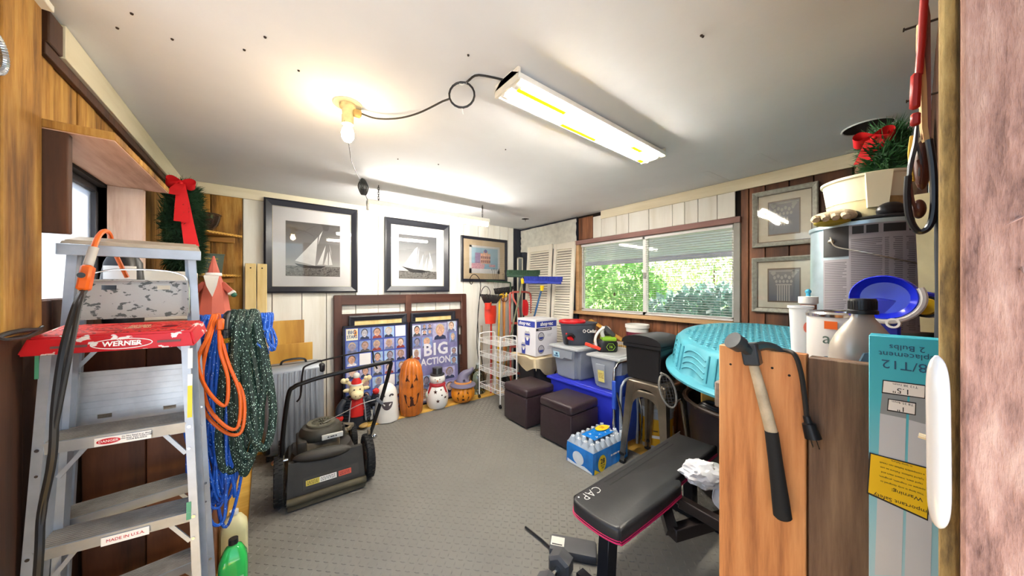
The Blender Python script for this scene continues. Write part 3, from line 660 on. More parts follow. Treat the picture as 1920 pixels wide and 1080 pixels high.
m_ = MB(); m_.box(-.245, 1.872, CT-.02, -.2, 2.2, CT+.0, .003); m_.build('arm_bracket', W_YEL, t, W=True)
# ---- ropes
AZ = CT+.026
def hank(name, label, cat, x0, x1, n, Lmin, Lmax, wid, r, mat, seed, y=1.886, dep=.028, nn=8):
    rd = random.Random(seed); m_ = MB()
    for k in range(n):
        x = x0+(x1-x0)*(k+.5)/n+rd.uniform(-.006, .006); L = rd.uniform(Lmin, Lmax); w_ = wid*rd.uniform(.6, 1.2); j = lambda: rd.uniform(-.013, .013)
        xo = rd.uniform(-.03, .03); yf = y-dep-r-rd.uniform(0, .03); yb = y+dep+r
        pts = [(x, y, AZ+r+.001), (x-.001, y-dep*.8, AZ+r*.4), (x-w_*.25+j()*.3, yf, AZ-.06), (x-w_*.5+xo*.4+j(), yf+j()*.5, AZ-L*.4), (x-w_*.55+xo+j(), yf+j(), AZ-L*.75), (x-w_*.2+xo+j(), yf-.008, AZ-L*.98),
               (x+w_*.2+xo+j(), yf+.004, AZ-L), (x+w_*.55+xo+j(), yf+.01, AZ-L*.75), (x+w_*.5+xo*.4+j(), yf+.015+j()*.5, AZ-L*.4), (x+w_*.2, yf+.012, AZ-.06), (x+.009, y-dep*.8, AZ+r*.4)]
        m_.tube(smooth(pts, 5, True), r, nn, True)
    return m_
HOSE = SPECK('green_hose_weave', '#0c2a22', '#cfeedd', (190, 190, 85), .2, .55, .3)
BROPE = SPECK('blue_rope_weave', '#1258bd', '#cfe4f7', (150, 150, 60), .14, .5, .5, '#0b3787')
t = thing('blue_rope', 'long hank of blue rope with light flecks hanging from the cabinet arm', 'rope', (-.13, 1.886, AZ))
hank('b', '', '', -.225, -.13, 12, .5, .8, .06, .006, BROPE, 4, dep=.02, nn=6).build('front_loops', BROPE, t, W=True)
hank('b', '', '', -.21, -.13, 9, .74, .90, .07, .006, BROPE, 9, dep=.034, nn=6).build('long_loops', BROPE, t, W=True)
hank('b', '', '', -.03, .02, 5, .12, .2, .015, .006, BROPE, 14, dep=.022, nn=6).build('side_loops', BROPE, t, W=True)
t = thing('orange_cord', 'orange extension cord looped in front of the blue rope', 'cord', (-.18, 1.88, AZ))
m_ = MB()
for k, (x, L, w_) in enumerate([(-.182, .50, .13), (-.17, .47, .10), (-.176, .36, .06)]):
    yf = 1.886-.075-.012*k
    pts = [(x, 1.886, AZ+.009), (x, 1.856, AZ+.003), (x-.012, yf, AZ-.07), (x-.03-.006*k, yf, AZ-L*.45), (x-.022, yf, AZ-L*.75), (x+w_*.35, yf-.005, AZ-L*.97), (x+w_*.75, yf-.004, AZ-L*.99), (x+w_*.8, yf+.004, AZ-L*.7), (x+w_*.42, yf+.006, AZ-L*.4), (x+.022, yf+.006, AZ-.08), (x+.012, 1.86, AZ+.003)]
    m_.tube(smooth(pts, 6, True), .0068, 8, True)
m_.build('loops', ORG, t, W=True)
m_ = MB(); m_.box(-.165, 1.80, AZ-.05, -.14, 1.825, AZ-.0, .006); m_.build('plug', ORG, t, W=True)
t = thing('garden_hose', 'dark green fabric hose with white flecks hung beside the blue rope', 'hose', (-.06, 1.886, AZ))
hank('h', '', '', -.118, -.03, 5, .58, .69, .085, .0165, HOSE, 21, dep=.022).build('hose_loops', HOSE, t, W=True)
m_ = MB(); m_.tube(smooth([(-.13, 1.886, AZ+.017), (-.135, 1.84, AZ+.005), (-.138, 1.815, AZ-.05)], 5), .0125, 10); m_.build('hose_end', BLACK, t, W=True)
m_ = MB(); m_.cyl((-.138, 1.815, AZ-.05), (-.139, 1.813, AZ-.085), .0145, .0145, 14)
for k in range(5): m_.tube(arc((-.138, 1.8145, AZ-.052-.007*k), .0148, 0, 2*PI, 14, (1, 0, 0), (0, 1, 0))[:-1], .0016, 4, True)
m_.build('sleeve', BLACK, t, W=True)
m_ = MB(); m_.cyl((-.139, 1.813, AZ-.085), (-.1395, 1.812, AZ-.105), .0175, .0175, 8); m_.build('brass_coupling', M('brass', '#d9a93b', .25, .9), t, W=True)
# ---- jugs on the floor
def jug(loc, label, body, h, w_, d, capm, fill=None):
    t = thing('jug', label, 'jug', loc)
    m_ = MB(); pr = [(.0, 0), (.88, 0), (1, .03), (1, .62), (.93, .74), (.55, .88), (.3, .91), (.28, .95), (0, .95)]
    f = lambda a, z: (abs(math.cos(a))**4+abs(math.sin(a))**4)**(-.25)
    m_.lathe([(r, z*h) for r, z in pr], 24, (0, 0, 0), w_/2, d/2, f); m_.build('body', body, t)
    m_ = MB(); m_.cyl((0, 0, h*.93), (0, 0, h*1.0), w_*.17, w_*.165, 18); m_.build('cap', capm, t)
    return t
j1 = jug((-.113, 1.835, 0), 'green liquid jug with black cap on the floor below the ropes', M('green_liquid', '#2fbf58', .15, var=.1, coat=.6), .305, .10, .085, BLACK)
m_ = MB(); m_.box(-.02, -.047, .05, .036, -.0435, .16, .002); m_.build('label', FILM('clear_label', '#a9e6b4', .3, .6), j1)
j2 = jug((-.13, 2.15, 0), 'milky white jug with yellow fluid standing behind the green jug', M('milky_jug', '#e9e2b0', .4, var=.1), .26, .11, .09, WHITE)
# ---- things on the cabinet
cr = thing('white_crate', 'white painted open crate on the plank cabinet', 'crate', (-.425, 2.32, CT+.001))
for (x0, y0, x1, y1) in ((-.12, -.1, .13, -.085), (-.12, .085, .13, .1), (-.12, -.085, -.105, .085), (.115, -.085, .13, .085)):
    for z in (0.0, .125): m_ = MB(); m_.box(x0, y0, z, x1, y1, z+.11, .002); m_.build('slat', WPAINT, cr)
bg_ = thing('sack', 'black and white printed sack on the cabinet below the left window', 'bag', (-.475, 2.055, CT+.001))
m_ = MB(); m_.lathe([(.0, 0), (.9, 0), (1, .06), (1.02, .16), (.85, .26), (.5, .31), (0, .315)], 20, (0, 0, 0), .062, .05, lambda a, z: 1+.06*math.sin(5*a+z*30)); m_.build('body', BLACK, bg_)
m_ = MB(); m_.sheet(lambda a, b: (.063*math.cos(-PI*.75+a*PI*.5), .0515*math.sin(-PI*.75+a*PI*.5), .19+.055*b), 6, 1, Vector((0, .001, 0))); m_.build('label', PRINT_W, bg_)
san = thing('santa_figure', 'red wooden cone Santa with white beard on the cabinet', 'figurine', (-.235, 2.45, CT+.001), math.radians(0))
SRED = M('faded_red_wood', '#c0604f', .6, var=.1)
m_ = MB(); m_.lathe([(0, 0), (.075, 0), (.06, .12), (.032, .22), (.012, .30), (.004, .335), (0, .336)], 8); m_.build('body', SRED, san)
m_ = MB(); m_.prism([(-.03, .235), (.03, .235), (.02, .18), (.002, .12), (-.02, .18)], -.056, -.03, Matrix.Rotation(math.radians(12), 4, 'X')); m_.build('beard', WHITE, san)
m_ = MB(); m_.lathe([(.034, .222), (.037, .228), (.034, .24), (.03, .24)], 10); m_.build('hat_trim', WHITE, san)
for s_ in (-1, 1):
    m_ = MB(); m_.bar((s_*.035, 0, .18), (s_*.08, -.02, .125), .03, .03, (0, 1, 0), .004); a_ = m_.build('arm', SRED, san)
    m_ = MB(); m_.bar((s_*.075, -.018, .131), (s_*.084, -.022, .12), .035, .035, (0, 1, 0), .004); m_.build('cuff', WHITE, a_)
    m_ = MB(); m_.ball((s_*.088, -.023, .115), .014); m_.build('mitten', M('green_mitten', '#2d6b57', .6), a_)
# ---- wreaths
PINEL = M('fir_green', '#2c5a30', .75, var=.35, sc=20); PINED = M('fir_dark_green', '#1f4026', .75, var=.35, sc=20)
BOWR = M('red_velvet', '#c90f19', .7, var=.1)
def wreath(name, label, c, R, r, nrm, n, seed, mat):
    rd = random.Random(seed); t = thing(name, label, 'wreath', c); nz = Vector(nrm).normalized(); ux = Vector((0, 0, 1)).cross(nz).normalized(); uz = Vector((0, 0, 1))
    vs, fs = [], []
    for i in range(n):
        a = rd.uniform(0, 2*PI); b_ = rd.uniform(0, 2*PI); rad = ux*math.cos(a)+uz*math.sin(a)
        o = rad*R+(rad*math.cos(b_)+nz*math.sin(b_))*r*rd.uniform(.2, .7)
        if o.dot(nz) < -r*.75: continue
        d = ((rad*math.cos(b_)+nz*math.sin(b_))+Vector((rd.uniform(-1, 1), rd.uniform(-1, 1), rd.uniform(-1, 1)))*.9).normalized()
        L = rd.uniform(.5, .8)*r; s_ = d.orthogonal().normalized()*.0035; k = len(vs)
        if (o+d*L).dot(nz) < -r*.85: continue
        q = d.cross(s_)
        vs += [o-s_, o+s_, o+d*L, o-q, o+q, o+d*L*.9]; fs += [(k, k+1, k+2), (k+3, k+4, k+5)]
    me = bpy.data.meshes.new('needles'); me.from_pydata([tuple(v) for v in vs], [], fs); me.materials.append(mat)
    o = bpy.data.objects.new('needles', me); COL.objects.link(o); o.parent = t; o['kind'] = 'stuff'
    m_ = MB(); m_.tube([ux*R*math.cos(q)+uz*R*math.sin(q) for q in [2*PI*i/40 for i in range(40)]], r*.55, 8, True); m_.build('core', PINED, t)
    return t, ux, uz, nz
def bow(t, c, ux, uz, nz, s, tails, mat=BOWR, tw=1, fwd=0):
    c = Vector(c)
    g = lambda x, z, y: c+ux*x*s+uz*z*s+nz*y*s
    for sg in (-1, 1):
        m_ = MB(); P = [(0, 0, 0), (sg*.5, .28, .12), (sg*.85, .2, .1), (sg*.9, -.05, .06), (sg*.6, -.22, 0), (0, 0, -.02)]
        pts = smooth(P, 5); m_.sheet(lambda a, b: g(*[pts[int(round(a*(len(pts)-1)))][k]+(0, (b-.5)*.42, (b-.5)*.5)[k] for k in range(3)]), len(pts)-1, 2, nz*.002); m_.build('bow_loop', mat, t)
    m_ = MB(); m_.ball(g(0, 0, .1), .16*s); m_.build('bow_knot', mat, t)
    for (dx, L) in tails:
        m_ = MB(); m_.sheet(lambda a, b: g(dx*a+(b-.5)*(.28+.22*a)*tw, -L*a, .05+.06*math.sin(a*7)+fwd*a), 12, 2, nz*.002); m_.build('bow_tail', mat, t)
t, ux, uz, nz = wreath('wreath', 'fir wreath with long red bow hanging on the left wall by the corner shelf', (XL+.165, 2.80, 1.755), .225, .09, (1, 0, 0), 9000, 5, PINED)
m_ = MB(); m_.cyl((-.128, 0, .25), (0, 0, .255), .003, .003, 6); m_.build('nail', NAILM, t)
bow(t, PT(339, 344, 1.78)-Vector((XL+.165, 2.80, 1.755)), Vector((.97, .24, 0)), uz, Vector((.24, -.97, 0)), .064, [(.5, 5.6), (-.1, 3.6), (-.7, 1.4)], tw=1.9, fwd=1.5)
# ---- corner shelves
t = thing('corner_shelf', 'two-tier wooden corner shelf with braided rope edge', 'shelf', (XL+.1, YB-.1, 1.5))
SHW = WOOD('shelf_wood', '#cf9a4a', '#b07c33', '#7a5320', 'x', 9, .6, .2, .3); ROPEM = M('braided_trim', '#d0a14a', .7, var=.2, sc=60)
for z, e_ in ((1.868, .40), (1.515, .395)):
    m_ = MB(); m_.raw([(XL+.004, YB-.004, z-.018), (XL+e_, YB-.004, z-.018), (XL+.004, YB-e_, z-.018), (XL+.004, YB-.004, z), (XL+e_, YB-.004, z), (XL+.004, YB-e_, z)], [(2, 1, 0), (3, 4, 5), (0, 1, 4, 3), (1, 2, 5, 4), (2, 0, 3, 5)]); sh_ = m_.build('shelf_board', SHW, t, W=True)
    m_ = MB(); a, b_ = Vector((XL+e_, YB-.008, z-.008)), Vector((XL+.012, YB-e_, z-.008)); n = 44
    for q in range(2): m_.tube([a.lerp(b_, i/n)+Vector((0, 0, 1))*.0055*math.cos(i*1.6+q*PI)+Vector((-.7, -.7, 0))*(.006+.0055*math.sin(i*1.6+q*PI)) for i in range(n+1)], .006, 5)
    m_.build('rope_trim', ROPEM, sh_, W=True)
    m_ = MB(); m_.box(XL+.05, YB-.03, z-.07, XL+e_-.05, YB-.004, z-.02, .003); m_.build('cleat', SHW, t, W=True)
bw = tag(MB().lathe([(.0, 0), (.055, 0), (.06, .006), (.092, .05), (.105, .10), (.108, .125), (.116, .13), (.114, .137), (.104, .135), (.1, .11), (.086, .05), (.052, .012), (0, .01)], 30).build('glass_bowl', M('smoky_glass', '#6d5240', .08, var=.1, tr=.75, ior=1.45), loc=(XL+.165, YB-.155, 1.8685)), 'smoky brown glass bowl on the upper corner shelf', 'bowl')
am = thing('metal_box', 'green metal box with yellow stencilled lettering on the lower corner shelf', 'box', (XL+.185, YB-.16, 1.5155), math.radians(14))
AMG = M('olive_green_metal', '#4e5c4f', .5, .1)
m_ = MB(); m_.hexa([(-.085, -.055, 0), (.085, -.055, 0), (.085, .055, 0), (-.085, .055, 0)], [(-.10, -.06, .155), (.10, -.06, .155), (.10, .06, .155), (-.10, .06, .155)]); m_.build('body', AMG, am)
m_ = MB(); m_.box(-.104, -.064, .155, .104, .064, .165, .003); m_.build('lid', AMG, am)
for k, s_ in enumerate(('CARTRIDGES', 'CAL LINKED', '1  M2', 'M L-00001')): text('lettering', s_, .017, M('yellow_stencil', '#c9b02e', .6), am, basis((1, 0, 0), (0, -.05, 1), (.012, -.0615, .122-.026*k)), sx=1.0)
# ---- boards leaning in the corner
for k, (x0, x1) in enumerate(((-.148, -.072), (-.064, .006))):
    t_ = tag(MB().box(x0, -.03, .0, x1, .0, 1.60, .003).build('pine_board', PINE, loc=(0, YB-.085, .02), rot=(math.radians(-1.6), 0, 0)), ['pale pine board leaning on the back wall beside the corner shelf', 'second pale pine board leaning between the first one and the sailboat print'][k], 'board')
    m_ = MB(); m_.cyl(((x0+x1)/2, -.032, 1.56), ((x0+x1)/2, -.029, 1.56), .006, .006, 10); m_.build('bolt_hole', DARKW, t_)
PLYZ = WOOD('golden_plywood', '#e0b253', '#cc9a3d', '#a87424', 'z', 6, .5, .08, .15)
tag(MB().box(.045, -.012, 0, .295, .0, 1.07, .002).build('plywood_offcut', PLYZ, loc=(0, YB-.06, .02), rot=(math.radians(-1.8), 0, 0)), 'narrow golden plywood offcut leaning behind the suitcase, taller piece', 'board')
tag(MB().box(-.02, -.014, 0, .36, .0, .85, .002).build('plywood_offcut', PLYZ, loc=(0, YB-.10, .02), rot=(math.radians(-2.2), 0, 0)), 'wide low golden plywood offcut leaning behind the suitcase', 'board')
t = thing('clamp_bar', 'short tan wooden bar with a bolt fixed beside the hose', 'bar', PY(493, 655, YB-.11))
p = PY(493, 655, YB-.11); m_ = MB(); m_.box(p.x-.07, p.y-.02, p.z-.015, p.x+.05, p.y+.01, p.z+.015, .003); m_.build('bar', PINE, t, W=True)
m_ = MB(); m_.cyl((p.x-.02, p.y-.02, p.z), (p.x-.02, p.y-.028, p.z), .011, .011, 8); m_.build('bolt', CHROME, t, W=True)
# ================================================================== back wall
FRAMEB = M('black_frame', '#20212a', .32, var=.1); MATW = M('mat_board_white', '#e9e7e6', .8, var=.02); PGLASS = GLASS('picture_glass')
def GRAD(name, stops, ax=2, h=1.0, z0=0.0, noise=0):
    """printed vertical shading of a picture"""
    if name in MATS: return MATS[name]
    m, nt, b = _base(name); tc = nt.nodes.new('ShaderNodeTexCoord'); sp = nt.nodes.new('ShaderNodeSeparateXYZ'); nt.links.new(tc.outputs['Object'], sp.inputs[0])
    mr = nt.nodes.new('ShaderNodeMapRange'); mr.inputs[1].default_value = z0; mr.inputs[2].default_value = z0+h; nt.links.new(sp.outputs[ax], mr.inputs[0])
    f = mr.outputs[0]
    if noise:
        n = _noise(nt, noise, 6, tc.outputs['Object']); ad = nt.nodes.new('ShaderNodeMath'); ad.operation = 'MULTIPLY_ADD'; ad.inputs[1].default_value = .8; nt.links.new(n.outputs['Fac'], ad.inputs[0]); nt.links.new(f, ad.inputs[2]); f = ad.outputs[0]
    rp = _ramp(nt, f, stops); nt.links.new(rp.outputs[0], b.inputs['Base Color']); b.inputs['Roughness'].default_value = .5
    MATS[name] = m; return m
def picture(label, loc, rz, w, h, fw, fd, fm, matm, iw, ih, idz, imgs, name='framed_print', cat='picture', inner=None, rx=0, glass=True, group=None):
    """origin: bottom centre of the frame's back; front faces local -y"""
    t = thing(name, label, cat, loc, rz, group, rx)
    m_ = MB(); o = [(-w/2, 0), (w/2, 0), (w/2, h), (-w/2, h)]; i_ = [(-w/2+fw, fw), (w/2-fw, fw), (w/2-fw, h-fw), (-w/2+fw, h-fw)]
    mid = [((a[0]*.75+b[0]*.25), (a[1]*.75+b[1]*.25)) for a, b in zip(o, i_)]
    V = [(x, 0, z) for x, z in o]+[(x, -fd*.85, z) for x, z in o]+[(x, -fd, z) for x, z in mid]+[(x, -fd*.55, z) for x, z in i_]+[(x, 0, z) for x, z in i_]
    F = []
    for k in range(4):
        for r_ in range(4): F.append((4*r_+k, 4*r_+(k+1) % 4, 4*r_+4+(k+1) % 4, 4*r_+4+k))
        F.append((16+k, 16+(k+1) % 4, (k+1) % 4, k))
    m_.raw(V, F); m_.build('frame', fm, t, ang=20)
    if inner:
        m_ = MB(); q = .006
        for (a, b, c, d) in ((-w/2+fw, fw, w/2-fw, fw+q), (-w/2+fw, h-fw-q, w/2-fw, h-fw), (-w/2+fw, fw, -w/2+fw+q, h-fw), (w/2-fw-q, fw, w/2-fw, h-fw)): m_.box(a, -fd*.5, b, c, -.006, d)
        m_.build('inner_fillet', inner, t)
    m_ = MB(); m_.box(-w/2+fw, -.006, fw, w/2-fw, -.002, h-fw); m_.build('mat_board', matm, t)
    if iw:
        pr = bpy.data.objects.new('print', None)
        m_ = MB(); m_.box(-iw/2, -.0075, idz, iw/2, -.006, idz+ih); pr = m_.build('print', imgs[0], t)
        for k, (nm, polys, mt) in enumerate(imgs[1:]):
            m_ = MB(); d = .0077+.0002*k
            for pl in polys: m_.prism([(-iw/2+x*iw, idz+z*ih) for x, z in pl], -d-.0002, -.007)
            m_.build(nm, mt, pr)
    if glass:
        m_ = MB(); m_.box(-w/2+fw, -fd*.5-.001, fw, w/2-fw, -fd*.5, h-fw); m_.build('glazing', PGLASS, t)
    return t
SAIL = M('sail_print', '#e4e3e0', .6, var=.05, sc=30); HULL = M('hull_print', '#2e2d2e', .6); MIDG = M('grey_print', '#8f8d8b', .6)
SEA = SPECK('sea_print', '#6d6a66', '#d4d2cc', (120, 120, 240), .2, .6, 0, '#3a3836')
def rect(x0, z0, x1, z1): return [(x0, z0), (x1, z0), (x1, z1), (x0, z1)]
# big sailboat print
def onback(u0, v0, u1, v1, Y):
    a, b = PY(u0, v0, Y), PY(u1, v1, Y); return a, b
yw = YB-.006
a0, a1 = PY(494.5, 549.5, yw), PY(669, 394.3, yw); x0, x1 = PY(494.5, 500, yw).x, PY(669.3, 500, yw).x
zb, zt = PY(494.5, 549.6, yw).z, (PY(494.5, 371, yw).z+PY(669, 394.3, yw).z)/2
SKY1 = GRAD('sail_sky_print', [(0, '#c9c7c4'), (.35, '#8d8987'), (1, '#4a4644')], 2, .42, .20)
picture('large black-framed sailboat photograph hanging next to the pine boards', ((x0+x1)/2, yw, zb), 0, x1-x0, zt-zb, .078*(x1-x0), .04, FRAMEB, MATW, .585*(x1-x0), .60*(zt-zb), .185*(zt-zb),
        [SKY1, ('sea', [rect(0, 0, 1, .19)], SEA),
         ('mainsail', [[(.16, .28), (.52, .20), (.57, .74), (.60, .78)], [(.57, .60), (.60, .78), (.66, .87)]], SAIL), ('foresails', [[(.56, .22), (.66, .23), (.72, .60)], [(.69, .23), (.76, .22), (.76, .48)], [(.78, .22), (.85, .23), (.79, .50)], [(.79, .62), (.83, .40), (.82, .50)]], SAIL),
         ('hull', [[(.15, .235), (.2, .2), (.3, .155), (.62, .15), (.72, .2), (.88, .205), (.6, .2), (.4, .2)]], HULL)], inner=WPAINT)
x0, x1 = PY(720, 500, yw).x, PY(840.3, 500, yw).x; zb, zt = PY(720, 548, yw).z, PY(840.3, 423, yw).z
SKY2 = GRAD('sail_sky_print_two', [(0, '#cfd0ce'), (.4, '#99999a'), (1, '#55565a')], 2, .42, .20)
picture('black-framed sailboat photograph under the slim strip light', ((x0+x1)/2, yw, zb), 0, x1-x0, zt-zb, .09*(x1-x0), .04, FRAMEB, MATW, .59*(x1-x0), .61*(zt-zb), .185*(zt-zb),
        [SKY2, ('sea', [rect(0, 0, 1, .18)], SEA),
         ('mainsail', [[(.10, .28), (.44, .20), (.48, .74), (.42, .70)], [(.48, .5), (.52, .72), (.49, .30)]], SAIL), ('foresails', [[(.50, .23), (.60, .23), (.63, .58)], [(.64, .22), (.71, .22), (.74, .52)], [(.75, .22), (.82, .22), (.79, .50)], [(.83, .22), (.90, .28), (.86, .45), (.80, .64)]], SAIL),
         ('hull', [[(.07, .28), (.2, .21), (.3, .15), (.6, .14), (.8, .19), (.84, .17), (.6, .21), (.4, .22)]], HULL)], inner=WPAINT)
x0, x1 = PY(863.5, 500, yw).x, PY(949.7, 500, yw).x; zb, zt = PY(863.5, 528, yw).z, PY(949.7, 451, yw).z
TAN = M('mat_board_tan', '#d9c3a1', .8, var=.03); PSKY = GRAD('pastel_sky_print', [(0, '#46789a'), (.4, '#7fb4d0'), (1, '#a9c9d8')], 2, .3, .15, 14)
wdw = [rect(.36+.075*i, .30+.19*j, .40+.075*i, .42+.19*j) for i in range(5) for j in range(2)]
picture('thin dark frame with pastel house print on a tan mat', ((x0+x1)/2, yw, zb), 0, x1-x0, zt-zb, .05*(x1-x0), .025, FRAMEB, TAN, .57*(x1-x0), .47*(zt-zb), .295*(zt-zb),
        [PSKY, ('paper', [rect(-.08, -.22, 0, 1.1), rect(1, -.22, 1.08, 1.1), rect(-.08, -.22, 1.08, 0), rect(-.08, 1, 1.08, 1.1)], MATW), ('house_wing', [rect(.13, .22, .36, .76)], M('mauve_print', '#a792b5', .6, var=.2, sc=60)),
         ('house', [rect(.33, .25, .70, .74), rect(.44, .74, .60, .85)], M('pink_print', '#e6b59d', .6, var=.25, sc=70)), ('garden', [[(0, 0), (.45, 0), (.5, .2), (.3, .28), (0, .25)], rect(.66, .1, .9, .22)], M('rose_print', '#dba9b4', .6, var=.3, sc=50)), ('house_window', wdw, M('plum_print', '#7a4a55', .6)), ('dome', [ell(.52, .85, .06, .09, 10)], M('violet_print', '#6b6a9c', .6))], glass=True)

# ---- headboard leaning on the back wall
HB = WOOD('dark_brown_furniture', '#5a3a2e', '#49291f', '#301812', 'x', 8, .4, .08, .2); HBZ = WOOD('dark_brown_furniture_upright', '#5a3a2e', '#49291f', '#301812', 'z', 8, .4, .08, .2)
x0, x1 = PY(626, 560, 3.67).x, PY(875, 560, 3.67).x
hb = thing('headboard', 'dark brown slatted wooden headboard leaning on the white wall', 'headboard', ((x0+x1)/2, 3.662, .02), 0, rx=math.radians(-2.0))
w2_ = (x1-x0)/2; Hh = 1.30
for (a, b) in ((-w2_, -w2_+.075), (w2_-.075, w2_), (-.035, .035)): m_ = MB(); m_.box(a, -.03, 0 if abs(a+b) > .2 else .2, b, .01, Hh-.001, .004); m_.build('post', HBZ, hb)
for (z, h_) in ((Hh-.10, .105), (Hh-.42, .225), (Hh-.66, .13), (Hh-.95, .16), (.25, .1)):
    m_ = MB(); m_.box(-w2_+.003, -.026, z, w2_-.003, .006, z+h_, .004); m_.build('rail', HB, hb)
# ---- posters in front of the headboard
SKIN = [M('portrait_tone_%d' % k, c, .6, var=.35, sc=45) for k, c in enumerate(('#c79a83', '#a9897f', '#b5b0b5', '#d0b09c', '#8d8493'))]
HAIR = [M('portrait_hair_%d' % k, c, .6, var=.4, sc=60) for k, c in enumerate(('#2a2226', '#5d4437', '#8a6b4c', '#3f3f4a', '#b9a07c'))]
CLTH = [M('portrait_cloth_%d' % k, c, .6, var=.4, sc=40) for k, c in enumerate(('#2b3350', '#8c3a34', '#47474f', '#6b6f8c', '#cfcbd2'))]
TILE = [M('portrait_back_%d' % k, c, .6, var=.25, sc=20) for k, c in enumerate(('#7f93c4', '#9bb6d6', '#c5cede', '#6b7fb8', '#a7a3c4'))]
def portrait(par, cx, cz, w_, h_, rd, y, bald=False, name='portrait'):
    m_ = MB(); g = lambda pl: [(cx+x*w_, cz+z*h_) for x, z in pl]
    m_.mi = 0; m_.prism(g(rect(-.5, -.5, .5, .5)), y-.0004, y)
    dx = rd.uniform(-.07, .07); hw = rd.uniform(.23, .29)
    m_.mi = 1; m_.prism(g([(-.42+dx, -.5), (.42+dx, -.5), (.38+dx, -.32), (.14+dx, -.2), (-.14+dx, -.2), (-.38+dx, -.32)]), y-.0006, y-.0002)
    m_.mi = 2; m_.prism(g(ell(dx, .10, hw+.06, .36, 14)), y-.0008, y-.0002)
    m_.mi = 3; m_.prism(g(ell(dx*1.15, .03, hw, .33, 14)), y-.0010, y-.0002); m_.prism(g(rect(dx-.08, -.32, dx+.08, -.2)), y-.0009, y-.0002)
    m_.mi = 2; m_.prism(g(rect(dx-.12, .03, dx-.03, .06)), y-.0012, y-.0002); m_.prism(g(rect(dx+.03, .03, dx+.12, .06)), y-.0012, y-.0002); m_.prism(g(rect(dx-.07, -.15, dx+.07, -.125)), y-.0012, y-.0002)
    m_.build(name, [rd.choice(TILE), rd.choice(CLTH), rd.choice(HAIR), rd.choice(SKIN)], par, flat=True)
PBLUE = M('poster_blue', '#3d52a3', .55, var=.15, sc=4); PVIO = M('poster_violet', '#77749f', .55, var=.3, sc=9)
PFR = M('poster_frame_black', '#1d1f2c', .4)
def poster(label, u0, u1, back):
    xa, xb = PY(u0, 600, 3.59).x, PY(u1, 600, 3.59).x
    t = thing('framed_poster', label, 'poster', ((xa+xb)/2, 3.577, .021), 0, rx=math.radians(-2.1))
    W2, H2 = (xb-xa)/2, .985
    m_ = MB()
    for (a, b, c, d) in ((-W2, 0, -W2+.022, H2), (W2-.022, 0, W2, H2), (-W2, 0, W2, .022), (-W2, H2-.022, W2, H2)): m_.box(a, -.012, b, c, .012, d, .001)
    m_.build('frame', PFR, t)
    m_ = MB(); m_.box(-W2+.02, -.004, .02, W2-.02, .004, H2-.02); s_ = m_.build('sheet', back, t)
    return t, s_, W2, H2
rd = random.Random(11)
t, s_, W2, H2 = poster('framed poster with a blue grid of portraits reading BIG STARS', 643, 766, PBLUE)
nc, nr = 5, 7; cw, ch = (2*W2-.05)/nc, (H2-.05)/nr
for i in range(nc):
    for j in range(nr):
        cx, cz = -W2+.025+cw*(i+.5), H2-.025-ch*(j+.5)
        if (i, j) == (0, 0): m_ = MB(); m_.box(cx-cw*.45, -.0046, cz-ch*.45, cx+cw*.45, -.004, cz+ch*.45); m_.build('title_tile', M('title_tile', '#d9d6bd', .6), s_); continue
        if (i, j) in ((4, 0), (1, 2), (3, 4)): m_ = MB(); m_.box(cx-cw*.45, -.0046, cz-ch*.45, cx+cw*.45, -.004, cz+ch*.45); m_.build('pale_tile', MATW, s_); continue
        portrait(s_, cx, cz, cw*.88, ch*.88, rd, -.0042)
text('title', 'BIG', .052, M('navy_ink', '#2b3f6d', .6), s_, basis((1, 0, 0), (0, 0, 1), (-W2+.025+cw*.5, -.0052, H2-.025-ch*.33)), off=.001)
text('title', 'STARS', .046, MATS['navy_ink'], s_, basis((1, 0, 0), (0, 0, 1), (-W2+.025+cw*.5, -.0052, H2-.025-ch*.68)), off=.001, sx=.78)
m_ = MB(); m_.X = Matrix.Translation((-W2+.025+cw*.66, -.0049, H2-.025-ch*.4)); m_.prism(ell(0, 0, .028, .04, 16, -PI/2, PI/2), -.0003, .0006); m_.build('title_swoosh', M('orange_ink', '#d98f35', .6), s_)
t, s_, W2, H2 = poster('framed violet collage poster reading BIG ACTION', 770, 861, PVIO)
cells = [(-.40, .90, .17, .13), (-.24, .94, .10, .06), (-.13, .94, .10, .06), (-.24, .87, .10, .06), (-.13, .87, .10, .06), (.09, .87, .30, .2), (.36, .92, .18, .13), (-.40, .76, .16, .12), (-.18, .75, .2, .13), (.38, .78, .14, .12),
         (-.40, .62, .16, .13), (.40, .60, .14, .1), (.40, .48, .14, .1), (-.40, .44, .16, .12), (-.40, .30, .16, .12), (-.2, .28, .18, .14), (.0, .30, .18, .12), (.28, .34, .26, .15), (.3, .16, .24, .14), (.02, .15, .24, .14), (-.28, .13, .26, .16)]
for (cx, cz, w_, h_) in cells: portrait(s_, cx*2*W2*.96, cz*H2-.01, w_*2*W2, h_*H2, rd, -.0042)
text('title', 'BIG', .20, M('silver_ink', '#d8d6dc', .5), s_, basis((1, 0, 0), (0, 0, 1), (.0, -.0068, H2*.64)), off=.006, sx=.98, sp=1.1)
text('title', 'ACTION', .115, MATS['silver_ink'], s_, basis((1, 0, 0), (0, 0, 1), (.0, -.0068, H2*.50)), off=.003, sx=.88)
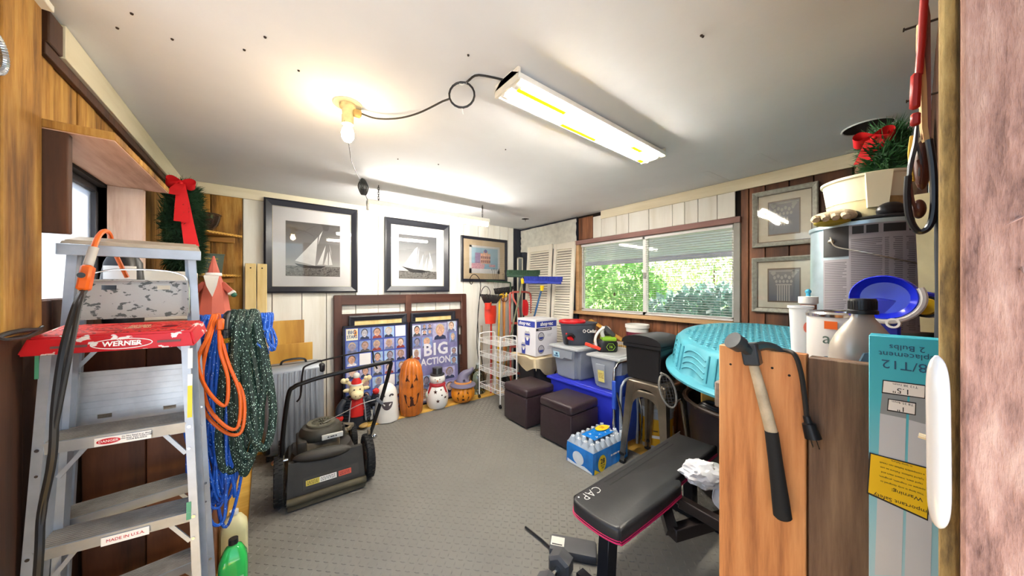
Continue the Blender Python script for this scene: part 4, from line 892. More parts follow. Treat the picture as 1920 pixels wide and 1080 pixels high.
# second, emptier black frames standing behind the posters
for k, (u0, u1, lab) in enumerate(((655, 764, 'thick black empty frame standing behind the portrait-grid poster'), (772, 855, 'thick black empty frame standing behind the violet collage poster'))):
    xa, xb = PY(u0, 600, 3.62).x, PY(u1, 600, 3.62).x
    picture(lab, ((xa+xb)/2, 3.622, .021), 0, xb-xa, 1.085, .055, .028, FRAMEB, PINE, 0, 0, 0, [], 'picture_frame', 'frame', None, math.radians(-2.1), False)

# ================================================================== holiday figures on the board
FZ = .0205
# ghost
p = PY(725, 784, 3.43)
g = thing('ghost_lantern', 'white ceramic laughing ghost', 'figurine', (p.x, p.y, FZ), math.radians(-14)); GW = M('white_ceramic', '#ece9e2', .3, var=.05, coat=.3)
gpr = [(0, 0), (.122, 0), (.124, .02), (.118, .10), (.110, .2), (.102, .28), (.088, .325), (.062, .358), (.03, .373), (0, .376)]
gx = p.x
m_ = MB(); m_.lathe(gpr, 32, fn=lambda a, z: 1+.025*math.cos(9*a)*max(0, 1-z/.12)); m_.build('body', GW, g)
DARKH = M('dark_cutout', '#4c4246', .7)
def on_lathe(poly, prof, d=.003, k=1.0):
    """outline (x, z) projected on the front of a lathe body"""
    def rad(z):
        for (r0, z0), (r1, z1) in zip(prof, prof[1:]):
            if z0 <= z <= z1 and z1 > z0: return r0+(r1-r0)*(z-z0)/(z1-z0)
        return .01
    vs = []
    for (x, z) in poly:
        r = rad(z)*k; y = -math.sqrt(max(1e-6, r*r-x*x)); vs.append((x, y-d, z))
    n = len(vs); c = Vector((0, 0, 0))
    for v in vs: c += Vector(v)
    c /= n; r = rad(c.z)*k; c.y = -math.sqrt(max(1e-6, r*r-c.x*c.x))-d
    m_ = MB(); m_.raw([tuple(c)]+vs+[(x, y+.01, z) for x, y, z in vs], [(0, i+1, (i+1) % n+1) for i in range(n)]+[(i+1, n+i+1, n+(i+1) % n+1, (i+1) % n+1) for i in range(n)])
    return m_
for sx in (-1, 1):
    on_lathe([(sx*.042+.024*math.cos(q), .268+.02*math.sin(q)) for q in [PI*i/8 for i in range(9)]]+[(sx*.042+.014*math.cos(q), .262+.012*math.sin(q)) for q in [PI-PI*i/8 for i in range(9)]], gpr).build('eye', DARKH, g)
on_lathe([(.055*math.cos(q), .205+.075*math.sin(q)) for q in [PI+PI*i/14 for i in range(15)]]+[(.02, .21), (-.02, .212)], gpr).build('mouth', DARKH, g)
# tall carved pumpkin
p = PY(771, 771, 3.425)
g = thing('tall_pumpkin', 'tall narrow carved ceramic pumpkin', 'figurine', (p.x, p.y, FZ), math.radians(-17)); PO = M('brown_orange_glaze', '#c06a23', .3, var=.3, sc=9, coat=.3)
tp = [(0, 0), (.105, 0), (.118, .03), (.126, .15), (.128, .28), (.122, .42), (.105, .52), (.075, .575), (.03, .60), (0, .6)]
m_ = MB(); m_.lathe(tp, 72, fn=lambda a, z: 1.03-.085*(1-abs(math.sin(6*a)))**2.2); m_.build('body', PO, g)
m_ = MB(); m_.tube([(0, 0, .595), (.004, 0, .615), (.012, .002, .63)], [.012, .009, .007], 8); m_.build('stem', M('stem_tan', '#8d6a32', .7), g)
DK = M('carved_dark', '#3a1505', .8)
for sx in (-1, 1): on_lathe([(sx*.022, .375), (sx*.065, .385), (sx*.042, .455)], tp, .005).build('eye', DK, g)
on_lathe([(-.018, .31), (.018, .318), (.004, .365)], tp, .005).build('nose', DK, g)
on_lathe([(-.085, .255), (-.045, .21), (-.01, .225), (.01, .205), (.05, .225), (.085, .262), (.055, .15), (.03, .115), (.005, .122), (-.035, .105), (-.06, .16)], tp, .005).build('mouth', DK, g)
# snowman
p = PY(820, 759, 3.43)
g = thing('snowman', 'white ceramic snowman with black top hat and red scarf', 'figurine', (p.x, p.y, FZ), math.radians(-24))
sp_ = [(0, 0), (.095, 0), (.118, .035), (.128, .10), (.122, .17), (.10, .23), (.075, .262), (.068, .275), (.085, .295), (.092, .325), (.085, .36), (.07, .375), (0, .38)]
m_ = MB(); m_.lathe(sp_, 32); m_.build('body', GW, g)
m_ = MB(); m_.lathe([(0, .368), (.082, .368), (.085, .376), (.08, .384), (.058, .387), (.056, .40), (.058, .45), (.055, .455), (0, .456)], 24); m_.build('top_hat', M('black_ceramic', '#2a292b', .3, coat=.3), g)
RSC = M('red_ceramic', '#b23138', .35)
m_ = MB(); m_.lathe([(.07, .25), (.09, .247), (.096, .262), (.09, .28), (.072, .282)], 24, close=True)
sc_ = m_.build('scarf', RSC, g)
for sx in (-1, 1):
    m_ = MB(); m_.hexa([(sx*.098, -.075, .16), (sx*.115, -.05, .16), (sx*.11, -.04, .16), (sx*.09, -.065, .16)], [(sx*.065, -.075, .265), (sx*.085, -.05, .265), (sx*.08, -.04, .265), (sx*.06, -.065, .265)]); m_.build('scarf_tail', RSC, sc_)
for (x, z, r_) in ((-.022, .20, .024), (.005, .10, .024), (.088, .13, .018)): on_lathe(star(x, z, r_), sp_, .002).build('star_hole', DK, g)
for (x, z) in ((.04, .218), (.05, .16)): on_lathe(ell(x, z, .008, .008, 10), sp_, .002).build('hole', DK, g)
for sx in (-1, 1): on_lathe(ell(sx*.025, .335, .005, .006, 8), sp_, .002).build('eye', DK, g)
for k in range(4): on_lathe(ell(-.025+.017*k, .31-.006*math.sin(PI*k/3), .003, .003, 6), sp_, .002).build('mouth_dot', DK, g)
m_ = MB(); m_.tube([(0, -.09, .322), (.004, -.125, .318)], [.007, .002], 8); m_.build('nose', M('carrot', '#d9772b', .5), g)
m_ = MB(); m_.ball((-.105, -.03, .15), .03, 1, 1.4); m_.build('mitten', M('mint_ceramic', '#cfe0cf', .4), g)
# witch pumpkin
p = PY(868, 751, 3.40)
g = thing('witch_pumpkin', 'round orange ceramic jack-o-lantern with purple witch hat', 'figurine', (p.x, p.y, FZ), math.radians(-28))
OR = M('orange_glaze', '#e08a1e', .3, var=.12, sc=5, coat=.3)
wp = [(0, 0), (.075, 0), (.11, .02), (.138, .075), (.142, .12), (.128, .17), (.10, .20), (0, .205)]
m_ = MB(); m_.lathe(wp, 48, fn=lambda a, z: 1.03-.08*(1-abs(math.sin(6*a)))**2.2); m_.build('body', OR, g)
HATM = M('purple_grey_ceramic', '#6f6a80', .4, var=.1)
m_ = MB(); m_.lathe([(.0, .20), (.14, .19), (.158, .195), (.155, .207), (.12, .225), (.10, .23), (0, .231)], 28); hat = m_.build('hat_brim', HATM, g)
m_ = MB(); m_.tube(smooth([(0, 0, .22), (.004, 0, .28), (.03, 0, .325), (.07, 0, .35), (.105, 0, .375), (.12, 0, .405)], 4), [.098-.088*(i/20)**.75 for i in range(21)], 18); m_.build('hat_cone', HATM, g)
m_ = MB(); m_.lathe([(.098, .222), (.108, .225), (.104, .243), (.094, .246)], 28, close=True); m_.build('hat_band', M('orange_band', '#d08a45', .4), g)
for sx in (-1, 1): on_lathe([(sx*.028, .122), (sx*.064, .122), (sx*.05, .152)], wp, .004).build('eye', DK, g)
on_lathe([(-.008, .092), (.008, .092), (0, .118)], wp, .004).build('nose', DK, g)
on_lathe([(-.075, .088), (-.055, .072), (-.03, .08), (-.012, .066), (.012, .066), (.03, .08), (.055, .072), (.075, .09), (.055, .045), (.025, .036), (.018, .046), (-.018, .046), (-.025, .036), (-.055, .045)], wp, .004).build('mouth', DK, g)
m_ = MB(); m_.prism(star(.012, .275, .015), -.1, -.075); m_.build('hat_star', M('pale_star', '#3a3444', .5), g)
# clear glass demijohn
g = thing('glass_jug', 'large clear glass jug behind the jack-o-lantern', 'jug', (2.205, 3.56, FZ))
CG = GLASS('jug_glass', '#e3ece6', .06)
m_ = MB(); m_.lathe([(0, 0), (.095, 0), (.105, .02), (.108, .20), (.09, .27), (.03, .32), (.022, .36), (.026, .365), (.02, .37)], 28); m_.build('body', CG, g)
m_ = MB(); m_.cyl((0, 0, .365), (0, 0, .39), .02, .022, 14); m_.build('stopper', M('clear_stopper', '#cfd2cf', .2), g)
# moose in a padded vest
p = PZ(665, 790, FZ)
g = thing('moose_figure', 'Christmas moose figure in dark padded jacket and red shirt', 'figurine', (.71, 3.43, FZ), math.radians(-6))
VEST = M('dark_padded_jacket', '#1e2430', .55, var=.2, sc=12); CRM = M('cream_moose', '#e6d6a8', .55, var=.12); RSH = M('red_shirt', '#c9201c', .6)
m_ = MB(); m_.lathe([(0, 0), (.10, 0), (.105, .03), (.10, .10), (.09, .13), (0, .135)], 24, (0, 0, 0), 1, .75); m_.build('trousers', M('dark_trousers', '#20222b', .7), g)
for sx in (-1, 1): m_ = MB(); m_.ball((sx*.055, -.06, .022), .045, 1.4, .5); m_.build('boot', M('tan_boot', '#a9884d', .6), g)
m_ = MB(); m_.lathe([(0, .12), (.085, .12), (.09, .2), (.07, .29), (0, .30)], 24, (0, -.02, 0), 1, .75); m_.build('shirt', RSH, g)
m_ = MB()
for k in range(8):
    z = .085+.028*k; r_ = .125-.0042*k
    for q in range(21):
        pass
    m_.tube([(r_*math.cos(a), r_*.72*math.sin(a)+.01, z) for a in [math.radians(-62+304*i/24) for i in range(25)]], .0165, 6)
m_.build('jacket', VEST, g)
m_ = MB()
for sx in (-1, 1): m_.tube([(sx*.055, -.088, .29), (sx*.066, -.098, .2), (sx*.075, -.098, .08)], .006, 6)
m_.build('zip_trim', M('grey_trim', '#8f9398', .5), g)
for sx in (-1, 1):
    P_ = [(sx*.1, 0, .27), (sx*.145, -.03, .22), (sx*.15, -.06, .15)] if sx < 0 else [(.1, 0, .26), (.15, -.03, .24), (.175, -.04, .30)]
    m_ = MB(); m_.tube(smooth(P_, 4), .036, 10); a_ = m_.build('sleeve', VEST, g)
    m_ = MB(); e_ = Vector(P_[-1])+Vector((0, 0, -.02 if sx < 0 else .03)); m_.ball(e_, .032); m_.ball(e_+Vector((-.022, -.012, .012)), .013); m_.build('mitten', RSH, a_)
m_ = MB(); m_.ball((0, -.01, .36), .07, .95, 1); m_.ball((0, -.07, .335), .058, 1, .8); m_.build('head', CRM, g)
for sx in (-1, 1):
    m_ = MB(); m_.ball((sx*.085, 0, .37), .035, .4, .55); m_.build('ear', CRM, g)
    m_ = MB(); m_.tube(smooth([(sx*.04, .01, .41), (sx*.075, .01, .445), (sx*.11, .005, .455)], 4), .018, 8); m_.ball((sx*.115, 0, .468), .026); m_.ball((sx*.085, 0, .472), .02); m_.build('antler', CRM, g)
    m_ = MB(); m_.ball((sx*.026, -.07, .385), .007); m_.build('eye', PRINT_K, g)
    m_ = MB(); m_.ball((sx*.018, -.122, .335), .006); m_.build('nostril', M('brown_nostril', '#8a6a4c', .6), g)
m_ = MB(); m_.lathe([(.05, .415), (.045, .45), (.025, .485), (0, .495)], 16); ht = m_.build('hat', RSH, g)
m_ = MB(); m_.ball((0, 0, .505), .032); m_.build('pompom', WHITE, ht)
m_ = MB(); m_.lathe([(.045, .41), (.058, .415), (.055, .43), (.043, .43)], 16, close=True); m_.build('hat_trim', WHITE, ht)
# small lantern beside the moose
g = thing('lantern', 'small black lantern between the moose and the ghost', 'lantern', (.862, 3.505, FZ), math.radians(20))
for (x, y) in ((-1, -1), (1, -1), (1, 1), (-1, 1)): m_ = MB(); m_.box(x*.032-.004, y*.032-.004, .012, x*.032+.004, y*.032+.004, .15); m_.build('post', BLK2, g)
m_ = MB(); m_.box(-.042, -.042, 0, .042, .042, .012, .002); m_.build('base', BLK2, g)
m_ = MB(); m_.hexa([(-.045, -.045, .15), (.045, -.045, .15), (.045, .045, .15), (-.045, .045, .15)], [(-.012, -.012, .19), (.012, -.012, .19), (.012, .012, .19), (-.012, .012, .19)]); m_.build('roof', BLK2, g)
m_ = MB(); m_.cyl((0, 0, .012), (0, 0, .11), .025, .025, 14); m_.build('candle', WHITE, g)
m_ = MB(); m_.tube([Vector((.022*math.cos(q), 0, .20+.022*math.sin(q))) for q in [2*PI*i/16 for i in range(16)]], .002, 5, True); m_.build('ring', BLK2, g)

# ================================================================== suitcase
SILV = M('silver_shell', '#9298a0', .35, .35, var=.08)
g = thing('suitcase', 'silver ribbed hard-shell suitcase standing behind the mower', 'suitcase', (.185, 3.265, .0148), math.radians(4))
sw, sdp, shh = .21, .13, .70
m_ = MB(); m_.box(-sw, -sdp, .04, sw, sdp, .04+shh, .045, 4); shell = m_.build('shell', SILV, g)
for k in range(9):
    x = -.15+.0375*k; m_ = MB(); m_.box(x-.012, -sdp-.006, .09, x+.012, -sdp+.004, shh+.0, .006, 2); m_.build('rib', SILV, shell)
m_ = MB(); m_.box(-sw-.002, -.014, .042, sw+.002, .014, .043+shh, .03, 3); m_.build('zip_band', BLACK, g)
for sx in (-1, 1):
    for z in (.10, .69): m_ = MB(); m_.box(sx*(sw+.003), -sdp-.004, z-.035, sx*(sw-.05), -sdp+.05, z+.045, .022, 3); m_.build('corner_guard', BLACK, g)
    for y in (-.08, .08): m_ = MB(); m_.cyl((sx*.18-.01, y, .024), (sx*.18+.01, y, .024), .024, .024, 14); m_.build('wheel', RUBBER, g)
m_ = MB(); m_.tube(smooth([(-.09, 0, .735), (-.075, 0, .77), (0, 0, .78), (.075, 0, .77), (.09, 0, .735)], 5), .009, 8); m_.build('carry_handle', BLACK, g)
# ================================================================== lawn mower
DIRT = M('dusty_black_plastic', '#2b2823', .55, var=.35, sc=10); DUST = M('dusty_grey_metal', '#6f6553', .6, .2, var=.35, sc=14)
mw = thing('lawn_mower', 'black push lawn mower with folded handle, rear side out', 'lawn mower', (.335, 2.72, .0148), math.radians(-2))
def wheel(x, y, R, wd):
    w_ = bpy.data.objects.new('x', None); bpy.data.objects.remove(w_)
    m_ = MB(); m_.X = Matrix.Translation((x, y, R)) @ Matrix.Rotation(PI/2, 4, 'Y')
    m_.lathe([(R*.72, -wd/2), (R*.94, -wd/2), (R-.004, -wd*.38), (R-.004, wd*.38), (R*.94, wd/2), (R*.72, wd/2)], 32, close=True); ty = m_.build('tyre', RUBBER, mw)
    m_ = MB(); n = 30
    for k in range(n):
        a = 2*PI*k/n
        for s_ in (-1, 1): m_.X = Matrix.Translation((x, y, R)) @ Matrix.Rotation(a+s_*.05, 4, 'X'); m_.box(.002 if s_ > 0 else -wd*.45, -.005, R-.006, wd*.45 if s_ > 0 else -.002, .005, R)
    m_.build('tread_lug', RUBBER, ty)
    m_ = MB(); m_.X = Matrix.Translation((x, y, R)) @ Matrix.Rotation(PI/2, 4, 'Y'); m_.lathe([(0, -wd*.3), (R*.2, -wd*.42), (R*.24, -wd*.2), (R*.66, -wd*.12), (R*.72, -wd*.4), (R*.72, wd*.4), (R*.66, wd*.12), (R*.24, wd*.2), (R*.2, wd*.42), (0, wd*.3)], 28); hb_ = m_.build('hub', M('rusty_hub', '#5a4030', .6, var=.3, sc=20), mw)
    m_ = MB()
    for k in range(6): a = PI*k/3; m_.X = Matrix.Translation((x, y, R)) @ Matrix.Rotation(a, 4, 'X'); m_.box(-wd*.3, -.008, R*.2, wd*.3, .008, R*.7)
    m_.build('spoke', DUST, hb_)
for x in (-.265, .265): wheel(x, -.22, .15, .05)
for x in (-.25, .25): wheel(x, .29, .10, .042)
# deck
m_ = MB(); m_.hexa([(-.235, -.30, .06), (.235, -.30, .06), (.235, .36, .06), (-.235, .36, .06)], [(-.21, -.20, .17), (.21, -.20, .17), (.2, .30, .17), (-.2, .30, .17)]); bmesh.ops.bevel(m_.b, geom=m_.b.edges[:], offset=.02, segments=2, affect='EDGES'); m_.build('deck', DIRT, mw)
m_ = MB(); m_.lathe([(0, .165), (.20, .165), (.19, .20), (.15, .21), (0, .215)], 28, (0, .05, 0)); m_.build('deck_dome', DIRT, mw)
m_ = MB(); m_.hexa([(-.225, -.345, .045), (.225, -.345, .045), (.225, -.30, .045), (-.225, -.30, .045)], [(-.215, -.285, .265), (.215, -.285, .265), (.215, -.25, .265), (-.215, -.25, .265)]); fl = m_.build('rear_flap', DIRT, mw)
fb = lambda x, z: basis((1, 0, 0), (0, .3, .95), (x, -.345+.06*(z-.045)/.19-.002, z))
m_ = MB(); m_.X = fb(.02, .15); m_.box(-.16, -.06, 0, .165, .06, .003, .001); m_.build('flap_panel', M('brown_black_panel', '#33302b', .6), fl)
for (x, w_, mt, tx) in ((-.085, .038, M('yellow_warning', '#d8c452', .6), 'CAUTION'), (.0, .05, LBL, 'DANGER'), (.10, .038, M('red_warning', '#c8543f', .6), 'WARNING')):
    m_ = MB(); m_.X = fb(x, .13); m_.box(-w_, -.016, .003, w_, .016, .0045); m_.build('sticker', mt, fl)
    lines(fl, fb(x, .13) @ Matrix.Translation((0, 0, .0046)), w_*1.7, 3, .008, PRINT_K, int(100*w_))
m_ = MB(); m_.X = Matrix.Translation((-.02, -.265, .27)) @ Matrix.Rotation(math.radians(4), 4, 'Y'); m_.ball((0, 0, 0), .175, .28, .22, 24, 12); m_.build('chute_cover', DIRT, mw)
m_ = MB(); m_.cyl((-.225, -.36, .06), (.225, -.36, .06), .022, .022, 14); m_.bar((-.22, -.35, .035), (.22, -.35, .035), .03, .05); m_.build('trailing_shield', M('dusty_trailing_bar', '#4a4331', .7, var=.3, sc=14), mw)
# engine
m_ = MB(); m_.box(-.13, -.10, .21, .10, .14, .29, .02, 2); m_.build('engine_block', DUST, mw)
m_ = MB(); m_.lathe([(0, .29), (.135, .29), (.14, .30), (.138, .34), (.12, .365), (.09, .372), (0, .374)], 30, (-.01, .02, 0)); en = m_.build('engine_shroud', M('dusty_shroud', '#3b382f', .55, var=.4, sc=9), mw)
m_ = MB(); m_.lathe([(.06, .374), (.095, .374), (.092, .386), (.064, .386)], 24, (-.01, .02, 0), close=True)
for k in range(16): a = 2*PI*k/16; m_.bar((-.01+.02*math.cos(a), .02+.02*math.sin(a), .38), (-.01+.088*math.cos(a+.5), .02+.088*math.sin(a+.5), .38), .005, .012, (0, 0, 1))
m_.build('cooling_grille', M('grille_grey', '#5d5a4b', .6), en)
m_ = MB(); m_.box(-.02, -.135, .30, .115, -.118, .335, .003); lb = m_.build('engine_label', M('label_grey', '#c9c8c2', .4), mw)
lines(lb, basis((1, 0, 0), (0, 0, 1), (.045, -.1355, .318)), .06, 1, .016, PRINT_K)
m_ = MB(); m_.box(-.165, -.12, .225, -.105, .10, .315, .012, 2); m_.build('air_filter', DIRT, mw)
m_ = MB(); m_.cyl((.12, .06, .23), (.12, .06, .31), .035, .035, 14); m_.cyl((.12, .06, .31), (.12, .06, .33), .022, .022, 12); m_.build('fuel_tank', DIRT, mw)
for k in range(3): m_ = MB(); m_.X = Matrix.Translation((.12+.03*k, .16+.03*k, .205)) @ Matrix.Rotation(.5*k, 4, 'Z'); m_.box(-.06, -.05, 0, .06, .05, .035, .012, 2); m_.build('side_cover', DUST, mw)
# handle
hz = .80
H_ = [(-.245, -.20, .21), (-.245, -.235, .40), (-.215, -.285, .70), (-.185, -.295, .755), (-.13, -.30, .775), (.0, -.305, .80), (.36, -.32, .84), (.40, -.31, .83), (.405, -.295, .79), (.345, -.23, .50), (.262, -.19, .21)]
m_ = MB(); m_.tube(smooth(H_, 6), .0135, 10); m_.build('handle', M('black_tube', '#141416', .28, .2), mw)
m_ = MB(); m_.tube(smooth([(-.17, -.30, .66), (-.15, -.305, .70), (-.14, -.30, .84), (-.11, -.295, .885), (.05, -.30, .915), (.25, -.31, .935), (.28, -.31, .92), (.285, -.31, .86), (.31, -.31, .80)], 5), .0055, 8); m_.build('bail_bar', M('black_tube_thin', '#141416', .28, .2), mw)
for x, y, z in ((-.245, -.205, .27), (.275, -.195, .27)):
    m_ = MB(); m_.bar((x, y, z-.08), (x, y-.01, z+.06), .02, .03, (0, 1, 0), .004); m_.build('handle_bracket', DUST, mw)
    m_ = MB(); m_.cyl((x-.03, y-.015, z), (x+.03, y-.015, z), .009, .009, 10); m_.ball((x+(.04 if x > 0 else -.04), y-.015, z), .018, .6, 1); m_.build('wing_nut', CHROME, mw)
m_ = MB(); m_.tube(smooth([(.0, -.02, .385), (.10, -.10, .45), (.22, -.2, .53), (.335, -.245, .56)], 5), .0025, 6); m_.build('starter_rope', M('white_rope', '#c9c4bb', .6), mw)
m_ = MB(); m_.bar((.315, -.262, .57), (.36, -.262, .52), .022, .018, (0, 1, 0), .004); m_.build('starter_grip', M('grey_grip', '#5c5f66', .5), mw)

# ================================================================== white wire trolley
WIRE = M('white_wire', '#eceae6', .35, var=.02)
ct = thing('wire_trolley', 'white wire trolley with four baskets on casters', 'trolley', (2.235, 3.15, .0148))
tx, ty, th = .12, .225, .815
for y in (-ty, ty):
    m_ = MB(); m_.tube(smooth([(-tx, y, .05), (-tx, y, .4), (-tx, y, th-.05), (-tx+.035, y, th), (0, y, th+.006), (tx-.035, y, th), (tx, y, th-.05), (tx, y, .4), (tx, y, .05)], 6), .0075, 8); m_.build('end_frame', WIRE, ct)
    for x in (-tx, tx):
        m_ = MB(); m_.cyl((x-.009, y, .021), (x+.009, y, .021), .021, .021, 14); m_.cyl((x, y, .03), (x, y, .055), .006, .006, 8); m_.build('caster', BLACK, ct)
for z in (.15, .36, .54, .71):
    m_ = MB()
    for dz, r_ in ((0, .0028), (.05, .0034)):
        m_.tube([(-tx, -ty, z+dz), (tx, -ty, z+dz), (tx, ty, z+dz), (-tx, ty, z+dz)], r_, 6, True)
    for k in range(11): x = -tx+2*tx*(k+1)/12; m_.tube([(x, -ty, z+.05), (x, -ty, z), (x, ty, z), (x, ty, z+.05)], .0016, 5)
    for k in range(7): y = -ty+2*ty*(k+1)/8; m_.tube([(-tx, y, z+.05), (-tx, y, z), (tx, y, z), (tx, y, z+.05)], .0016, 5)
    m_.build('wire_basket', WIRE, ct)
    m_ = MB()
    for k in range(22): y = -ty+2*ty*k/21.; y2 = min(ty, y+.018); m_.tube([(tx, y, z+.003), (tx, y2, z+.048)], .0022, 5)
    m_.build('lattice_side', WIRE, ct)

# ================================================================== tools in the corner
HANDLE = WOOD('tool_handle_wood', '#cf8f4c', '#b97736', '#8a5322', 'z', 12, .5, .1, .2); HYEL = M('yellow_fibreglass', '#dcb62e', .4); BLKH = M('black_rake_plastic', '#26262a', .5)
def pole(t, top, foot, r, mat, name='handle'): m_ = MB(); m_.cyl(foot, top, r, r*.95, 10); return m_.build(name, mat, t, W=True)
def tool(name, label, u, v0, Y, foot=None, cat='tool', z0=.0):
    p = PY(u, v0, Y); return thing(name, label, cat, foot or (p.x, Y, z0)), p
# shepherd hooks
t = thing('garden_hook', 'black wrought-iron garden hooks with curled tops on the white wall', 'garden hook', PY(895, 740, 3.62))
for k, pts in enumerate(([(896, 745), (900, 700), (894, 640), (899, 560), (901, 530), (893, 516), (885, 516), (880, 527), (884, 533), (887, 527)], [(918, 748), (906, 690), (898, 640), (896, 590), (901, 552), (908, 538), (915, 539), (919, 549), (915, 556), (912, 551)])):
    m_ = MB(); m_.tube(smooth([PY(u, v, 3.64-.02*k) for u, v in pts], 5), .005, 6); m_.build('hook_rod', BLK2, t, W=True)
# black leaf rake, head up
for k, (us_, vs_, uh, lab, hm, yy_) in enumerate((((897, 941, 931, 909), (551, 554, 569, 569), 905, 'black plastic leaf rake head up in front of the red shovel', HANDLE, 3.50), ((923, 964, 957, 929), (541, 536, 551, 552), 945, 'black plastic leaf rake leaning behind the hand truck', HANDLE, 3.60))):
    t = thing('leaf_rake', lab, 'rake', PY(uh, 700, yy_)*1.0)
    t.location.z = .02
    P4 = [PY(u, v, yy_) for u, v in zip(us_, vs_)]
    m_ = MB(); n = 14
    for i in range(n):
        a, b = P4[0].lerp(P4[1], i/n), P4[0].lerp(P4[1], (i+.62)/n); c, d = P4[2].lerp(P4[3], 1-(i+.62)/n), P4[2].lerp(P4[3], 1-i/n)
        off = Vector((0, -.012, 0)); tip = Vector((0, -.04, 0))
        m_.raw([a+tip, b+tip, c, d, a+tip-off, b+tip-off, c-off, d-off], [(0, 1, 2, 3), (7, 6, 5, 4), (0, 4, 5, 1), (1, 5, 6, 2), (2, 6, 7, 3), (3, 7, 4, 0)])
    m_.raw([P4[3], P4[2], P4[2].lerp(P4[1], .45)+Vector((0, -.018, 0)), P4[3].lerp(P4[0], .45)+Vector((0, -.018, 0)), P4[3]+Vector((0, .014, 0)), P4[2]+Vector((0, .014, 0)), P4[2].lerp(P4[1], .45)+Vector((0, .0, 0)), P4[3].lerp(P4[0], .45)], [(0, 1, 2, 3), (7, 6, 5, 4), (0, 4, 5, 1), (1, 5, 6, 2), (2, 6, 7, 3), (3, 7, 4, 0)])
    m_.build('rake_head', BLKH, t, W=True)
    c = (P4[2]+P4[3])/2; pole(t, c+Vector((0, 0, .02)), Vector((c.x+.01, yy_-.02, .02)), .013, hm)
# spring rake with thin wire tines
t = thing('wire_rake', 'thin wire-tined lawn rake in front of the house print', 'rake', (PY(935, 560, 3.63).x, 3.63, .02))
m_ = MB()
for k, (u, v) in enumerate(((923, 506), (927, 505), (931, 506), (934, 510), (944, 514), (947, 508), (950, 512))): m_.tube(smooth([PY(936, 556, 3.64), PY(936+(u-936)*.7, 536, 3.64), PY(u, v, 3.62), PY(u-2, v+2, 3.60)], 4), .0018, 5)
m_.build('tines', BLK2, t, W=True); pole(t, PY(936, 554, 3.64), Vector((PY(934, 600, 3.63).x, 3.62, .02)), .011, HANDLE)
# red shovel, blade up
t = thing('red_shovel', 'red plastic shovel standing blade up beside the trolley', 'shovel', (PY(919, 700, 3.46).x, 3.46, .02))
m_ = MB(); c = PY(920, 588, 3.46)
m_.sheet(lambda a, b: c+Vector(((a-.5)*.185*(1-.25*max(0, .5-b))*(1 if b < .9 else .9), -.045*(1-(2*a-1)**2), (b-.55)*.24)), 10, 8, Vector((0, .006, 0))); m_.build('blade', M('red_shovel_plastic', '#d2341f', .4), t, W=True)
c2 = PY(915, 573, 3.42); m_ = MB(); m_.cyl(c2+Vector((0, 0, -.05)), c2+Vector((0, 0, .035)), .04, .045, 14); m_.build('socket', MATS['red_shovel_plastic'], t, W=True)
pole(t, c+Vector((-.005, -.02, -.08)), Vector((c.x-.01, 3.44, .02)), .012, M('dark_red_handle', '#b3261d', .4))
# long tools
for (name, lab, u, v, Y, ub, mat, r_, hd) in (('hoe', 'yellow-handled garden tool between the shovel and the hand truck', 937, 556, 3.52, 931, HYEL, .013, 'yellow'), ('garden_fork', 'orange-wood-handled garden fork beside the hand truck', 946, 566, 3.48, 944, HANDLE, .013, 'fork'), ('spade', 'grey-weathered wooden handle standing by the garden hooks', 903, 610, 3.66, 902, WOOD('weathered_handle', '#b5a48b', '#9a8a72', '#6d5f4c', 'z', 12, .6, .1, .2), .016, 'none'),
                                      ('axe', 'short tan wooden handle standing behind the trolley', 949, 650, 3.58, 948, HANDLE, .015, 'none')):
    top = PY(u, v, Y); t = thing(name, lab, 'tool', (PY(ub, 700, Y).x, Y-.01, .02)); pole(t, top, Vector((PY(ub, 700, Y).x, Y-.01, .02)), r_, mat)
    if hd == 'yellow': m_ = MB(); m_.tube(smooth([top, top+Vector((.03, 0, .03)), top+Vector((.09, -.01, .0)), top+Vector((.11, -.01, .05))], 5), .012, 8); m_.tube([top+Vector((-.0, 0, 0)), top+Vector((.06, -.02, -.015)), top+Vector((.1, -.02, .0))], .01, 8); m_.build('grip', HYEL, t, W=True)
    if hd == 'fork':
        m_ = MB(); m_.tube(smooth([top+Vector((-.05, 0, .09)), top+Vector((-.05, 0, .03)), top, top+Vector((.05, 0, .03)), top+Vector((.05, 0, .09))], 5), .007, 6); m_.tube([top, top+Vector((0, 0, .1))], .006, 6); m_.build('tines', M('rust_brown', '#6a3d28', .6, .3), t, W=True)
    if hd == 'none':
        m_ = MB(); b_ = Vector((PY(ub, 700, Y).x, Y-.01, .02)); m_.hexa([b_+Vector((-.06, -.012, 0)), b_+Vector((.06, -.012, 0)), b_+Vector((.06, .0, 0)), b_+Vector((-.06, .0, 0))], [b_+Vector((-.075, -.02, .2)), b_+Vector((.075, -.02, .2)), b_+Vector((.075, -.008, .2)), b_+Vector((-.075, -.008, .2))]); m_.build('blade', STEEL, t, W=True)
# green T-handled rake
t = thing('bow_rake', 'dark green T-bar rake in front of the house print', 'rake', (PY(957, 600, 3.56).x, 3.56, .02))
a, b_ = PY(912, 526, 3.60), PY(957, 530, 3.56); m_ = MB(); m_.bar(a, b_, .012, .02); 
m_.build('cross_bar', M('dark_green_metal', '#28412f', .5), t, W=True); pole(t, b_, Vector((b_.x, 3.56, .02)), .011, MATS['dark_green_metal'])
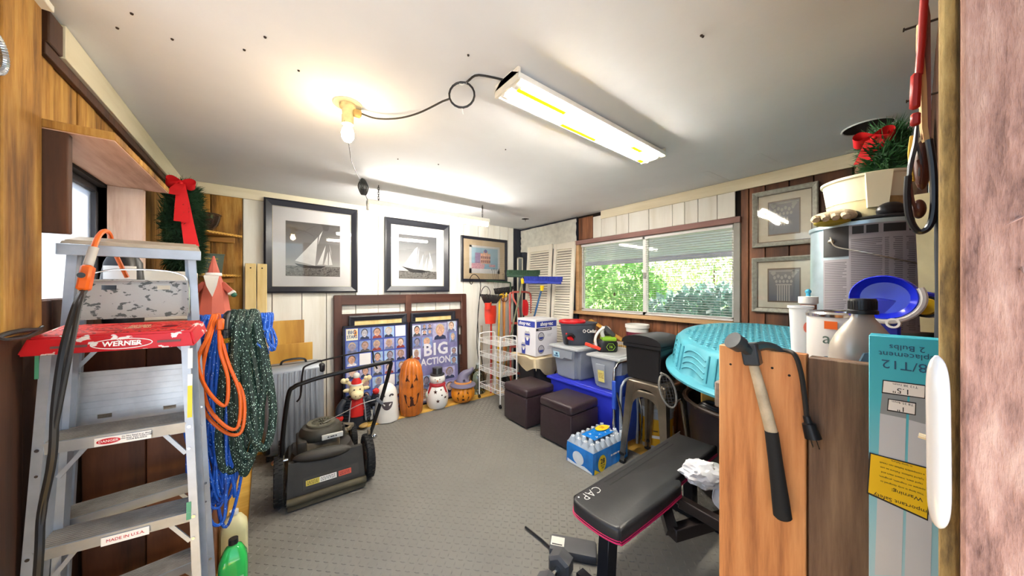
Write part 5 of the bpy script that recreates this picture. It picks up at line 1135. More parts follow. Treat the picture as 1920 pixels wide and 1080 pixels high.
# push brooms
def broom(label, ua, ub, va, vb, ta, tb_, us, vs_, uf, vf, ft, bm, hm):
    t = thing('push_broom', label, 'broom', PT(uf, vf, ta))
    a, b = PT(ua, (va+vb)/2, ta), PT(ub, (va+vb)/2+1, tb_); h_ = (vb-va)/FPX*ta
    m_ = MB(); m_.bar(a+Vector((0, 0, h_*-.15)), b+Vector((0, 0, h_*-.15)), .06, h_*.35, (0, 0, 1), .006); blk = m_.build('head_block', bm, t, W=True)
    m_ = MB(); n = 30; rd = random.Random(int(ua))
    for i in range(n):
        for j in range(3):
            o = a.lerp(b, (i+.5)/n)+Vector((0, -.02+.02*j, 0)); m_.cyl(o, o+Vector((rd.uniform(-.012, .012), rd.uniform(-.01, .01), h_*.62)), .008, .011, 6)
    m_.build('bristles', bm, t, W=True)
    s_ = PT(us, vs_, (ta+tb_)/2-.03); m_ = MB(); m_.cyl(s_+Vector((0, 0, -.035)), s_+Vector((.005, 0, .03)), .018, .028, 12); m_.build('socket', YEL, t, W=True)
    f = PT(uf, vf, ft); d = (f-s_).normalized(); L = (s_.z-.03)/-d.z; m_ = MB(); m_.cyl(s_, s_+d*min(L, 1.5), .0125, .0125, 10); m_.build('handle', hm, t, W=True)
    e_ = s_+d*min(L, 1.5); M_ = pmat(t); 
    return t
GRB = M('green_bristle', '#2e4a38', .8, var=.3, sc=40); BLB = M('blue_bristle', '#2a3a9c', .75, var=.25, sc=40); BLH = M('blue_handle', '#3d6a9c', .4); GRH = M('grey_green_handle', '#7d7f66', .5)
broom('push broom with green bristles standing head up by the shutters', 951, 1010, 508, 522, 4.2, 4.12, 980, 527, 964, 600, 4.2, GRB, GRH)
broom('push broom with blue bristles and blue handle standing head up', 984, 1052, 520, 534, 4.02, 3.88, 1016, 540, 1001, 596, 4.13, BLB, BLH)
# red hand truck
HT = M('faded_red_steel', '#bd5a50', .5, .1, var=.15)
t = thing('hand_truck', 'faded red steel hand truck parked among the garden tools', 'hand truck', (PY(976, 700, 3.36).x, 3.36, .02))
A = lambda u, v, y=3.38: PY(u, v, y)
m_ = MB(); m_.tube(smooth([A(958, 742), A(957, 640), A(956, 560), A(960, 549), A(972, 547.5), A(988, 548), A(995, 556), A(996, 600), A(998, 742)], 6), .014, 10); m_.build('side_frame', HT, t, W=True)
m_ = MB(); m_.tube(smooth([A(962, 550, 3.36), A(963, 560, 3.32), A(970, 575, 3.29), A(973, 595, 3.29), A(973, 640, 3.30)], 5), .012, 8); m_.build('loop_grip', HT, t, W=True)
for v in (606, 650, 700): m_ = MB(); m_.bar(A(957, v), A(997, v), .012, .03); m_.build('cross_bar', HT, t, W=True)
b0, b1 = A(957, 742), A(998, 742)
m_ = MB(); m_.box(b0.x, 3.20, .02, b1.x, 3.38, .028, .002); m_.build('toe_plate', HT, t, W=True)
for x in (b0.x-.05, b1.x+.05): m_ = MB(); m_.X = Matrix.Translation((x, 3.44, .12)) @ Matrix.Rotation(PI/2, 4, 'Y'); m_.lathe([(0, -.02), (.05, -.02), (.055, -.025), (.09, -.025), (.1, -.012), (.1, .012), (.09, .025), (.055, .025), (.05, .02), (0, .02)], 22); m_.build('wheel', RUBBER, t, W=True)
m_ = MB(); m_.cyl((b0.x-.06, 3.44, .12), (b1.x+.06, 3.44, .12), .008, .008, 8); m_.build('axle', STEEL, t, W=True)
t = thing('rope_bundle', 'bundle of red cord hanging on the hand truck', 'rope', A(985, 575, 3.35)); m_ = MB()
for k in range(5): x_ = .012*(k-2); c = A(984, 576, 3.345); m_.tube(smooth([c+Vector((x_, 0, .10)), c+Vector((x_+.025, -.01, .03)), c+Vector((x_+.02, -.012, -.08)), c+Vector((x_, -.01, -.11)), c+Vector((x_-.018, -.008, -.05)), c+Vector((x_-.012, -.004, .05))], 5, True), .007, 6, True)
m_.build('loops', RED, t, W=True); m_ = MB(); m_.tube(arc(A(984, 572, 3.345), .03, 0, 2*PI, 14)[:-1], .006, 6, True); m_.build('wrap', RED, t, W=True)
# louvred bifold panels leaning on the right wall, plus a narrow screen
LOUV = M('cream_white_paint', '#e9e3d3', .5, var=.04)
def louvre(label, y0, y1, H, xoff, lean):
    w_ = y1-y0; t = thing('louvred_door', label, 'door', (XR-xoff, (y0+y1)/2, .002), -PI/2, rx=math.radians(-lean))
    for s_ in (-1, 1): m_ = MB(); m_.box(s_*w_/2, -.028, 0, s_*(w_/2-.05), 0, H, .002); m_.build('stile', LOUV, t)
    for z0, z1 in ((0, .14), (H*.47, H*.47+.09), (H-.08, H)): m_ = MB(); m_.box(-w_/2+.05, -.026, z0, w_/2-.05, -.002, z1, .002); m_.build('rail', LOUV, t)
    m_ = MB(); m_.box(-w_/2+.051, -.003, -.016, w_/2-.051, .003, .016); s0 = m_.build('slat', LOUV, t); first = True
    for (za, zb_) in ((.16, H*.47-.01), (H*.47+.105, H-.095)):
        n = int((zb_-za)/.032)
        for k in range(n+1):
            o = s0 if first else s0.copy()
            if not first: COL.objects.link(o)
            first = False; o.location = (0, -.014, za+(zb_-za)*k/n); o.rotation_euler = (math.radians(-38), 0, 0)
    return t
yA, yB2, yC = PX(1075, 520, 3.0).y, PX(1033, 520, 3.0).y, PX(984, 520, 3.0).y
louvre('white louvred door panel leaning nearest the window', yA+.01, yB2-.012, 1.985, .155, 3.6)
louvre('white louvred door panel leaning in the corner behind the brooms', yB2+.012, yC-.03, 1.995, .17, 3.6)
t = thing('window_screen', 'narrow grey window screen standing in the dark corner', 'screen', (PY(975, 500, YB-.06).x, YB-.06, .002)); x_ = PY(975, 500, YB-.06).x
for (a, b, c, d) in ((-.05, 0, -.035, 1.86), (.035, 0, .05, 1.86), (-.05, 0, .05, .015), (-.05, 1.845, .05, 1.86)): m_ = MB(); m_.box(a, -.01, b, c, .01, d); m_.build('frame', LOUV, t)
m_ = MB(); m_.box(-.036, -.002, .01, .036, .002, 1.85); m_.build('mesh', M('grey_mesh', '#7e8283', .7), t)
# ================================================================== right side
MZ = .0148      # top of the mat
# ---- two cube ottomans
LEATH = M('dark_brown_leatherette', '#33262a', .34, var=.15, sc=30, bump=.12, bsc=120)
ot = thing('ottoman', 'dark brown leather cube stool beside the water bottles', 'ottoman', (2.20, 1.965, MZ), math.radians(1), 'cube ottomans')
m_ = MB(); m_.box(-.19, -.19, .01, .19, .19, .305, .018, 3); m_.build('body', LEATH, ot)
m_ = MB(); m_.box(-.193, -.193, .3, .193, .193, .385, .028, 4)
m_.build('cushion_lid', LEATH, ot)
m_ = MB(); m_.tube([(-.186, -.1865, .302), (.186, -.1865, .302)], .003, 5); m_.tube([(-.1865, -.186, .302), (-.1865, .186, .302)], .003, 5); m_.build('seam', LEATH, ot)
for x in (-.15, .15):
    for y in (-.15, .15): m_ = MB(); m_.cyl((x, y, 0), (x, y, .012), .018, .018, 10); m_.build('foot', BLACK, ot)
dup(ot, (2.19, 2.515, MZ), math.radians(-1), 'dark brown leather cube stool in front of the cloth-draped tub')
# ---- storage totes
def tote(label, loc, rz, lx, ly, h, mb_, ml, tap=.045, rib=True):
    t = thing('storage_tote', label, 'storage bin', loc, rz)
    m_ = MB(); b, u = tap, 0
    m_.hexa([(-lx/2+b, -ly/2+b, 0), (lx/2-b, -ly/2+b, 0), (lx/2-b, ly/2-b, 0), (-lx/2+b, ly/2-b, 0)], [(-lx/2+.012, -ly/2+.012, h-.02), (lx/2-.012, -ly/2+.012, h-.02), (lx/2-.012, ly/2-.012, h-.02), (-lx/2+.012, ly/2-.012, h-.02)])
    bmesh.ops.bevel(m_.b, geom=[e for e in m_.b.edges if abs((e.verts[0].co-e.verts[1].co).z) > .05], offset=.045, segments=4, affect='EDGES')
    bmesh.ops.bevel(m_.b, geom=[e for e in m_.b.edges if e.verts[0].co.z < .001 and e.verts[1].co.z < .001], offset=.015, segments=2, affect='EDGES')
    m_.build('tub', mb_, t)
    m_ = MB(); m_.box(-lx/2, -ly/2, h-.035, lx/2, ly/2, h-.008, .011, 2); ld = m_.build('lid', ml, t)
    m_ = MB(); m_.box(-lx/2+.035, -ly/2+.035, h-.012, lx/2-.035, ly/2-.035, h, .006, 1); m_.build('lid_panel', ml, ld)
    return t
GREYT = M('grey_tote', '#8a909a', .45, var=.04); GREYL = M('light_grey_lid', '#b3b6b8', .45, var=.05)
BT = .448
tote('large royal blue storage tote under the two grey ones', (2.725, 2.045, .001), 0, .60, .90, BT, BLUEP, BLUEP, .05)
tA = tote('grey tote with light lid carrying the mop bucket', (2.665, 2.26, BT+.001), math.radians(-3), .44, .43, .345, GREYT, GREYL, .05)
m_ = MB(); m_.prism([(-.17, .30), (.14, .30), (.13, .225), (.02, .225), (-.01, .205), (-.16, .205)], -.014, 0, Matrix.Translation((-.205, 0, 0)) @ Matrix.Rotation(-PI/2, 4, 'Z')); m_.build('grip_panel', GREYT, tA)
m_ = MB(); m_.X = basis((0, -1, 0), (-.1, 0, 1), (-.221, .09, .245)); m_.box(-.045, -.03, 0, .045, .03, .0015); lb = m_.build('label', M('pale_blue_label', '#a9d2e0', .5), tA)
m_ = MB(); m_.X = basis((0, -1, 0), (-.1, 0, 1), (-.221, .09, .245)); m_.box(-.035, -.022, .0015, .03, -.01, .002); m_.box(-.01, -.005, .0015, .02, .018, .002); m_.build('label_print', M('label_navy', '#28537a', .5), lb)
tB = tote('smaller grey tote with a yellow label carrying the chainsaw', (2.74, 1.80, BT+.001), math.radians(2), .56, .37, .325, GREYT, GREYL, .05)
m_ = MB(); m_.X = basis((0, -1, 0), (-.12, 0, 1), (-.259, .03, .15)); m_.box(-.05, -.085, -.012, .05, .085, .004, .012, 2); m_.build('grip_panel', GREYT, tB)
m_ = MB(); m_.X = basis((0, -1, 0), (-.12, 0, 1), (-.2645, .02, .125)); m_.box(-.033, -.055, 0, .033, .055, .0015); lb = m_.build('label', M('yellow_label', '#ddcf78', .5), tB)
lines(lb, basis((0, -1, 0), (-.12, 0, 1), (-.2665, .02, .13)), .05, 4, .014, M('label_brown', '#8a5f2a', .6))
# ---- mop bucket
OCG = M('slate_grey_bucket', '#3e4450', .45, var=.05)
t = thing('mop_bucket', 'slate grey mop bucket with red rim and red pedal', 'bucket', (2.66, 2.24, BT+.3465), math.radians(-28))
m_ = MB(); m_.lathe([(0, 0), (.105, 0), (.115, .01), (.135, .17), (.14, .215), (.15, .222), (.15, .235), (.132, .236), (.128, .2), (.11, .03), (0, .02)], 36, (0, 0, 0), 1.42, .92); m_.build('body', OCG, t)
m_ = MB(); m_.lathe([(.10, .23), (.128, .232), (.132, .25), (.125, .262), (.09, .258)], 32, (-.07, 0, 0), 1.1, 1.0, close=True); m_.build('wringer_rim', RED, t)
m_ = MB(); m_.lathe([(.03, .10), (.07, .14), (.098, .255), (.09, .255), (.06, .15), (.03, .12)], 24, (-.07, 0, 0)); m_.build('wringer_basket', RED, t)
m_ = MB(); m_.X = Matrix.Translation((-.135, -.105, .08)) @ Matrix.Rotation(math.radians(38), 4, 'X') @ Matrix.Rotation(math.radians(20), 4, 'Y'); m_.box(-.035, -.025, -.005, .04, .065, .012, .005); m_.build('pedal', RED, t)
m_ = MB(); m_.tube(smooth([(-.16, -.09, .02), (-.17, -.10, .10), (-.12, -.11, .12), (-.09, -.11, .09)], 4), .016, 8); m_.build('pedal_housing', BLACK, t)
text('lettering', 'O·Cedar', .05, PRINT_W, t, basis((1, .04, 0), (0, .18, 1), (.07, -.1385, .155)) @ Matrix.Rotation(.22, 4, 'Y'), off=.0012)
# ---- shop-vac carton on a draped tub
TUBK = M('charcoal_tub', '#2b2a2e', .5)
tote('charcoal tub under the cream cloth and the vacuum carton', (2.62, 2.84, .001), 0, .42, .40, .585, TUBK, TUBK, .06)
CLOTH = M('cream_cloth', '#e7d3ae', .9, var=.08, sc=8, bump=.3, bsc=60)
m_ = MB()
def clf(a, b):
    x, y = 2.385+.46*a, 2.595+.49*b; ex = max(0, 2.41-x)+max(0, x-2.83); ey = max(0, 2.64-y); z = .592+.010*math.sin(a*17)*math.cos(b*13)+.006
    if b < .12: z -= (.12-b)*2.1*(1-abs(a-.5)*1.5); y = 2.637-.012+.004*math.sin(a*20)
    if a < .12: z -= (.12-a)*1.4*(1-abs(b-.4)*1.4); x = 2.407-.012+.004*math.sin(b*20)
    return (x, y, z)
m_.sheet(clf, 26, 26, .004); tag(m_.build('cloth', CLOTH, loc=(2.6, 2.84, .59), W=True), 'crumpled cream cloth draped under the vacuum carton', 'cloth')
CARD = M('white_carton', '#e5e4e8', .5, var=.03); CB = M('carton_blue', '#2f3f98', .5); CGR = M('carton_grey', '#b9b6bd', .5, var=.1, sc=14); CYE = M('carton_black', '#33323a', .5)
bx0, bx1, by0, by1, bz = 2.43, 2.78, 2.67, 3.00, .612
t = thing('vacuum_carton', 'white and blue shop-vac carton on the cream cloth', 'box', ((bx0+bx1)/2, (by0+by1)/2, bz))
m_ = MB(); hx, hy, hh = (bx1-bx0)/2, (by1-by0)/2, .425; m_.box(-hx, -hy, 0, hx, hy, hh, .002); m_.build('carton', CARD, t)
def face(kind):  # returns basis builder for left (-x) and right (-y) faces
    return (lambda x, z, d=0: basis((0, -1, 0), (0, 0, 1), (-hx-.0006-d, -x, z))) if kind == 'L' else (lambda x, z, d=0: basis((1, 0, 0), (0, 0, 1), (x, -hy-.0006-d, z)))
L_, R_ = face('L'), face('R')
for f, w_ in ((L_, hy), (R_, hx)):
    m_ = MB(); m_.X = f(0, .365); m_.box(-w_*.92, -.035, 0, w_*.92, .035, .0004); m_.build('banner', CB, t)
    text('lettering', 'shop·vac', .062, PRINT_W, t, f(0 if f is R_ else -.03, .368, .0006), off=.0018, sx=.95)
m_ = MB(); m_.X = R_(-.03, .305); m_.box(-.14, -.015, 0, .11, .015, .0004); m_.build('stripe', CYE, t)
lines(t, R_(-.03, .305, .0006), .2, 1, .018, PRINT_W)
def vac(f, x, z, s):
    m_ = MB(); m_.X = f(x, z)
    m_.mi = 0; m_.raw([(-.045*s, 0, .0006), (.045*s, 0, .0006), (.035*s, -.10*s, .0006), (-.035*s, -.10*s, .0006)], [(0, 1, 2, 3)])
    m_.mi = 1; q = ell(0, .015*s, .05*s, .05*s, 18); m_.raw([(a, b, .0009) for a, b in q], [tuple(range(18))])
    m_.mi = 2; q = ell(0, -.03*s, .018*s, .022*s, 14); m_.raw([(a, b, .0012) for a, b in q], [tuple(range(14))]); q = ell(0, .075*s, .03*s, .022*s, 14); m_.raw([(a, b, .0011) for a, b in q], [tuple(range(14))])
    m_.mi = 0; m_.raw([(-.04*s, .01*s, .0013), (.04*s, .01*s, .0013), (.04*s, .028*s, .0013), (-.04*s, .028*s, .0013)], [(0, 1, 2, 3)])
    m_.build('product_picture', [CB, CGR, PRINT_W], t, flat=True)
vac(L_, .02, .22, 1.05); vac(L_, -.05, .09, .85)
for z in (.225, .075):
    m_ = MB(); m_.X = R_(-.09, z); q = ell(0, 0, .05, .05, 24); m_.mi = 0; m_.raw([(a, b, .0006) for a, b in q], [tuple(range(24))]); q = ell(0, 0, .043, .043, 24); m_.mi = 1; m_.raw([(a, b, .0009) for a, b in q], [tuple(range(24))]); q = ell(0, -.006, .036, .03, 16, PI, 2*PI); m_.mi = 2; m_.raw([(a, b, .0012) for a, b in q], [tuple(range(17))]); m_.build('detail_picture', [CYE, CGR, CB], t, flat=True)
    for k in range(3): m_ = MB(); m_.X = R_(.04, z+.02-.012*k); m_.box(-.03, -.002, 0, .03+.02*(k == 0), .002, .0004); m_.build('text_line', CGR, t)
# ---- chainsaw on the smaller tote
CZ = BT+.3265
t = thing('chainsaw', 'black and lime cordless chainsaw with white handle on the grey tote', 'chainsaw', (2.66, 1.88, CZ), math.radians(-40))
LIME = M('lime_plastic', '#86b52c', .4)
m_ = MB(); m_.lathe([(0, 0), (.9, 0), (1, .02), (1, .085), (.85, .115), (0, .12)], 24, (0, 0, 0), .105, .075, lambda a, z: (abs(math.cos(a))**4+abs(math.sin(a))**4)**(-.25)*.95); m_.build('motor_body', BLACK, t)
m_ = MB(); m_.X = Matrix.Translation((.02, -.075, .055)) @ Matrix.Rotation(PI/2, 4, 'X'); m_.tube([(.042*math.cos(q), .036*math.sin(q), 0) for q in [PI*i/3 for i in range(6)]], .003, 5, True); m_.build('hex_emblem', LIME, t)
text('lettering', '16', .035, LIME, t, basis((1, 0, 0), (0, 0, 1), (.02, -.0765, .055)), off=.001)
m_ = MB(); m_.box(-.055, -.07, .108, .08, .06, .145, .012, 2); m_.build('top_cover', LIME, t)
m_ = MB(); m_.tube(smooth([(-.1, -.02, .04), (-.12, -.03, .12), (-.09, -.03, .19), (-.03, -.02, .235), (.02, 0, .225), (.06, .02, .15)], 5), .013, 10); m_.build('front_handle', WHITE, t)
m_ = MB(); m_.tube(smooth([(-.035, -.01, .14), (-.05, -.01, .19), (-.03, 0, .24)], 4), .02, 10); m_.build('handle_core', M('pale_grey_plastic', '#c9c9c4', .4), t)
m_ = MB(); m_.bar((-.03, -.02, .245), (.07, -.02, .15), .045, .025, (0, 1, 0), .008); m_.build('rear_grip', M('charcoal_grip', '#3b3d40', .6), t)
m_ = MB(); m_.bar((-.07, -.06, .03), (-.21, .02, .07), .018, .035, (0, 0, 1), .006); m_.build('bar_cover', M('orange_red_scabbard', '#d8402c', .4), t)
# ---- wooden triangle frame and wire rack against the wall
t = thing('wooden_frame', 'yellow wooden triangle frame standing on the tote by the wall', 'frame', (3.0, 2.1, CZ))
a, b_, c = Vector((2.985, 2.335, 1.025)), Vector((2.985, 1.80, CZ+.025)), Vector((2.985, 2.37, CZ+.025))
OW = WOOD('honey_wood', '#e6b65a', '#d39c3e', '#a8742a', 'y', 9, .5, .1, .2)
for (p, q, m2) in ((a, b_, OW), (a, c, M('orange_wood', '#b9702f', .5, var=.2)), (b_-Vector((0, 0, .01)), c-Vector((0, 0, .01)), OW)): m_ = MB(); m_.bar(p, q, .025, .04, (1, 0, 0), .003); m_.build('strut', m2, t, W=True)
t = thing('wire_rack', 'small white wire rack lying behind the chainsaw', 'rack', (2.9, 1.85, CZ)); m_ = MB()
for k in range(12): y = 1.76+.022*k; m_.tube([(2.92, y, CZ+.002), (2.92, y, CZ+.06), (2.80, y, CZ+.06)], .0018, 5)
for (x, z) in ((2.92, CZ+.003), (2.92, CZ+.06), (2.80, CZ+.06)): m_.tube([(x, 1.755, z), (x, 2.01, z)], .0025, 6)
m_.build('wires', WIRE, t, W=True)
t = thing('drill', 'dark power drill lying between mop bucket and chainsaw', 'tool', (2.86, 2.03, CZ)); m_ = MB(); m_.cyl((2.83, 2.035, CZ+.14), (2.90, 1.955, CZ+.12), .035, .03, 14); m_.build('motor', BLACK, t, W=True)
m_ = MB(); m_.bar((2.86, 2.0, CZ+.12), (2.87, 2.01, CZ), .035, .045, (1, 0, 0), .008); m_.build('grip', BLACK, t, W=True)
# ---- white pail with maroon label
t = thing('white_pail', 'white pail with maroon label standing by the window wall', 'bucket', (2.935, 1.715, CZ)); 
m_ = MB(); m_.lathe([(0, 0), (.085, 0), (.09, .01), (.107, .225), (.115, .23), (.115, .262), (.104, .262), (.1, .22), (.083, .02), (0, .015)], 30); m_.build('body', WHITE, t)
m_ = MB(); m_.lathe([(.0985, .10), (.1055, .19), (.1065, .19), (.0995, .10)], 30, close=True); m_.build('label', M('maroon_label', '#6d1f33', .5), t)
lines(t, basis((.5, -.866, 0), (0, 0, 1), (-.0935, -.054, .15)), .10, 2, .022, M('gold_ink', '#c9a58a', .5))
# ---- folding lawn chairs
NAVY = M('blue_webbing', '#1f3f9c', .6, var=.12)
def lawn(label, loc, rz, rx=0):
    t = thing('folding_chair', label, 'folding chair', loc, rz, None, rx)
    for (w_, h_, y) in ((.145, .74, 0), (.115, .60, -.045)):
        m_ = MB(); m_.tube(smooth([(-w_, y, .012), (-w_, y, h_-.12), (-w_+.03, y, h_-.03), (-w_+.08, y, h_), (w_-.08, y, h_), (w_-.03, y, h_-.03), (w_, y, h_-.12), (w_, y, .012)], 5), .011, 10); m_.build('frame_tube', ALU if y else CHROME, t)
    m_ = MB(); m_.sheet(lambda a, b: (-.13+.26*a, .012+.012*math.sin(a*PI*3), .10+.52*b), 10, 8, Vector((0, .003, 0))); m_.build('back_fabric', NAVY, t)
    m_ = MB(); m_.sheet(lambda a, b: (-.11+.22*a, -.03-.018*math.sin(b*PI), .05+.40*b), 8, 8, Vector((0, .003, 0))); m_.build('seat_fabric', NAVY, t)
    for s_ in (-1, 1): m_ = MB(); m_.box(s_*.158-.012, -.03, .36, s_*.158+.012, .006, .60, .006); m_.build('arm_rest', M('blue_arm', '#264bb0', .4), t)
    for s_ in (-1, 1): m_ = MB(); m_.tube(smooth([(s_*.138, -.07, .012), (s_*.138, -.075, .3), (s_*.138, -.02, .5)], 4), .009, 8); m_.build('side_leg', CHROME, t)
    return t
lc = lawn('folded blue and silver lawn chair leaning on the blue tote', (2.475, 1.565, .0148), math.radians(-4))
# ---- metal stools, stacked
GAL = M('brushed_gunmetal', '#8c8273', .3, .85, var=.25, sc=7)
def stool(label, z):
    t = thing('metal_stool', label, 'stool', (2.405, 1.245, z), math.radians(-2), 'stacked metal stools')
    H, s0, s1 = .605, .145, .185
    m_ = MB(); m_.box(-s0-.008, -s0-.008, H-.03, s0+.008, s0+.008, H, .014, 3); m_.build('seat', GAL, t)
    m_ = MB(); m_.lathe([(.02, H+.0005), (.022, H+.002), (.026, H+.0005)], 16, close=True); m_.build('seat_hole', BLK2, t)
    for a in range(4):
        R = Matrix.Rotation(a*PI/2, 4, 'Z'); m_ = MB(); m_.X = R
        # arched apron between two legs
        n = 14; top = [(-s0+2*s0*i/n, H-.012) for i in range(n+1)]; bot = []
        for i in range(n+1):
            q = -1+2*i/n; bot.append((-s0*.98+2*s0*.98*i/n, H-.05-.16*abs(q)**3.0))
        V = [(x, -s0-.006-(H-z_)*(s1-s0)/H, z_) for x, z_ in top]+[(x, -s0-.006-(H-z_)*(s1-s0)/H, z_) for x, z_ in bot]; V += [(x, y+.005, z_) for x, y, z_ in V]
        k = n+1; F = []
        for i in range(n): F += [(i, i+1, k+i+1, k+i), (2*k+i, 3*k+i, 3*k+i+1, 2*k+i+1), (k+i, k+i+1, 3*k+i+1, 3*k+i)]
        m_.raw(V, F); m_.build('apron', GAL, t)
        m_ = MB(); m_.X = R; p0, p1 = Vector((-s0+.005, -s0+.005, H-.02)), Vector((-s1, -s1, .02))
        o = [Vector((-.016, -.016, 0)), Vector((.05, -.014, 0)), Vector((.035, .005, 0)), Vector((.004, .004, 0)), Vector((.005, .035, 0)), Vector((-.014, .05, 0))]
        V = [p0+v for v in o]+[p1+v*.55 for v in o]; m_.raw(V, [(i, (i+1) % 6, 6+(i+1) % 6, 6+i) for i in range(6)]+[tuple(range(5, -1, -1)), tuple(range(6, 12))]); m_.build('leg', GAL, t)
        m_ = MB(); m_.X = R; m_.box(p1.x-.014, p1.y-.014, 0, p1.x+.026, p1.y+.026, .022, .004); m_.build('foot', RUBBER, t)
    return t
stool('lower gunmetal stool of the stacked pair', .0148); stool('upper gunmetal stool of the stacked pair carrying the black box', .078)
# ---- black file box on the stools
SZ = .078+.605+.0015
t = thing('file_box', 'black plastic file box with domed lid on the metal stools', 'box', (2.425, 1.295, SZ), math.radians(-3))
m_ = MB(); m_.hexa([(-.125, -.14, 0), (.135, -.14, 0), (.135, .135, 0), (-.125, .135, 0)], [(-.135, -.15, .27), (.15, -.15, .27), (.15, .145, .27), (-.135, .145, .27)]); bmesh.ops.bevel(m_.b, geom=m_.b.edges[:], offset=.008, segments=2, affect='EDGES'); m_.build('body', BLACK, t)
m_ = MB(); m_.box(-.15, -.165, .25, .163, .16, .28, .006); m_.build('rim', BLACK, t)
m_ = MB(); n = 10; arcp = [(.168*math.cos(PI-PI*i/n), .282+.068*math.sin(PI*i/n)**.8 if 0 < i < n else .282) for i in range(n+1)]
m_.prism([(x, z) for x, z in arcp], -.17, .155, Matrix.Rotation(PI/2, 4, 'Z')); m_.build('domed_lid', BLACK, t)
# ---- yellow bucket under the stools' far side
t = thing('plaster_bucket', 'grey pail with yellow label behind the metal stools', 'bucket', (2.755, 1.43, .001))
m_ = MB(); m_.lathe([(0, 0), (.125, 0), (.13, .01), (.143, .33), (.15, .335), (.15, .362), (.0, .366)], 30); m_.build('body', M('pale_grey_pail', '#b9bdc0', .45), t)
m_ = MB(); m_.lathe([(.1305, .04), (.1405, .27), (.142, .27), (.132, .04)], 30, close=True); m_.build('label', M('golden_label', '#e2a81a', .5, var=.1), t)
m_ = MB(); m_.X = basis((.5, -.866, 0), (0, 0, 1), (-.121, -.07, .12)); m_.box(-.05, -.012, 0, .05, .012, .001); m_.build('label_bar', PRINT_W, t)
lines(t, basis((.5, -.866, 0), (0, 0, 1), (-.1225, -.0705, .17)), .11, 1, .024, M('dark_ink', '#5a3f14', .5))
m_ = MB(); m_.tube(arc((0, -.15, .25), .14, PI*1.0, PI*2.0, 16, (.6, .3, 0)), .003, 5); m_.build('wire_handle', STEEL, t)
# ---- pack of water bottles
t = thing('water_pack', 'shrink-wrapped pack of small water bottles with blue label', 'water bottles', (2.125, 1.59, MZ), math.radians(-1))
BLUEW = M('water_blue_film', '#1b77c9', .25, var=.25, sc=9, coat=.4); CLEARP = M('clear_bottle', '#c8d6df', .12, var=.1, tr=.5, ior=1.33); WF = M('white_film', '#dfe6ea', .25)
nx_, ny_ = 7, 4; px_, py_ = .0615, .064
m_ = MB(); m_.lathe([(0, 0), (.029, 0), (.0305, .01), (.030, .12), (.03, .15), (.0135, .185), (.0135, .19)], 14); b0 = m_.build('bottle', CLEARP, t); m_ = MB(); m_.cyl((0, 0, .188), (0, 0, .203), .0145, .0145, 12); c0_ = m_.build('bottle_cap', M('white_cap', '#d9dde2', .4), b0)
for i in range(nx_):
    for j in range(ny_):
        if (i, j) == (0, 0): o, c = b0, c0_
        else:
            o = b0.copy(); COL.objects.link(o); c = c0_.copy(); COL.objects.link(c); c.parent = o
        o.location = ((i-(nx_-1)/2)*px_, (j-(ny_-1)/2)*py_, .002)
hx_, hy_ = nx_*px_/2+.006, ny_*py_/2+.006
def wrapf(x, y):
    fx, fy = (x/px_), (y/py_); d = max(abs(math.sin(PI*(fx+.5*(nx_ % 2 == 0)))), 0)
    return d
m_ = MB()
per = []
for i in range(nx_*6+1): per.append((-hx_+2*hx_*i/(nx_*6), -hy_))
for j in range(1, ny_*6+1): per.append((hx_, -hy_+2*hy_*j/(ny_*6)))
for i in range(1, nx_*6+1): per.append((hx_-2*hx_*i/(nx_*6), hy_))
for j in range(1, ny_*6): per.append((-hx_, hy_-2*hy_*j/(ny_*6)))
vs, fs = [], []; zs = [.0, .035, .08, .125, .158]; N = len(per)
for z in zs:
    for (x, y) in per:
        along = (x+hx_)/px_ if abs(abs(y)-hy_) < 1e-6 else (y+hy_)/py_
        s_ = abs(math.cos(PI*along))*.004*(.5+.5*math.sin(z*20+.4)); k = 1 if z < .13 else .97
        nx2 = 0 if abs(abs(y)-hy_) < 1e-6 else math.copysign(1, x); ny2 = math.copysign(1, y) if nx2 == 0 else 0
        vs.append((x*k-nx2*s_, y*k-ny2*s_, z))
for r_ in range(len(zs)-1):
    for i in range(N): fs.append((r_*N+i, r_*N+(i+1) % N, (r_+1)*N+(i+1) % N, (r_+1)*N+i))
m_.raw(vs, fs); wr_ = m_.build('printed_wrap', BLUEW, t)
SW = FILM('shrink_film', '#cfdcea', .12, .5)
m_ = MB(); m_.sheet(lambda a, b: (-hx_*.985+2*hx_*.985*a, -hy_*.985+2*hy_*.985*b, (.160+.050*abs(math.sin(PI*a*nx_))**1.1*abs(math.sin(PI*b*ny_))**1.1) if .01 < a < .99 and .01 < b < .99 else .157), nx_*8, ny_*8); m_.build('clear_film', SW, t)
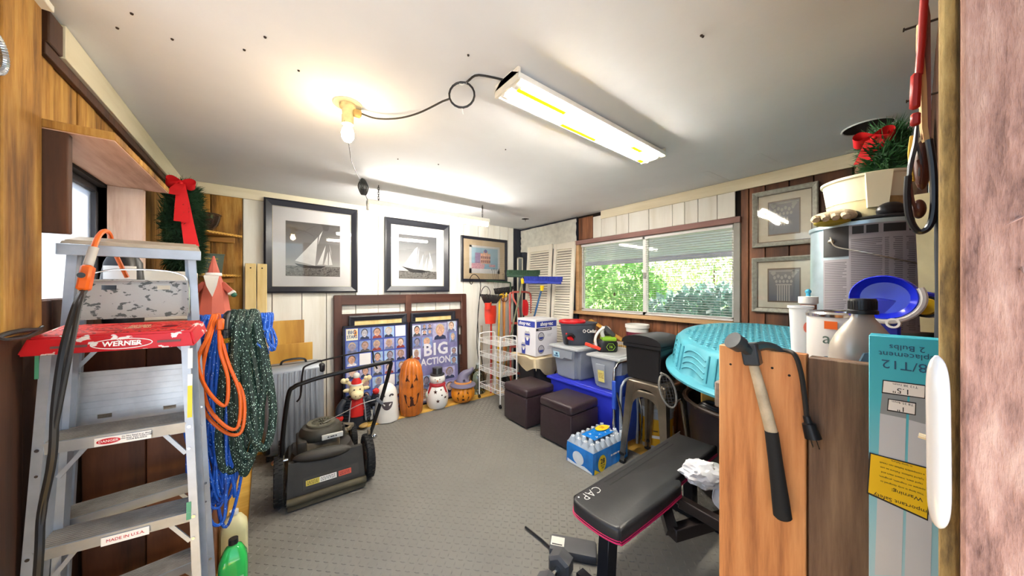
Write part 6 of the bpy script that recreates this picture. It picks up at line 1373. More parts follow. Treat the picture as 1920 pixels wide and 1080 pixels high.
# printed top panel, badges
m_ = MB(); m_.sheet(lambda a, b: (-hx_*.55+hx_*1.15*a, -hy_*.5+hy_*1.0*b, .206+.004*math.sin(a*18)*math.sin(b*12)), 14, 8, .001); m_.build('top_print', BLUEW, t)
m_ = MB(); q = ell(.10, .03, .075, .042, 20); m_.raw([(a, b, .2115) for a, b in q], [tuple(range(20))]); m_.build('top_badge', M('badge_yellow', '#f0d021', .4), t)
text('lettering', '28', .04, M('badge_orange', '#d9772a', .5), t, basis((1, .1, 0), (0, 1, 0), (.10, .03, .213)))
m_ = MB(); q = ell(0, 0, .055, .045, 20); m_.X = basis((0, -1, 0), (0, 0, 1), (-hx_-.003, .01, .07)); m_.raw([(a, b*1.1, 0) for a, b in q], [tuple(range(20))]); m_.build('white_swoosh', WF, t)
m_ = MB(); m_.X = basis((0, -1, 0), (0, 0, 1), (-hx_-.003, 0, 0)); m_.raw([(-.12, .002, 0), (.125, .002, 0), (.125, .012, 0), (.05, .03, 0), (-.04, .018, 0), (-.12, .028, 0)], [(0, 1, 2, 3, 4, 5)]); m_.build('white_band', WF, t)
m_ = MB(); q = ell(0, .06, .048, .062, 20); m_.X = basis((1, 0, 0), (0, 0, 1), (-.12, -hy_-.003, 0)); m_.raw([(a, b, 0) for a, b in q], [tuple(range(20))]); m_.raw([(-.095, .002, .0003), (-.03, .002, .0003), (-.09, .04, .0003)], [(0, 1, 2)]); m_.build('side_badge', MATS['badge_yellow'], t)
text('lettering', '28', .052, PRINT_K, t, basis((1, 0, 0), (0, 0, 1), (-.115, -hy_-.0042, .075)), off=.001); text('lettering', '16.9 FL\nOZ', .018, PRINT_K, t, basis((1, 0, 0), (0, 0, 1), (-.115, -hy_-.0042, .035)))
lines(t, basis((1, 0, 0), (0, 0, 1), (.04, -hy_-.0042, .085)), .11, 1, .028, PRINT_W)
# ---- brown tub under the pool, and what stands in it
BRT = M('brown_black_tub', '#2a2123', .4)
t = thing('oval_tub', 'dark brown tub with rolled rim under the turquoise pool', 'tub', (2.58, .62, .0148))
m_ = MB(); m_.lathe([(0, 0), (.80, 0), (.84, .02), (.97, .57), (.99, .585), (1.0, .605), (.98, .615), (.945, .6), (.82, .05), (0, .04)], 40, (0, 0, 0), .42, .46); m_.build('body', BRT, t)
m_ = MB(); m_.tube([(.417*math.cos(q), .457*math.sin(q), .605) for q in [2*PI*i/48 for i in range(48)]], .014, 8, True); m_.build('rim', M('tub_rim', '#4a3a2e', .35), t)
PZL = .80
for k, (x, y, lab) in enumerate(((2.365, .86, 'yellow pine stud standing in the tub under the pool edge'), (2.78, .78, 'second yellow pine stud propping the pool near the wall'), (2.72, .20, 'third pine stud propping the pool by the front wall'))):
    m_ = MB(); m_.box(-.045, -.019, 0, .045, .019, [.765, .80, .815][k], .003); tag(m_.build('pine_stud', PINE if k else OW, loc=(x, y, .057), rot=(0, 0, math.radians([-60, 10, 0][k]))), lab, 'board')
rd = random.Random(5)
for k, (x, y, mt, lab) in enumerate(((2.33, .72, M('rust_leaf', '#9c4a24', .7, var=.5, sc=30), 'rust-coloured garland heap in the brown tub'), (2.35, .55, M('amber_leaf', '#b98534', .7, var=.5, sc=30), 'amber leaf garland heap in the brown tub'))):
    t = thing('leaf_garland', lab, 'garland', (x, y, .555)); vs, fs = [], []
    for i in range(420):
        d = Vector((rd.gauss(0, 1), rd.gauss(0, 1), rd.gauss(0, 1))).normalized(); p = Vector((d.x*.10, d.y*.08, .09+d.z*.09))*rd.uniform(.75, 1.05); e_ = Euler((rd.uniform(0, 6), rd.uniform(0, 6), rd.uniform(0, 6))).to_matrix(); q = len(vs)
        for (a, b) in ((-1, 0), (0, -.5), (1, 0), (0, .5)): vs.append(p+e_ @ Vector((a*.02, b*.02, 0)))
        fs.append((q, q+1, q+2, q+3))
    me = bpy.data.meshes.new('leaves'); me.from_pydata([tuple(v) for v in vs], [], fs); me.materials.append(mt); o = bpy.data.objects.new('leaves', me); COL.objects.link(o); o.parent = t; o['kind'] = 'stuff'
    m_ = MB(); m_.lathe([(0, -.495), (.05, -.495), (.06, 0), (.085, .06), (.07, .14), (0, .165)], 12); m_.build('core', DARKW, t)
t = thing('dark_hose', 'coiled dark strap lying in the brown tub', 'strap', (2.27, .80, .595)); m_ = MB()
for k in range(4): m_.tube([Vector((.055*math.cos(q)*(1-.1*k), .10*math.sin(q)*(1-.12*k), .012+.012*k+.006*math.sin(3*q))) for q in [2*PI*i/24 for i in range(24)]], .011, 7, True)
m_.build('coils', BLACK, t)
# mesh racket-shaped frame
c = PT(1252, 733, 2.2)
t = thing('wire_basket_frame', 'oval grey wire-bound mesh frame hanging by the tub', 'basket', c); ux = Vector((CY, -SY, 0)); tl = math.radians(-12)
uz = Vector((0, 0, 1))*math.cos(tl)+ux*-math.sin(tl)*1; uxx = ux*math.cos(tl)
E = [c+uxx*.055*math.cos(q)+(Vector((0, 0, 1))+ux*-.25)*.115*math.sin(q) for q in [2*PI*i/28 for i in range(28)]]
GRT = M('grey_tape', '#8d8a82', .6, var=.2, sc=60)
m_ = MB(); m_.tube(E, .007, 8, True); m_.tube([E[7], E[7]+Vector((-.02, .01, .012))], .008, 6); m_.build('rim', GRT, t, W=True)
m_ = MB()
for k in range(2, 13, 2): m_.tube([E[k], E[-k]], .0018, 4)
for k in range(0, 7): m_.tube([E[k], E[14-k]], .0018, 4); m_.tube([E[-k], E[14+k]], .0018, 4)
m_.build('mesh', M('dark_netting', '#3c3c3f', .6), t, W=True)
m_ = MB()
for k in range(5): m_.tube([E[19+k], E[20+k]+Vector((.03, -.02, .035))], .004, 5)
m_.build('wire_wrap', CHROME, t, W=True)
# ================================================================== turquoise wading pool, upside down
TQ = M('turquoise_plastic', '#4f9fb0', .42, var=.05)
pool = thing('wading_pool', 'turquoise plastic wading pool turned upside down', 'wading pool', (2.50, .585, .862), math.radians(15), rx=math.radians(1.5), ry=math.radians(-7))
PR, PT_ = .565, .48; PH = .215
m_ = MB(); m_.lathe([(PR-.012, -.012), (PR+.002, -.010), (PR+.004, .004), (PR-.004, .012), (PR-.035, .018), (PR-.045, .03), (PT_+.012, PH-.02), (PT_, PH-.003), (PT_-.02, PH), (0, PH), (0, PH-.006), (PT_-.02, PH-.006), (PR-.05, .03), (PR-.04, .012)], 96, fn=lambda a, z: 1+(.012*math.cos(12*a) if .025 < z < PH-.01 else 0)); m_.build('shell', TQ, pool)
m_ = MB()
def wallp(a, z):
    k = (z-.03)/(PH-.05); r = ((PR-.045)*(1-k)+(PT_+.012)*k)*(1+.012*math.cos(12*a))+.002; return (r*math.cos(a), r*math.sin(a), z)
for i in range(12):
    a0 = 2*PI*i/12
    for s_ in (-.045, .045): m_.tube([wallp(a0+s_+PI/12*0, .035+(PH-.06)*q/6) for q in range(7)], .006, 5)
    for w_ in range(4):
        m_.tube([wallp(a0+.085+.355*q/9, .05+.035*w_+.028*math.sin(PI*(q/9)**.8)) for q in range(10)], .0045, 5)
m_.build('side_embossing', TQ, pool)
m_ = MB(); n = 13; pit = .072
for i in range(-n, n+1):
    for j in range(-n, n+1):
        x, y = i*pit*.62+(j % 2)*pit*.31, j*pit*.5
        if x*x+y*y > (PT_-.045)**2: continue
        m_.tube([(x-.02, y-.008, PH-.001), (x-.012, y+.004, PH+.0015), (x, y+.009, PH+.0022), (x+.012, y+.004, PH+.0015), (x+.02, y-.008, PH-.001)], .006, 5)
emb = m_.build('top_embossing', TQ, pool); emb['kind'] = 'stuff'
# ================================================================== pictures on the right wall
SILF = M('silver_beaded_frame', '#9d9b90', .45, .3, var=.2, sc=50, bump=.5, bsc=140); LINEN = M('linen_mat', '#cfc9b8', .85, var=.05, sc=30)
CPR = GRAD('column_print_grey', [(0, '#5c6068'), (.5, '#6d6f75'), (1, '#7f7f80')], 2, .22, .1); CPL = M('column_light', '#a5a39e', .6, var=.1); CPB = M('bronze_fillet', '#6a5a48', .4)
for k, (ua, va, ub, vb, lab) in enumerate(((1411, 465, 1535, 340, 'upper silver-framed print of a column capital'), (1410, 584, 1536, 477, 'lower silver-framed print of a fluted column'))):
    y0, y1 = PX(ua, 500, XR-.02).y, PX(ub, 500, XR-.02).y; zb, zt = PX(ua, va, XR-.02).z, (PX(ua, [363, 484][k], XR-.02).z+PX(ub, vb, XR-.02).z)/2
    w_, h_ = y0-y1, zt-zb; iw, ih = w_*.46, h_*.56
    sc_ = [[(.05, .9), (.2, .98), (.25, .88), (.15, .8)], [(.95, .9), (.8, .98), (.75, .88), (.85, .8)]]+[ell(.2+.12*i, .74+.05*(i % 2), .05, .06, 8) for i in range(6)]+[ell(.26+.12*i, .62, .045, .05, 8) for i in range(5)]
    fl = [rect(.28+.075*i, .0, .32+.075*i, .5) for i in range(6)]+[rect(.24, .5, .76, .54)]
    P_ = [CPR, ('column_capital', sc_+[rect(.02, .93, .98, .97)], CPL), ('flutes', fl if k else [rect(.3+.1*i, .25, .34+.1*i, .5) for i in range(4)], CPL), ('print_border', [rect(-.04, -.04, 0, 1.04), rect(1, -.04, 1.04, 1.04), rect(0, -.04, 1, 0), rect(0, 1, 1, 1.04)], CPB)]
    picture(lab, (XR-.006, (y0+y1)/2, zb), -PI/2, w_, h_, .032, .03, SILF, LINEN, iw, ih, (h_-ih)*.48, P_, inner=CPB)
# ================================================================== weight bench
VIN = M('black_vinyl', '#2a2a2b', .42, var=.12, sc=14, bump=.06, bsc=90); PINK = M('pink_piping', '#d4215f', .4); BLUK = M('blue_black_steel', '#14161f', .35, .3)
t = thing('weight_bench', 'black padded weight bench with pink piping', 'weight bench', (1.6, .83, MZ))
ol = [(1.085, .735), (1.10, .715), (1.14, .705), (1.58, .695), (1.62, .735), (2.10, .735), (2.125, .755), (2.125, .945), (2.10, .965), (1.2, .965), (1.13, .965), (1.09, .945), (1.075, .90), (1.073, .80)]
cx, cy = 1.6, .83
def slab(o, z0, z1, b):
    m_ = MB(); n = len(o); sh = lambda k: [(cx+(x-cx)*(1-k/.5), cy+(y-cy)*(1-k/.13)) for x, y in o]
    rings = [(sh(b*.6), z0), (o, z0+b), (o, z1-b), (sh(b*.3), z1-b*.3), (sh(b), z1)]
    V = [(x, y, z) for r_, z in rings for x, y in r_]; F = [tuple(range(n-1, -1, -1)), tuple(range(4*n, 5*n))]
    for q in range(4):
        for i in range(n): F.append((q*n+i, q*n+(i+1) % n, (q+1)*n+(i+1) % n, (q+1)*n+i))
    m_.raw(V, F); return m_
ols = [tuple(p)[:2] for p in smooth([(x, y, 0) for x, y in ol], 3, True)]
pad = slab(ols, .385, .452, .012).build('pad', VIN, t, W=True, ang=50)
for z in (.392, .402): m_ = MB(); m_.tube([(cx+(x-cx)*1.001, cy+(y-cy)*1.006, z) for x, y in ols], .0035 if z < .4 else .002, 6, True); m_.build('piping', PINK, pad, W=True)
text('logo', 'CAP', .062, PRINT_W, pad, basis((-1, 0, 0), (0, -1, 0), (1.185, .922, .4535)), W=True, off=-.0012, sp=1.05)
m_ = MB(); m_.cyl((1.115, .937, .4525), (1.115, .937, .4537), .004, .004, 10); m_.build('logo_dot', PRINT_W, pad, W=True)
for y in (.90, .93): m_ = MB(); m_.box(1.30, y, .4522, 1.95, y+.006, .4528); m_.build('groove', M('vinyl_groove', '#1f1f20', .5), pad, W=True)
m_ = MB(); m_.bar((1.16, .835, .35), (2.08, .835, .35), .06, .06, (0, 0, 1), .004); m_.build('spine', BLUK, t, W=True)
m_ = MB(); m_.bar((1.20, .835, .38), (1.17, .835, MZ+.03), .07, .055, (0, 1, 0), .004); m_.build('front_leg', BLUK, t, W=True)
m_ = MB(); m_.bar((2.0, .835, .38), (2.03, .835, MZ+.03), .07, .055, (0, 1, 0), .004); m_.build('rear_leg', BLUK, t, W=True)
for x in (1.17, 2.03): m_ = MB(); m_.bar((x, .62, MZ+.025), (x, .98, MZ+.025), .05, .05, (0, 0, 1), .004); m_.build('foot_bar', BLUK, t, W=True)
m_ = MB(); m_.bar((1.62, .72, .34), (1.66, .46, .30), .045, .05, (0, 0, 1), .004); m_.bar((1.66, .47, .32), (1.66, .47, .13), .05, .05, (0, 1, 0), .004); m_.build('adjuster_arm', M('dark_brown_steel', '#2b2321', .45, .2), t, W=True)
m_ = MB(); m_.bar((1.50, .70, .25), (1.98, .52, .25), .05, .06, (0, 0, 1), .004); m_.bar((1.50, .70, .25), (1.60, .80, .33), .05, .05); m_.build('side_beam', MATS['dark_brown_steel'], t, W=True)
for (x, y, z) in ((1.66, .44, .20), (1.66, .44, .15)): m_ = MB(); m_.cyl((x, y, z), (x-.02, y-.02, z), .008, .008, 8); m_.build('bolt', CHROME, t, W=True)
# white plastic bag lying on the bench edge
t = thing('plastic_bag', 'crumpled white plastic bag on the edge of the weight bench', 'bag', (1.71, .655, .455))
rd = random.Random(2); m_ = MB()
bm_ = bmesh.new(); bmesh.ops.create_icosphere(bm_, subdivisions=4, radius=1)
from mathutils import noise as mn
for v in bm_.verts:
    p = v.co.copy(); d = 1+.22*mn.noise(p*2.3)+.16*mn.noise(p*5.1+Vector((3, 1, 2)))
    v.co = Vector((p.x*.12*d, p.y*.07*d, p.z*.06*d))
m_.join(bm_, Matrix.Translation((1.72, .64, .475)) @ Matrix.Rotation(math.radians(-28), 4, 'Z') @ Matrix.Rotation(math.radians(14), 4, 'Y'))
BAGW = M('white_bag_film', '#e9e9ea', .4, var=.05, sc=12); m_.build('bundle', BAGW, t, W=True, ang=25)
m_ = MB(); m_.sheet(lambda a, b: (1.68+.15*a+.012*math.sin(b*9), .585-.03*b+.02*math.sin(a*8+b*4), .46-.15*b*(.6+.4*math.sin(a*5+1))), 14, 10, Vector((0, .002, 0))); m_.build('hanging_flap', BAGW, t, W=True)
# weights on the floor
t = thing('hex_dumbbell', 'black hex dumbbell on the mat beside the bench leg', 'dumbbell', (1.055, 1.03, MZ), math.radians(20)); GREYR = M('grey_rubber', '#4b4b4d', .6, var=.15)
for x in (-.075, .075):
    m_ = MB(); m_.X = Matrix.Translation((x, 0, .052)) @ Matrix.Rotation(PI/2, 4, 'Y'); m_.lathe([(0, -.04), (.045, -.04), (.06, -.028), (.06, .028), (.045, .04), (0, .04)], 6); hd = m_.build('weight_head', GREYR, t, ang=10)
m_ = MB(); m_.cyl((-.04, 0, .052), (.04, 0, .052), .015, .015, 14); m_.build('grip', CHROME, t)
t = thing('ankle_weight', 'flat grey padded weight with a paper label under the bench', 'weight', (1.265, 1.10, MZ), math.radians(-52))
m_ = MB(); m_.box(-.12, -.055, 0, .12, .055, .045, .012, 2); m_.build('pad', GREYR, t)
m_ = MB(); m_.box(-.115, -.03, .0452, -.045, .03, .0462); lb = m_.build('label', M('paper_label', '#d8d6cc', .6), t)
m_ = MB(); m_.box(-.108, -.025, .0463, -.055, -.018, .0466); m_.build('label_bar', PRINT_K, lb)
m_ = MB(); m_.tube([PZ(985, 988, MZ+.008), PZ(1015, 1012, MZ+.008), PZ(1040, 1035, MZ+.01)], .006, 6); tag(m_.build('exercise_strap', BLACK, loc=PZ(1015, 1012, MZ), W=True), 'thin black rod lying on the mat beside the dumbbell', 'rod')
# ================================================================== half-height plank screen in the foreground
XP = .86
W_ORG = WOOD('orange_brown_plank', '#dd9d62', '#c17c45', '#8a4d28', 'z', 30, .55, .35, .2, 14); W_GRYB = WOOD('grey_brown_plank', '#937558', '#6f523c', '#3d2a1d', 'z', 36, .7, .6, .4, 14)
tp_ = thing('plank_screen', 'half-height screen of an orange plank and a grey-brown plank', 'partition', (XP+.02, .14, 0))
ya, yb2, yc = PX(1348, 700, XP).y, PX(1513, 700, XP).y, -.02
zt1, zt2 = PX(1348, 645, XP).z, PX(1515, 668, XP).z
m_ = MB(); m_.box(XP, yb2+.0015, .0125, XP+.03, ya, (zt1+zt2)/2, .002); m_.build('plank', W_ORG, tp_, W=True)
m_ = MB(); m_.box(XP+.002, yc, .0125, XP+.032, yb2-.0015, (zt1+zt2)/2-.003, .002); m_.build('plank', W_GRYB, tp_, W=True)
m_ = MB(); m_.box(XP+.033, -.03, 1.10, XP+.075, ya+.022, 1.165, .004); m_.build('rail', WOOD('grey_rail', '#a39a90', '#8b8177', '#655c53', 'y', 20, .9, .8, .3), tp_, W=True)
for (u, v) in ((1370, 683), (1448, 690), (1480, 704), (1500, 690)): p = PX(u, v, XP); m_ = MB(); m_.cyl(p, p-Vector((.001, 0, 0)), .0025, .0025, 8); m_.build('nail', DARKW, tp_, W=True)
ZTP = (zt1+zt2)/2
# hammer hung over the screen's top
t = thing('claw_hammer', 'claw hammer with worn wooden handle and black grip hung on the orange plank', 'hammer', (XP-.02, PX(1420, 700, XP).y, 1.1))
hd_, hb_, he_ = PX(1408, 660, XP-.028), PX(1447, 812, XP-.02), PX(1468, 972, XP-.02)
OST = M('oiled_steel', '#55585c', .38, .8, var=.2, sc=20)
m_ = MB(); d = (he_-hd_).normalized(); m_.bar(hd_+d*-.02, hd_+d*.028, .03, .026, (1, 0, 0), .003); 
hx1 = PX(1388, 647, XP-.05)
m_.cyl(hd_+Vector((0, .0, .0)), hx1, .013, .012, 8); hm_ = m_.build('head', OST, t, W=True)
m_ = MB(); dd = (hx1-hd_).normalized(); m_.cyl(hx1, hx1+dd*.022, .0175, .019, 18); m_.build('striking_face', OST, t, W=True)
m_ = MB()
for s_ in (-1, 1): m_.tube(smooth([hd_+Vector((0, 0, .008)), hd_+Vector((.02, -.018, .014+.0)), hd_+Vector((.035, -.034+.004*s_, .008)), hd_+Vector((.044, -.046+.007*s_, -.012))], 4), [.012-.0006*k for k in range(13)], 7)
m_.build('claw', OST, t, W=True)
m_ = MB(); m_.tube([hd_+d*.025, hd_.lerp(hb_, .5), hb_], [.009, .0105, .011], 12); m_.build('handle', M('worn_handle', '#b5a488', .6, var=.25, sc=30), t, W=True)
m_ = MB(); m_.tube([hb_-d*.004, hb_.lerp(he_, .35), hb_.lerp(he_, .75), he_-d*.004, he_], [.0118, .0125, .0145, .0155, .012], 14); m_.build('grip', RUBBER, t, W=True)
# black plug hanging over
t = thing('power_cord', 'black two-prong plug and cord hanging over the plank screen', 'cord', PX(1515, 760, XP-.012))
m_ = MB(); m_.tube(smooth([PX(1440, 655, XP+.05), PX(1470, 657, XP+.015), PX(1490, 665, XP-.012), PX(1502, 700, XP-.014), PX(1508, 740, XP-.014), PX(1513, 785, XP-.014)], 5), .0042, 8); m_.build('cable', CORD, t, W=True)
a, b_ = PX(1512, 780, XP-.014), PX(1525, 822, XP-.014)
m_ = MB(); m_.tube([a, a.lerp(b_, .3), a.lerp(b_, .35), b_], [.006, .007, .011, .0135], 10); m_.build('plug', BLACK, t, W=True)
for s_ in (-1, 1): m_ = MB(); o = Vector((0, .0045*s_, 0)); q = PX(1531, 840, XP-.014); m_.bar(b_+o, q+o, .0015, .006, (1, 0, 0)); m_.build('prong', CHROME, t, W=True)
# fluorescent bulb carton
XB = XP-.045
t = thing('bulb_carton', 'turquoise fluorescent bulb carton standing upside down against the plank screen', 'box', (XB+.02, .02, 0))
y0, y1 = PX(1629, 800, XB).y, PX(1775, 800, XB).y; zt = PX(1640, 629, XB).z
CTQ = GRAD('carton_turquoise', [(0, '#cfd8da'), (.62, '#b9d5db'), (.9, '#3fb6c6'), (1, '#2aa9bd')], 2, 1.35, 0)
m_ = MB(); m_.box(XB, y1, 0, XB+.042, y0, zt, .001); m_.build('carton', CTQ, t, W=True)
fB = lambda u, v, dz=.0006, up=-1: basis((0, 1 if up < 0 else -1, 0), (0, 0, up), PX(u, v, XB-dz)*1.0)
def flatq(name, pts, mt, d): m_ = MB(); V = [PX(u, v, XB-d) for u, v in pts]; m_.raw([tuple(p) for p in V], [tuple(range(len(V)))]); return m_.build(name, mt, t, W=True)
GTUBE = M('printed_tube', '#c3c8cc', .4, var=.05); GCAP = M('printed_cap', '#8f9698', .4); CBL = M('carton_navy', '#24516d', .5)
flatq('printed_tube', [(1650, 775), (1640, 1078), (1690, 1080), (1699, 785)], GTUBE, .0006); flatq('printed_tube', [(1704, 787), (1696, 1080), (1745, 1080), (1752, 800)], GTUBE, .0006)
flatq('printed_tube_cap', [(1655, 727), (1650, 775), (1699, 785), (1702, 738)], GCAP, .0007); flatq('printed_tube_cap', [(1706, 740), (1704, 787), (1752, 800), (1754, 750)], GCAP, .0007)
flatq('size_box_edge', [(1655, 712), (1653, 737), (1735, 748), (1736, 722)], PRINT_K, .0009); flatq('size_box', [(1657, 714), (1655, 735), (1733, 746), (1734, 724)], LBL, .0011)
flatq('size_box_edge', [(1665, 747), (1663, 770), (1717, 779), (1718, 755)], PRINT_K, .0009); flatq('size_box', [(1667, 749), (1665, 768), (1715, 777), (1716, 757)], LBL, .0011)
flatq('warning_edge', [(1630, 848), (1625, 925), (1740, 977), (1745, 878)], PRINT_K, .0013); flatq('warning_panel', [(1633, 851), (1628, 923), (1738, 973), (1743, 880)], YEL, .0015)
def ctext(s, u, v, size, mt, d=.0009, sx=1, rot=0): text('lettering', s, size, mt, t, basis((0, 1, 0), (0, 0, -1), PX(u, v, XB-d)), W=True, sx=sx, ext=.0001)
ctext('2 Bulbs', 1700, 653, .0125, CBL); ctext('Replacement', 1706, 668, .0125, CBL); ctext('T8/T12', 1706, 687, .020, CBL)
ctext('1.5"', 1690, 733, .012, PRINT_K, .0013); ctext('T12 38.1mm', 1697, 723, .005, PRINT_K, .0013); ctext('1"', 1690, 767, .011, PRINT_K, .0013); ctext('T8 25.4mm', 1692, 756, .0048, PRINT_K, .0013)
ctext('Important Safety', 1688, 943, .0085, PRINT_K, .0017); ctext('Warning:', 1700, 928, .0085, PRINT_K, .0017)
for k, s in enumerate(('This lamp is only designed to', 'operate on magnetic, program,', 'rapid start, instant start and', 'hybrid ballasts. Failure to use', 'a compatible ballast can result', 'in lamp failure.')): ctext(s, 1690, 914-9*k, .0038, PRINT_K, .0017)
# white enamel pull on the door post
hp, hq = PX(1757, 668, .585), PX(1764, 992, .585)
t = thing('door_pull', 'white enamelled door pull fixed to the rough door post', 'handle', (.59, hp.y, (hp.z+hq.z)/2))
EN = M('white_enamel_gloss', '#d6d0c7', .12, var=.03, coat=.5)
m_ = MB(); L = hp.z-hq.z; n = 48; pts = []; rr = []
for i in range(n+1):
    s_ = i/n; pts.append((.588-.010*math.sin(PI*s_)**.6, hp.y-.0015*s_, hp.z-L*s_)); rr.append(.0084*(max(.04, 1-abs(2*s_-1)**7))**.5)
m_.tube(pts, rr, 16); m_.build('grip', EN, t, W=True)
for s_ in (.12, .5, .88): m_ = MB(); z_ = hp.z-L*s_; m_.cyl((.582, hp.y, z_), (.5985, hp.y-.001, z_), .005, .005, 10); m_.cyl((.588, hp.y, z_), (.589, hp.y+(.0125 if s_ == .5 else .004), z_+.002), .003, .003, 8); m_.build('standoff', M('cream_peg', '#e3d3b0', .5), t, W=True)
# ---- shelf behind the screen with paint cans and bottles
SHZ = 1.14
sh_ = thing('plank_shelf', 'narrow plank shelf behind the half-height screen', 'shelf', (1.3, .1, SHZ-.03))
for k, (y0, y1) in enumerate(((-.045, .11), (.113, .265))): m_ = MB(); m_.box(XP+.034, y0, SHZ-.025, 1.90, y1, SHZ, .003); m_.build('plank', W_DARK, sh_, W=True)
for x in (1.84,): m_ = MB(); m_.box(x, -.03, .0125, x+.04, .24, SHZ-.026, .003); m_.build('leg_panel', W_DARK, sh_, W=True)
# motor oil bottle
t = thing('oil_bottle', 'silver-beige oil bottle with black cap behind the plank screen', 'bottle', (1.02, .07, SHZ+.001), math.radians(-42))
OIL = M('silver_beige_plastic', '#b9afa2', .35, .25, var=.06)
m_ = MB(); m_.lathe([(0, 0), (.96, 0), (1, .006), (1, .115), (.97, .135), (.85, .158), (.62, .178), (.42, .192), (.38, .198), (.38, .215), (0, .215)], 28, (0, 0, 0), .054, .034, lambda a, z: (abs(math.cos(a))**3.4+abs(math.sin(a))**3.4)**(-1/3.4) if z < .14 else 1+.1*max(0, (.19-z)/.05)); m_.build('body', OIL, t)
m_ = MB(); m_.lathe([(0, .203), (.024, .203), (.024, .21), (.0215, .212), (.0215, .232), (.020, .236), (0, .236)], 28); cp_ = m_.build('cap', BLACK, t)
m_ = MB()
for k in range(28): a = 2*PI*k/28; m_.box(-.0008, -.0223, .213, .0008, -.021, .231, 0, 1, Matrix.Rotation(a, 4, 'Z'))
m_.build('cap_ribs', BLACK, cp_)
m_ = MB(); o_ = [(-.038, .06), (.044, .06), (.044, .093), (.03, .1), (.0, .108), (-.016, .126), (-.03, .124), (-.038, .108)]; m_.prism(o_, -.0355, -.032); lb = m_.build('label', M('label_pale_blue', '#7f9fae', .4), t)
text('lettering', 'ACTIVELY\nCLEANS &\nPROTECTS', .0062, PRINT_K, lb, basis((1, 0, 0), (0, 0, 1), (-.010, -.0358, .092)))
m_ = MB(); m_.prism(ell(.024, .08, .006, .007, 12), -.0359, -.034); m_.build('drop_emblem', YEL, lb)
# paint can with handwriting
t = thing('paint_can', 'white paint can with pink handwriting and an armadillo print', 'paint can', (1.335, .125, SHZ+.001), 0)
m_ = MB(); m_.lathe([(0, 0), (.081, 0), (.083, .004), (.083, .178), (.0, .178)], 40); m_.build('body', M('can_white', '#ded9d2', .4, var=.03), t)
m_ = MB(); m_.lathe([(.079, .174), (.086, .176), (.087, .184), (.083, .190), (.076, .186), (.074, .178)], 40, close=True); m_.build('rim', CHROME, t)
m_ = MB(); m_.cyl((0, 0, .178), (0, 0, .182), .075, .075, 32); m_.build('lid', STEEL, t)
def cb(ang, z, d=.0006): a = math.radians(ang); r = .083+d; return basis((math.sin(-a+PI), math.cos(a)*-1*-1, 0), (0, 0, 1), (r*math.cos(a), r*math.sin(a), z))
def canb(ang, z, d=.0006):
    a = math.radians(ang); n = Vector((math.cos(a), math.sin(a), 0)); r = Vector((0, 0, 1)).cross(n); return basis(r, (0, 0, 1), n*(.083+d)+Vector((0, 0, z)))
PKI = M('pink_marker', '#b3286b', .5); GRYI = M('grey_green_ink', '#4f5a58', .6)
text('handwriting', 'Kitch', .038, PKI, t, canb(196, .055, .003) @ Matrix.Rotation(math.radians(35), 4, 'Z'), off=-.0008)
text('lettering', 'ar', .045, M('green_grey_ink', '#5b6b5f', .5), t, canb(166, .115, .0025)); text('lettering', 'o', .035, CBL, t, canb(160, .06, .003))
m_ = MB(); m_.X = canb(190, .108, .0025); q = ell(0, 0, .02, .011, 16, 0, PI)+[(-.02, -.004), (-.03, -.002), (-.022, .002)]; m_.raw([(a, b, 0) for a, b in q], [tuple(range(len(q)))])
for x in (-.012, .008): m_.raw([(x, 0, 0), (x+.005, 0, 0), (x+.003, -.008, 0), (x, -.008, 0)], [(0, 1, 2, 3)])
m_.build('armadillo_print', GRYI, t)
m_ = MB(); m_.X = canb(166, .155, .002); m_.box(-.014, -.012, 0, .014, .01, .0006); m_.build('orange_sticker', ORG, t)
# plastic tubs in front of the pool
t = thing('plastic_cup', 'white plastic cup with a printed fish standing beside the paint can', 'cup', (1.415, .236, SHZ+.001))
m_ = MB(); m_.lathe([(0, 0), (.022, 0), (.030, .19), (.034, .192), (.034, .2), (.029, .2), (.020, .004), (0, .004)], 28); m_.build('body', M('cup_white', '#dfe3e3', .35, var=.03), t)
m_ = MB(); m_.X = basis((.7, -.7, 0), (0, 0, 1), (-.0205, -.0205, .13)); m_.prism(ell(0, 0, .012, .018, 12), -.001, .001, Matrix.Rotation(-PI/2, 4, 'X')); m_.build('fish_print', M('coral_print', '#d9705f', .5), t)
m_ = MB(); m_.X = basis((.7, -.7, 0), (0, 0, 1), (-.0202, -.0202, .11)); m_.box(.012, -.03, -.003, .018, .07, .002); m_.build('blue_stripe', M('stripe_blue', '#2f86c4', .5), t)
t = thing('pill_bottle', 'small brown-labelled tub with blue pump top beside the cup', 'bottle', (1.53, .235, SHZ+.001))
m_ = MB(); m_.lathe([(0, 0), (.022, 0), (.022, .20), (.027, .205), (.027, .228), (0, .23)], 24); m_.build('body', WHITE, t)
m_ = MB(); m_.lathe([(.0222, .165), (.0222, .2), (.0228, .2), (.0228, .165)], 24, close=True); m_.build('label', M('copper_label', '#8a4a2e', .5), t)
m_ = MB(); m_.cyl((0, 0, .229), (0, 0, .243), .007, .006, 10); m_.ball((0, 0, .246), .009); m_.build('pump', M('pump_blue', '#3aa0c4', .4), t)
t = thing('toy_ball', 'green tinsel tuft beside the paint can', 'decoration', (1.17, .19, SHZ+.001)); vs, fs = [], []
for i in range(160):
    d = Vector((rd.gauss(0, 1), rd.gauss(0, 1), abs(rd.gauss(0, 1)))).normalized(); s_ = d.orthogonal().normalized()*.0012; k = len(vs); vs += [d*.003-s_+Vector((0, 0, .008)), d*.003+s_+Vector((0, 0, .008)), d*.022+Vector((0, 0, .006))]; fs.append((k, k+1, k+2))
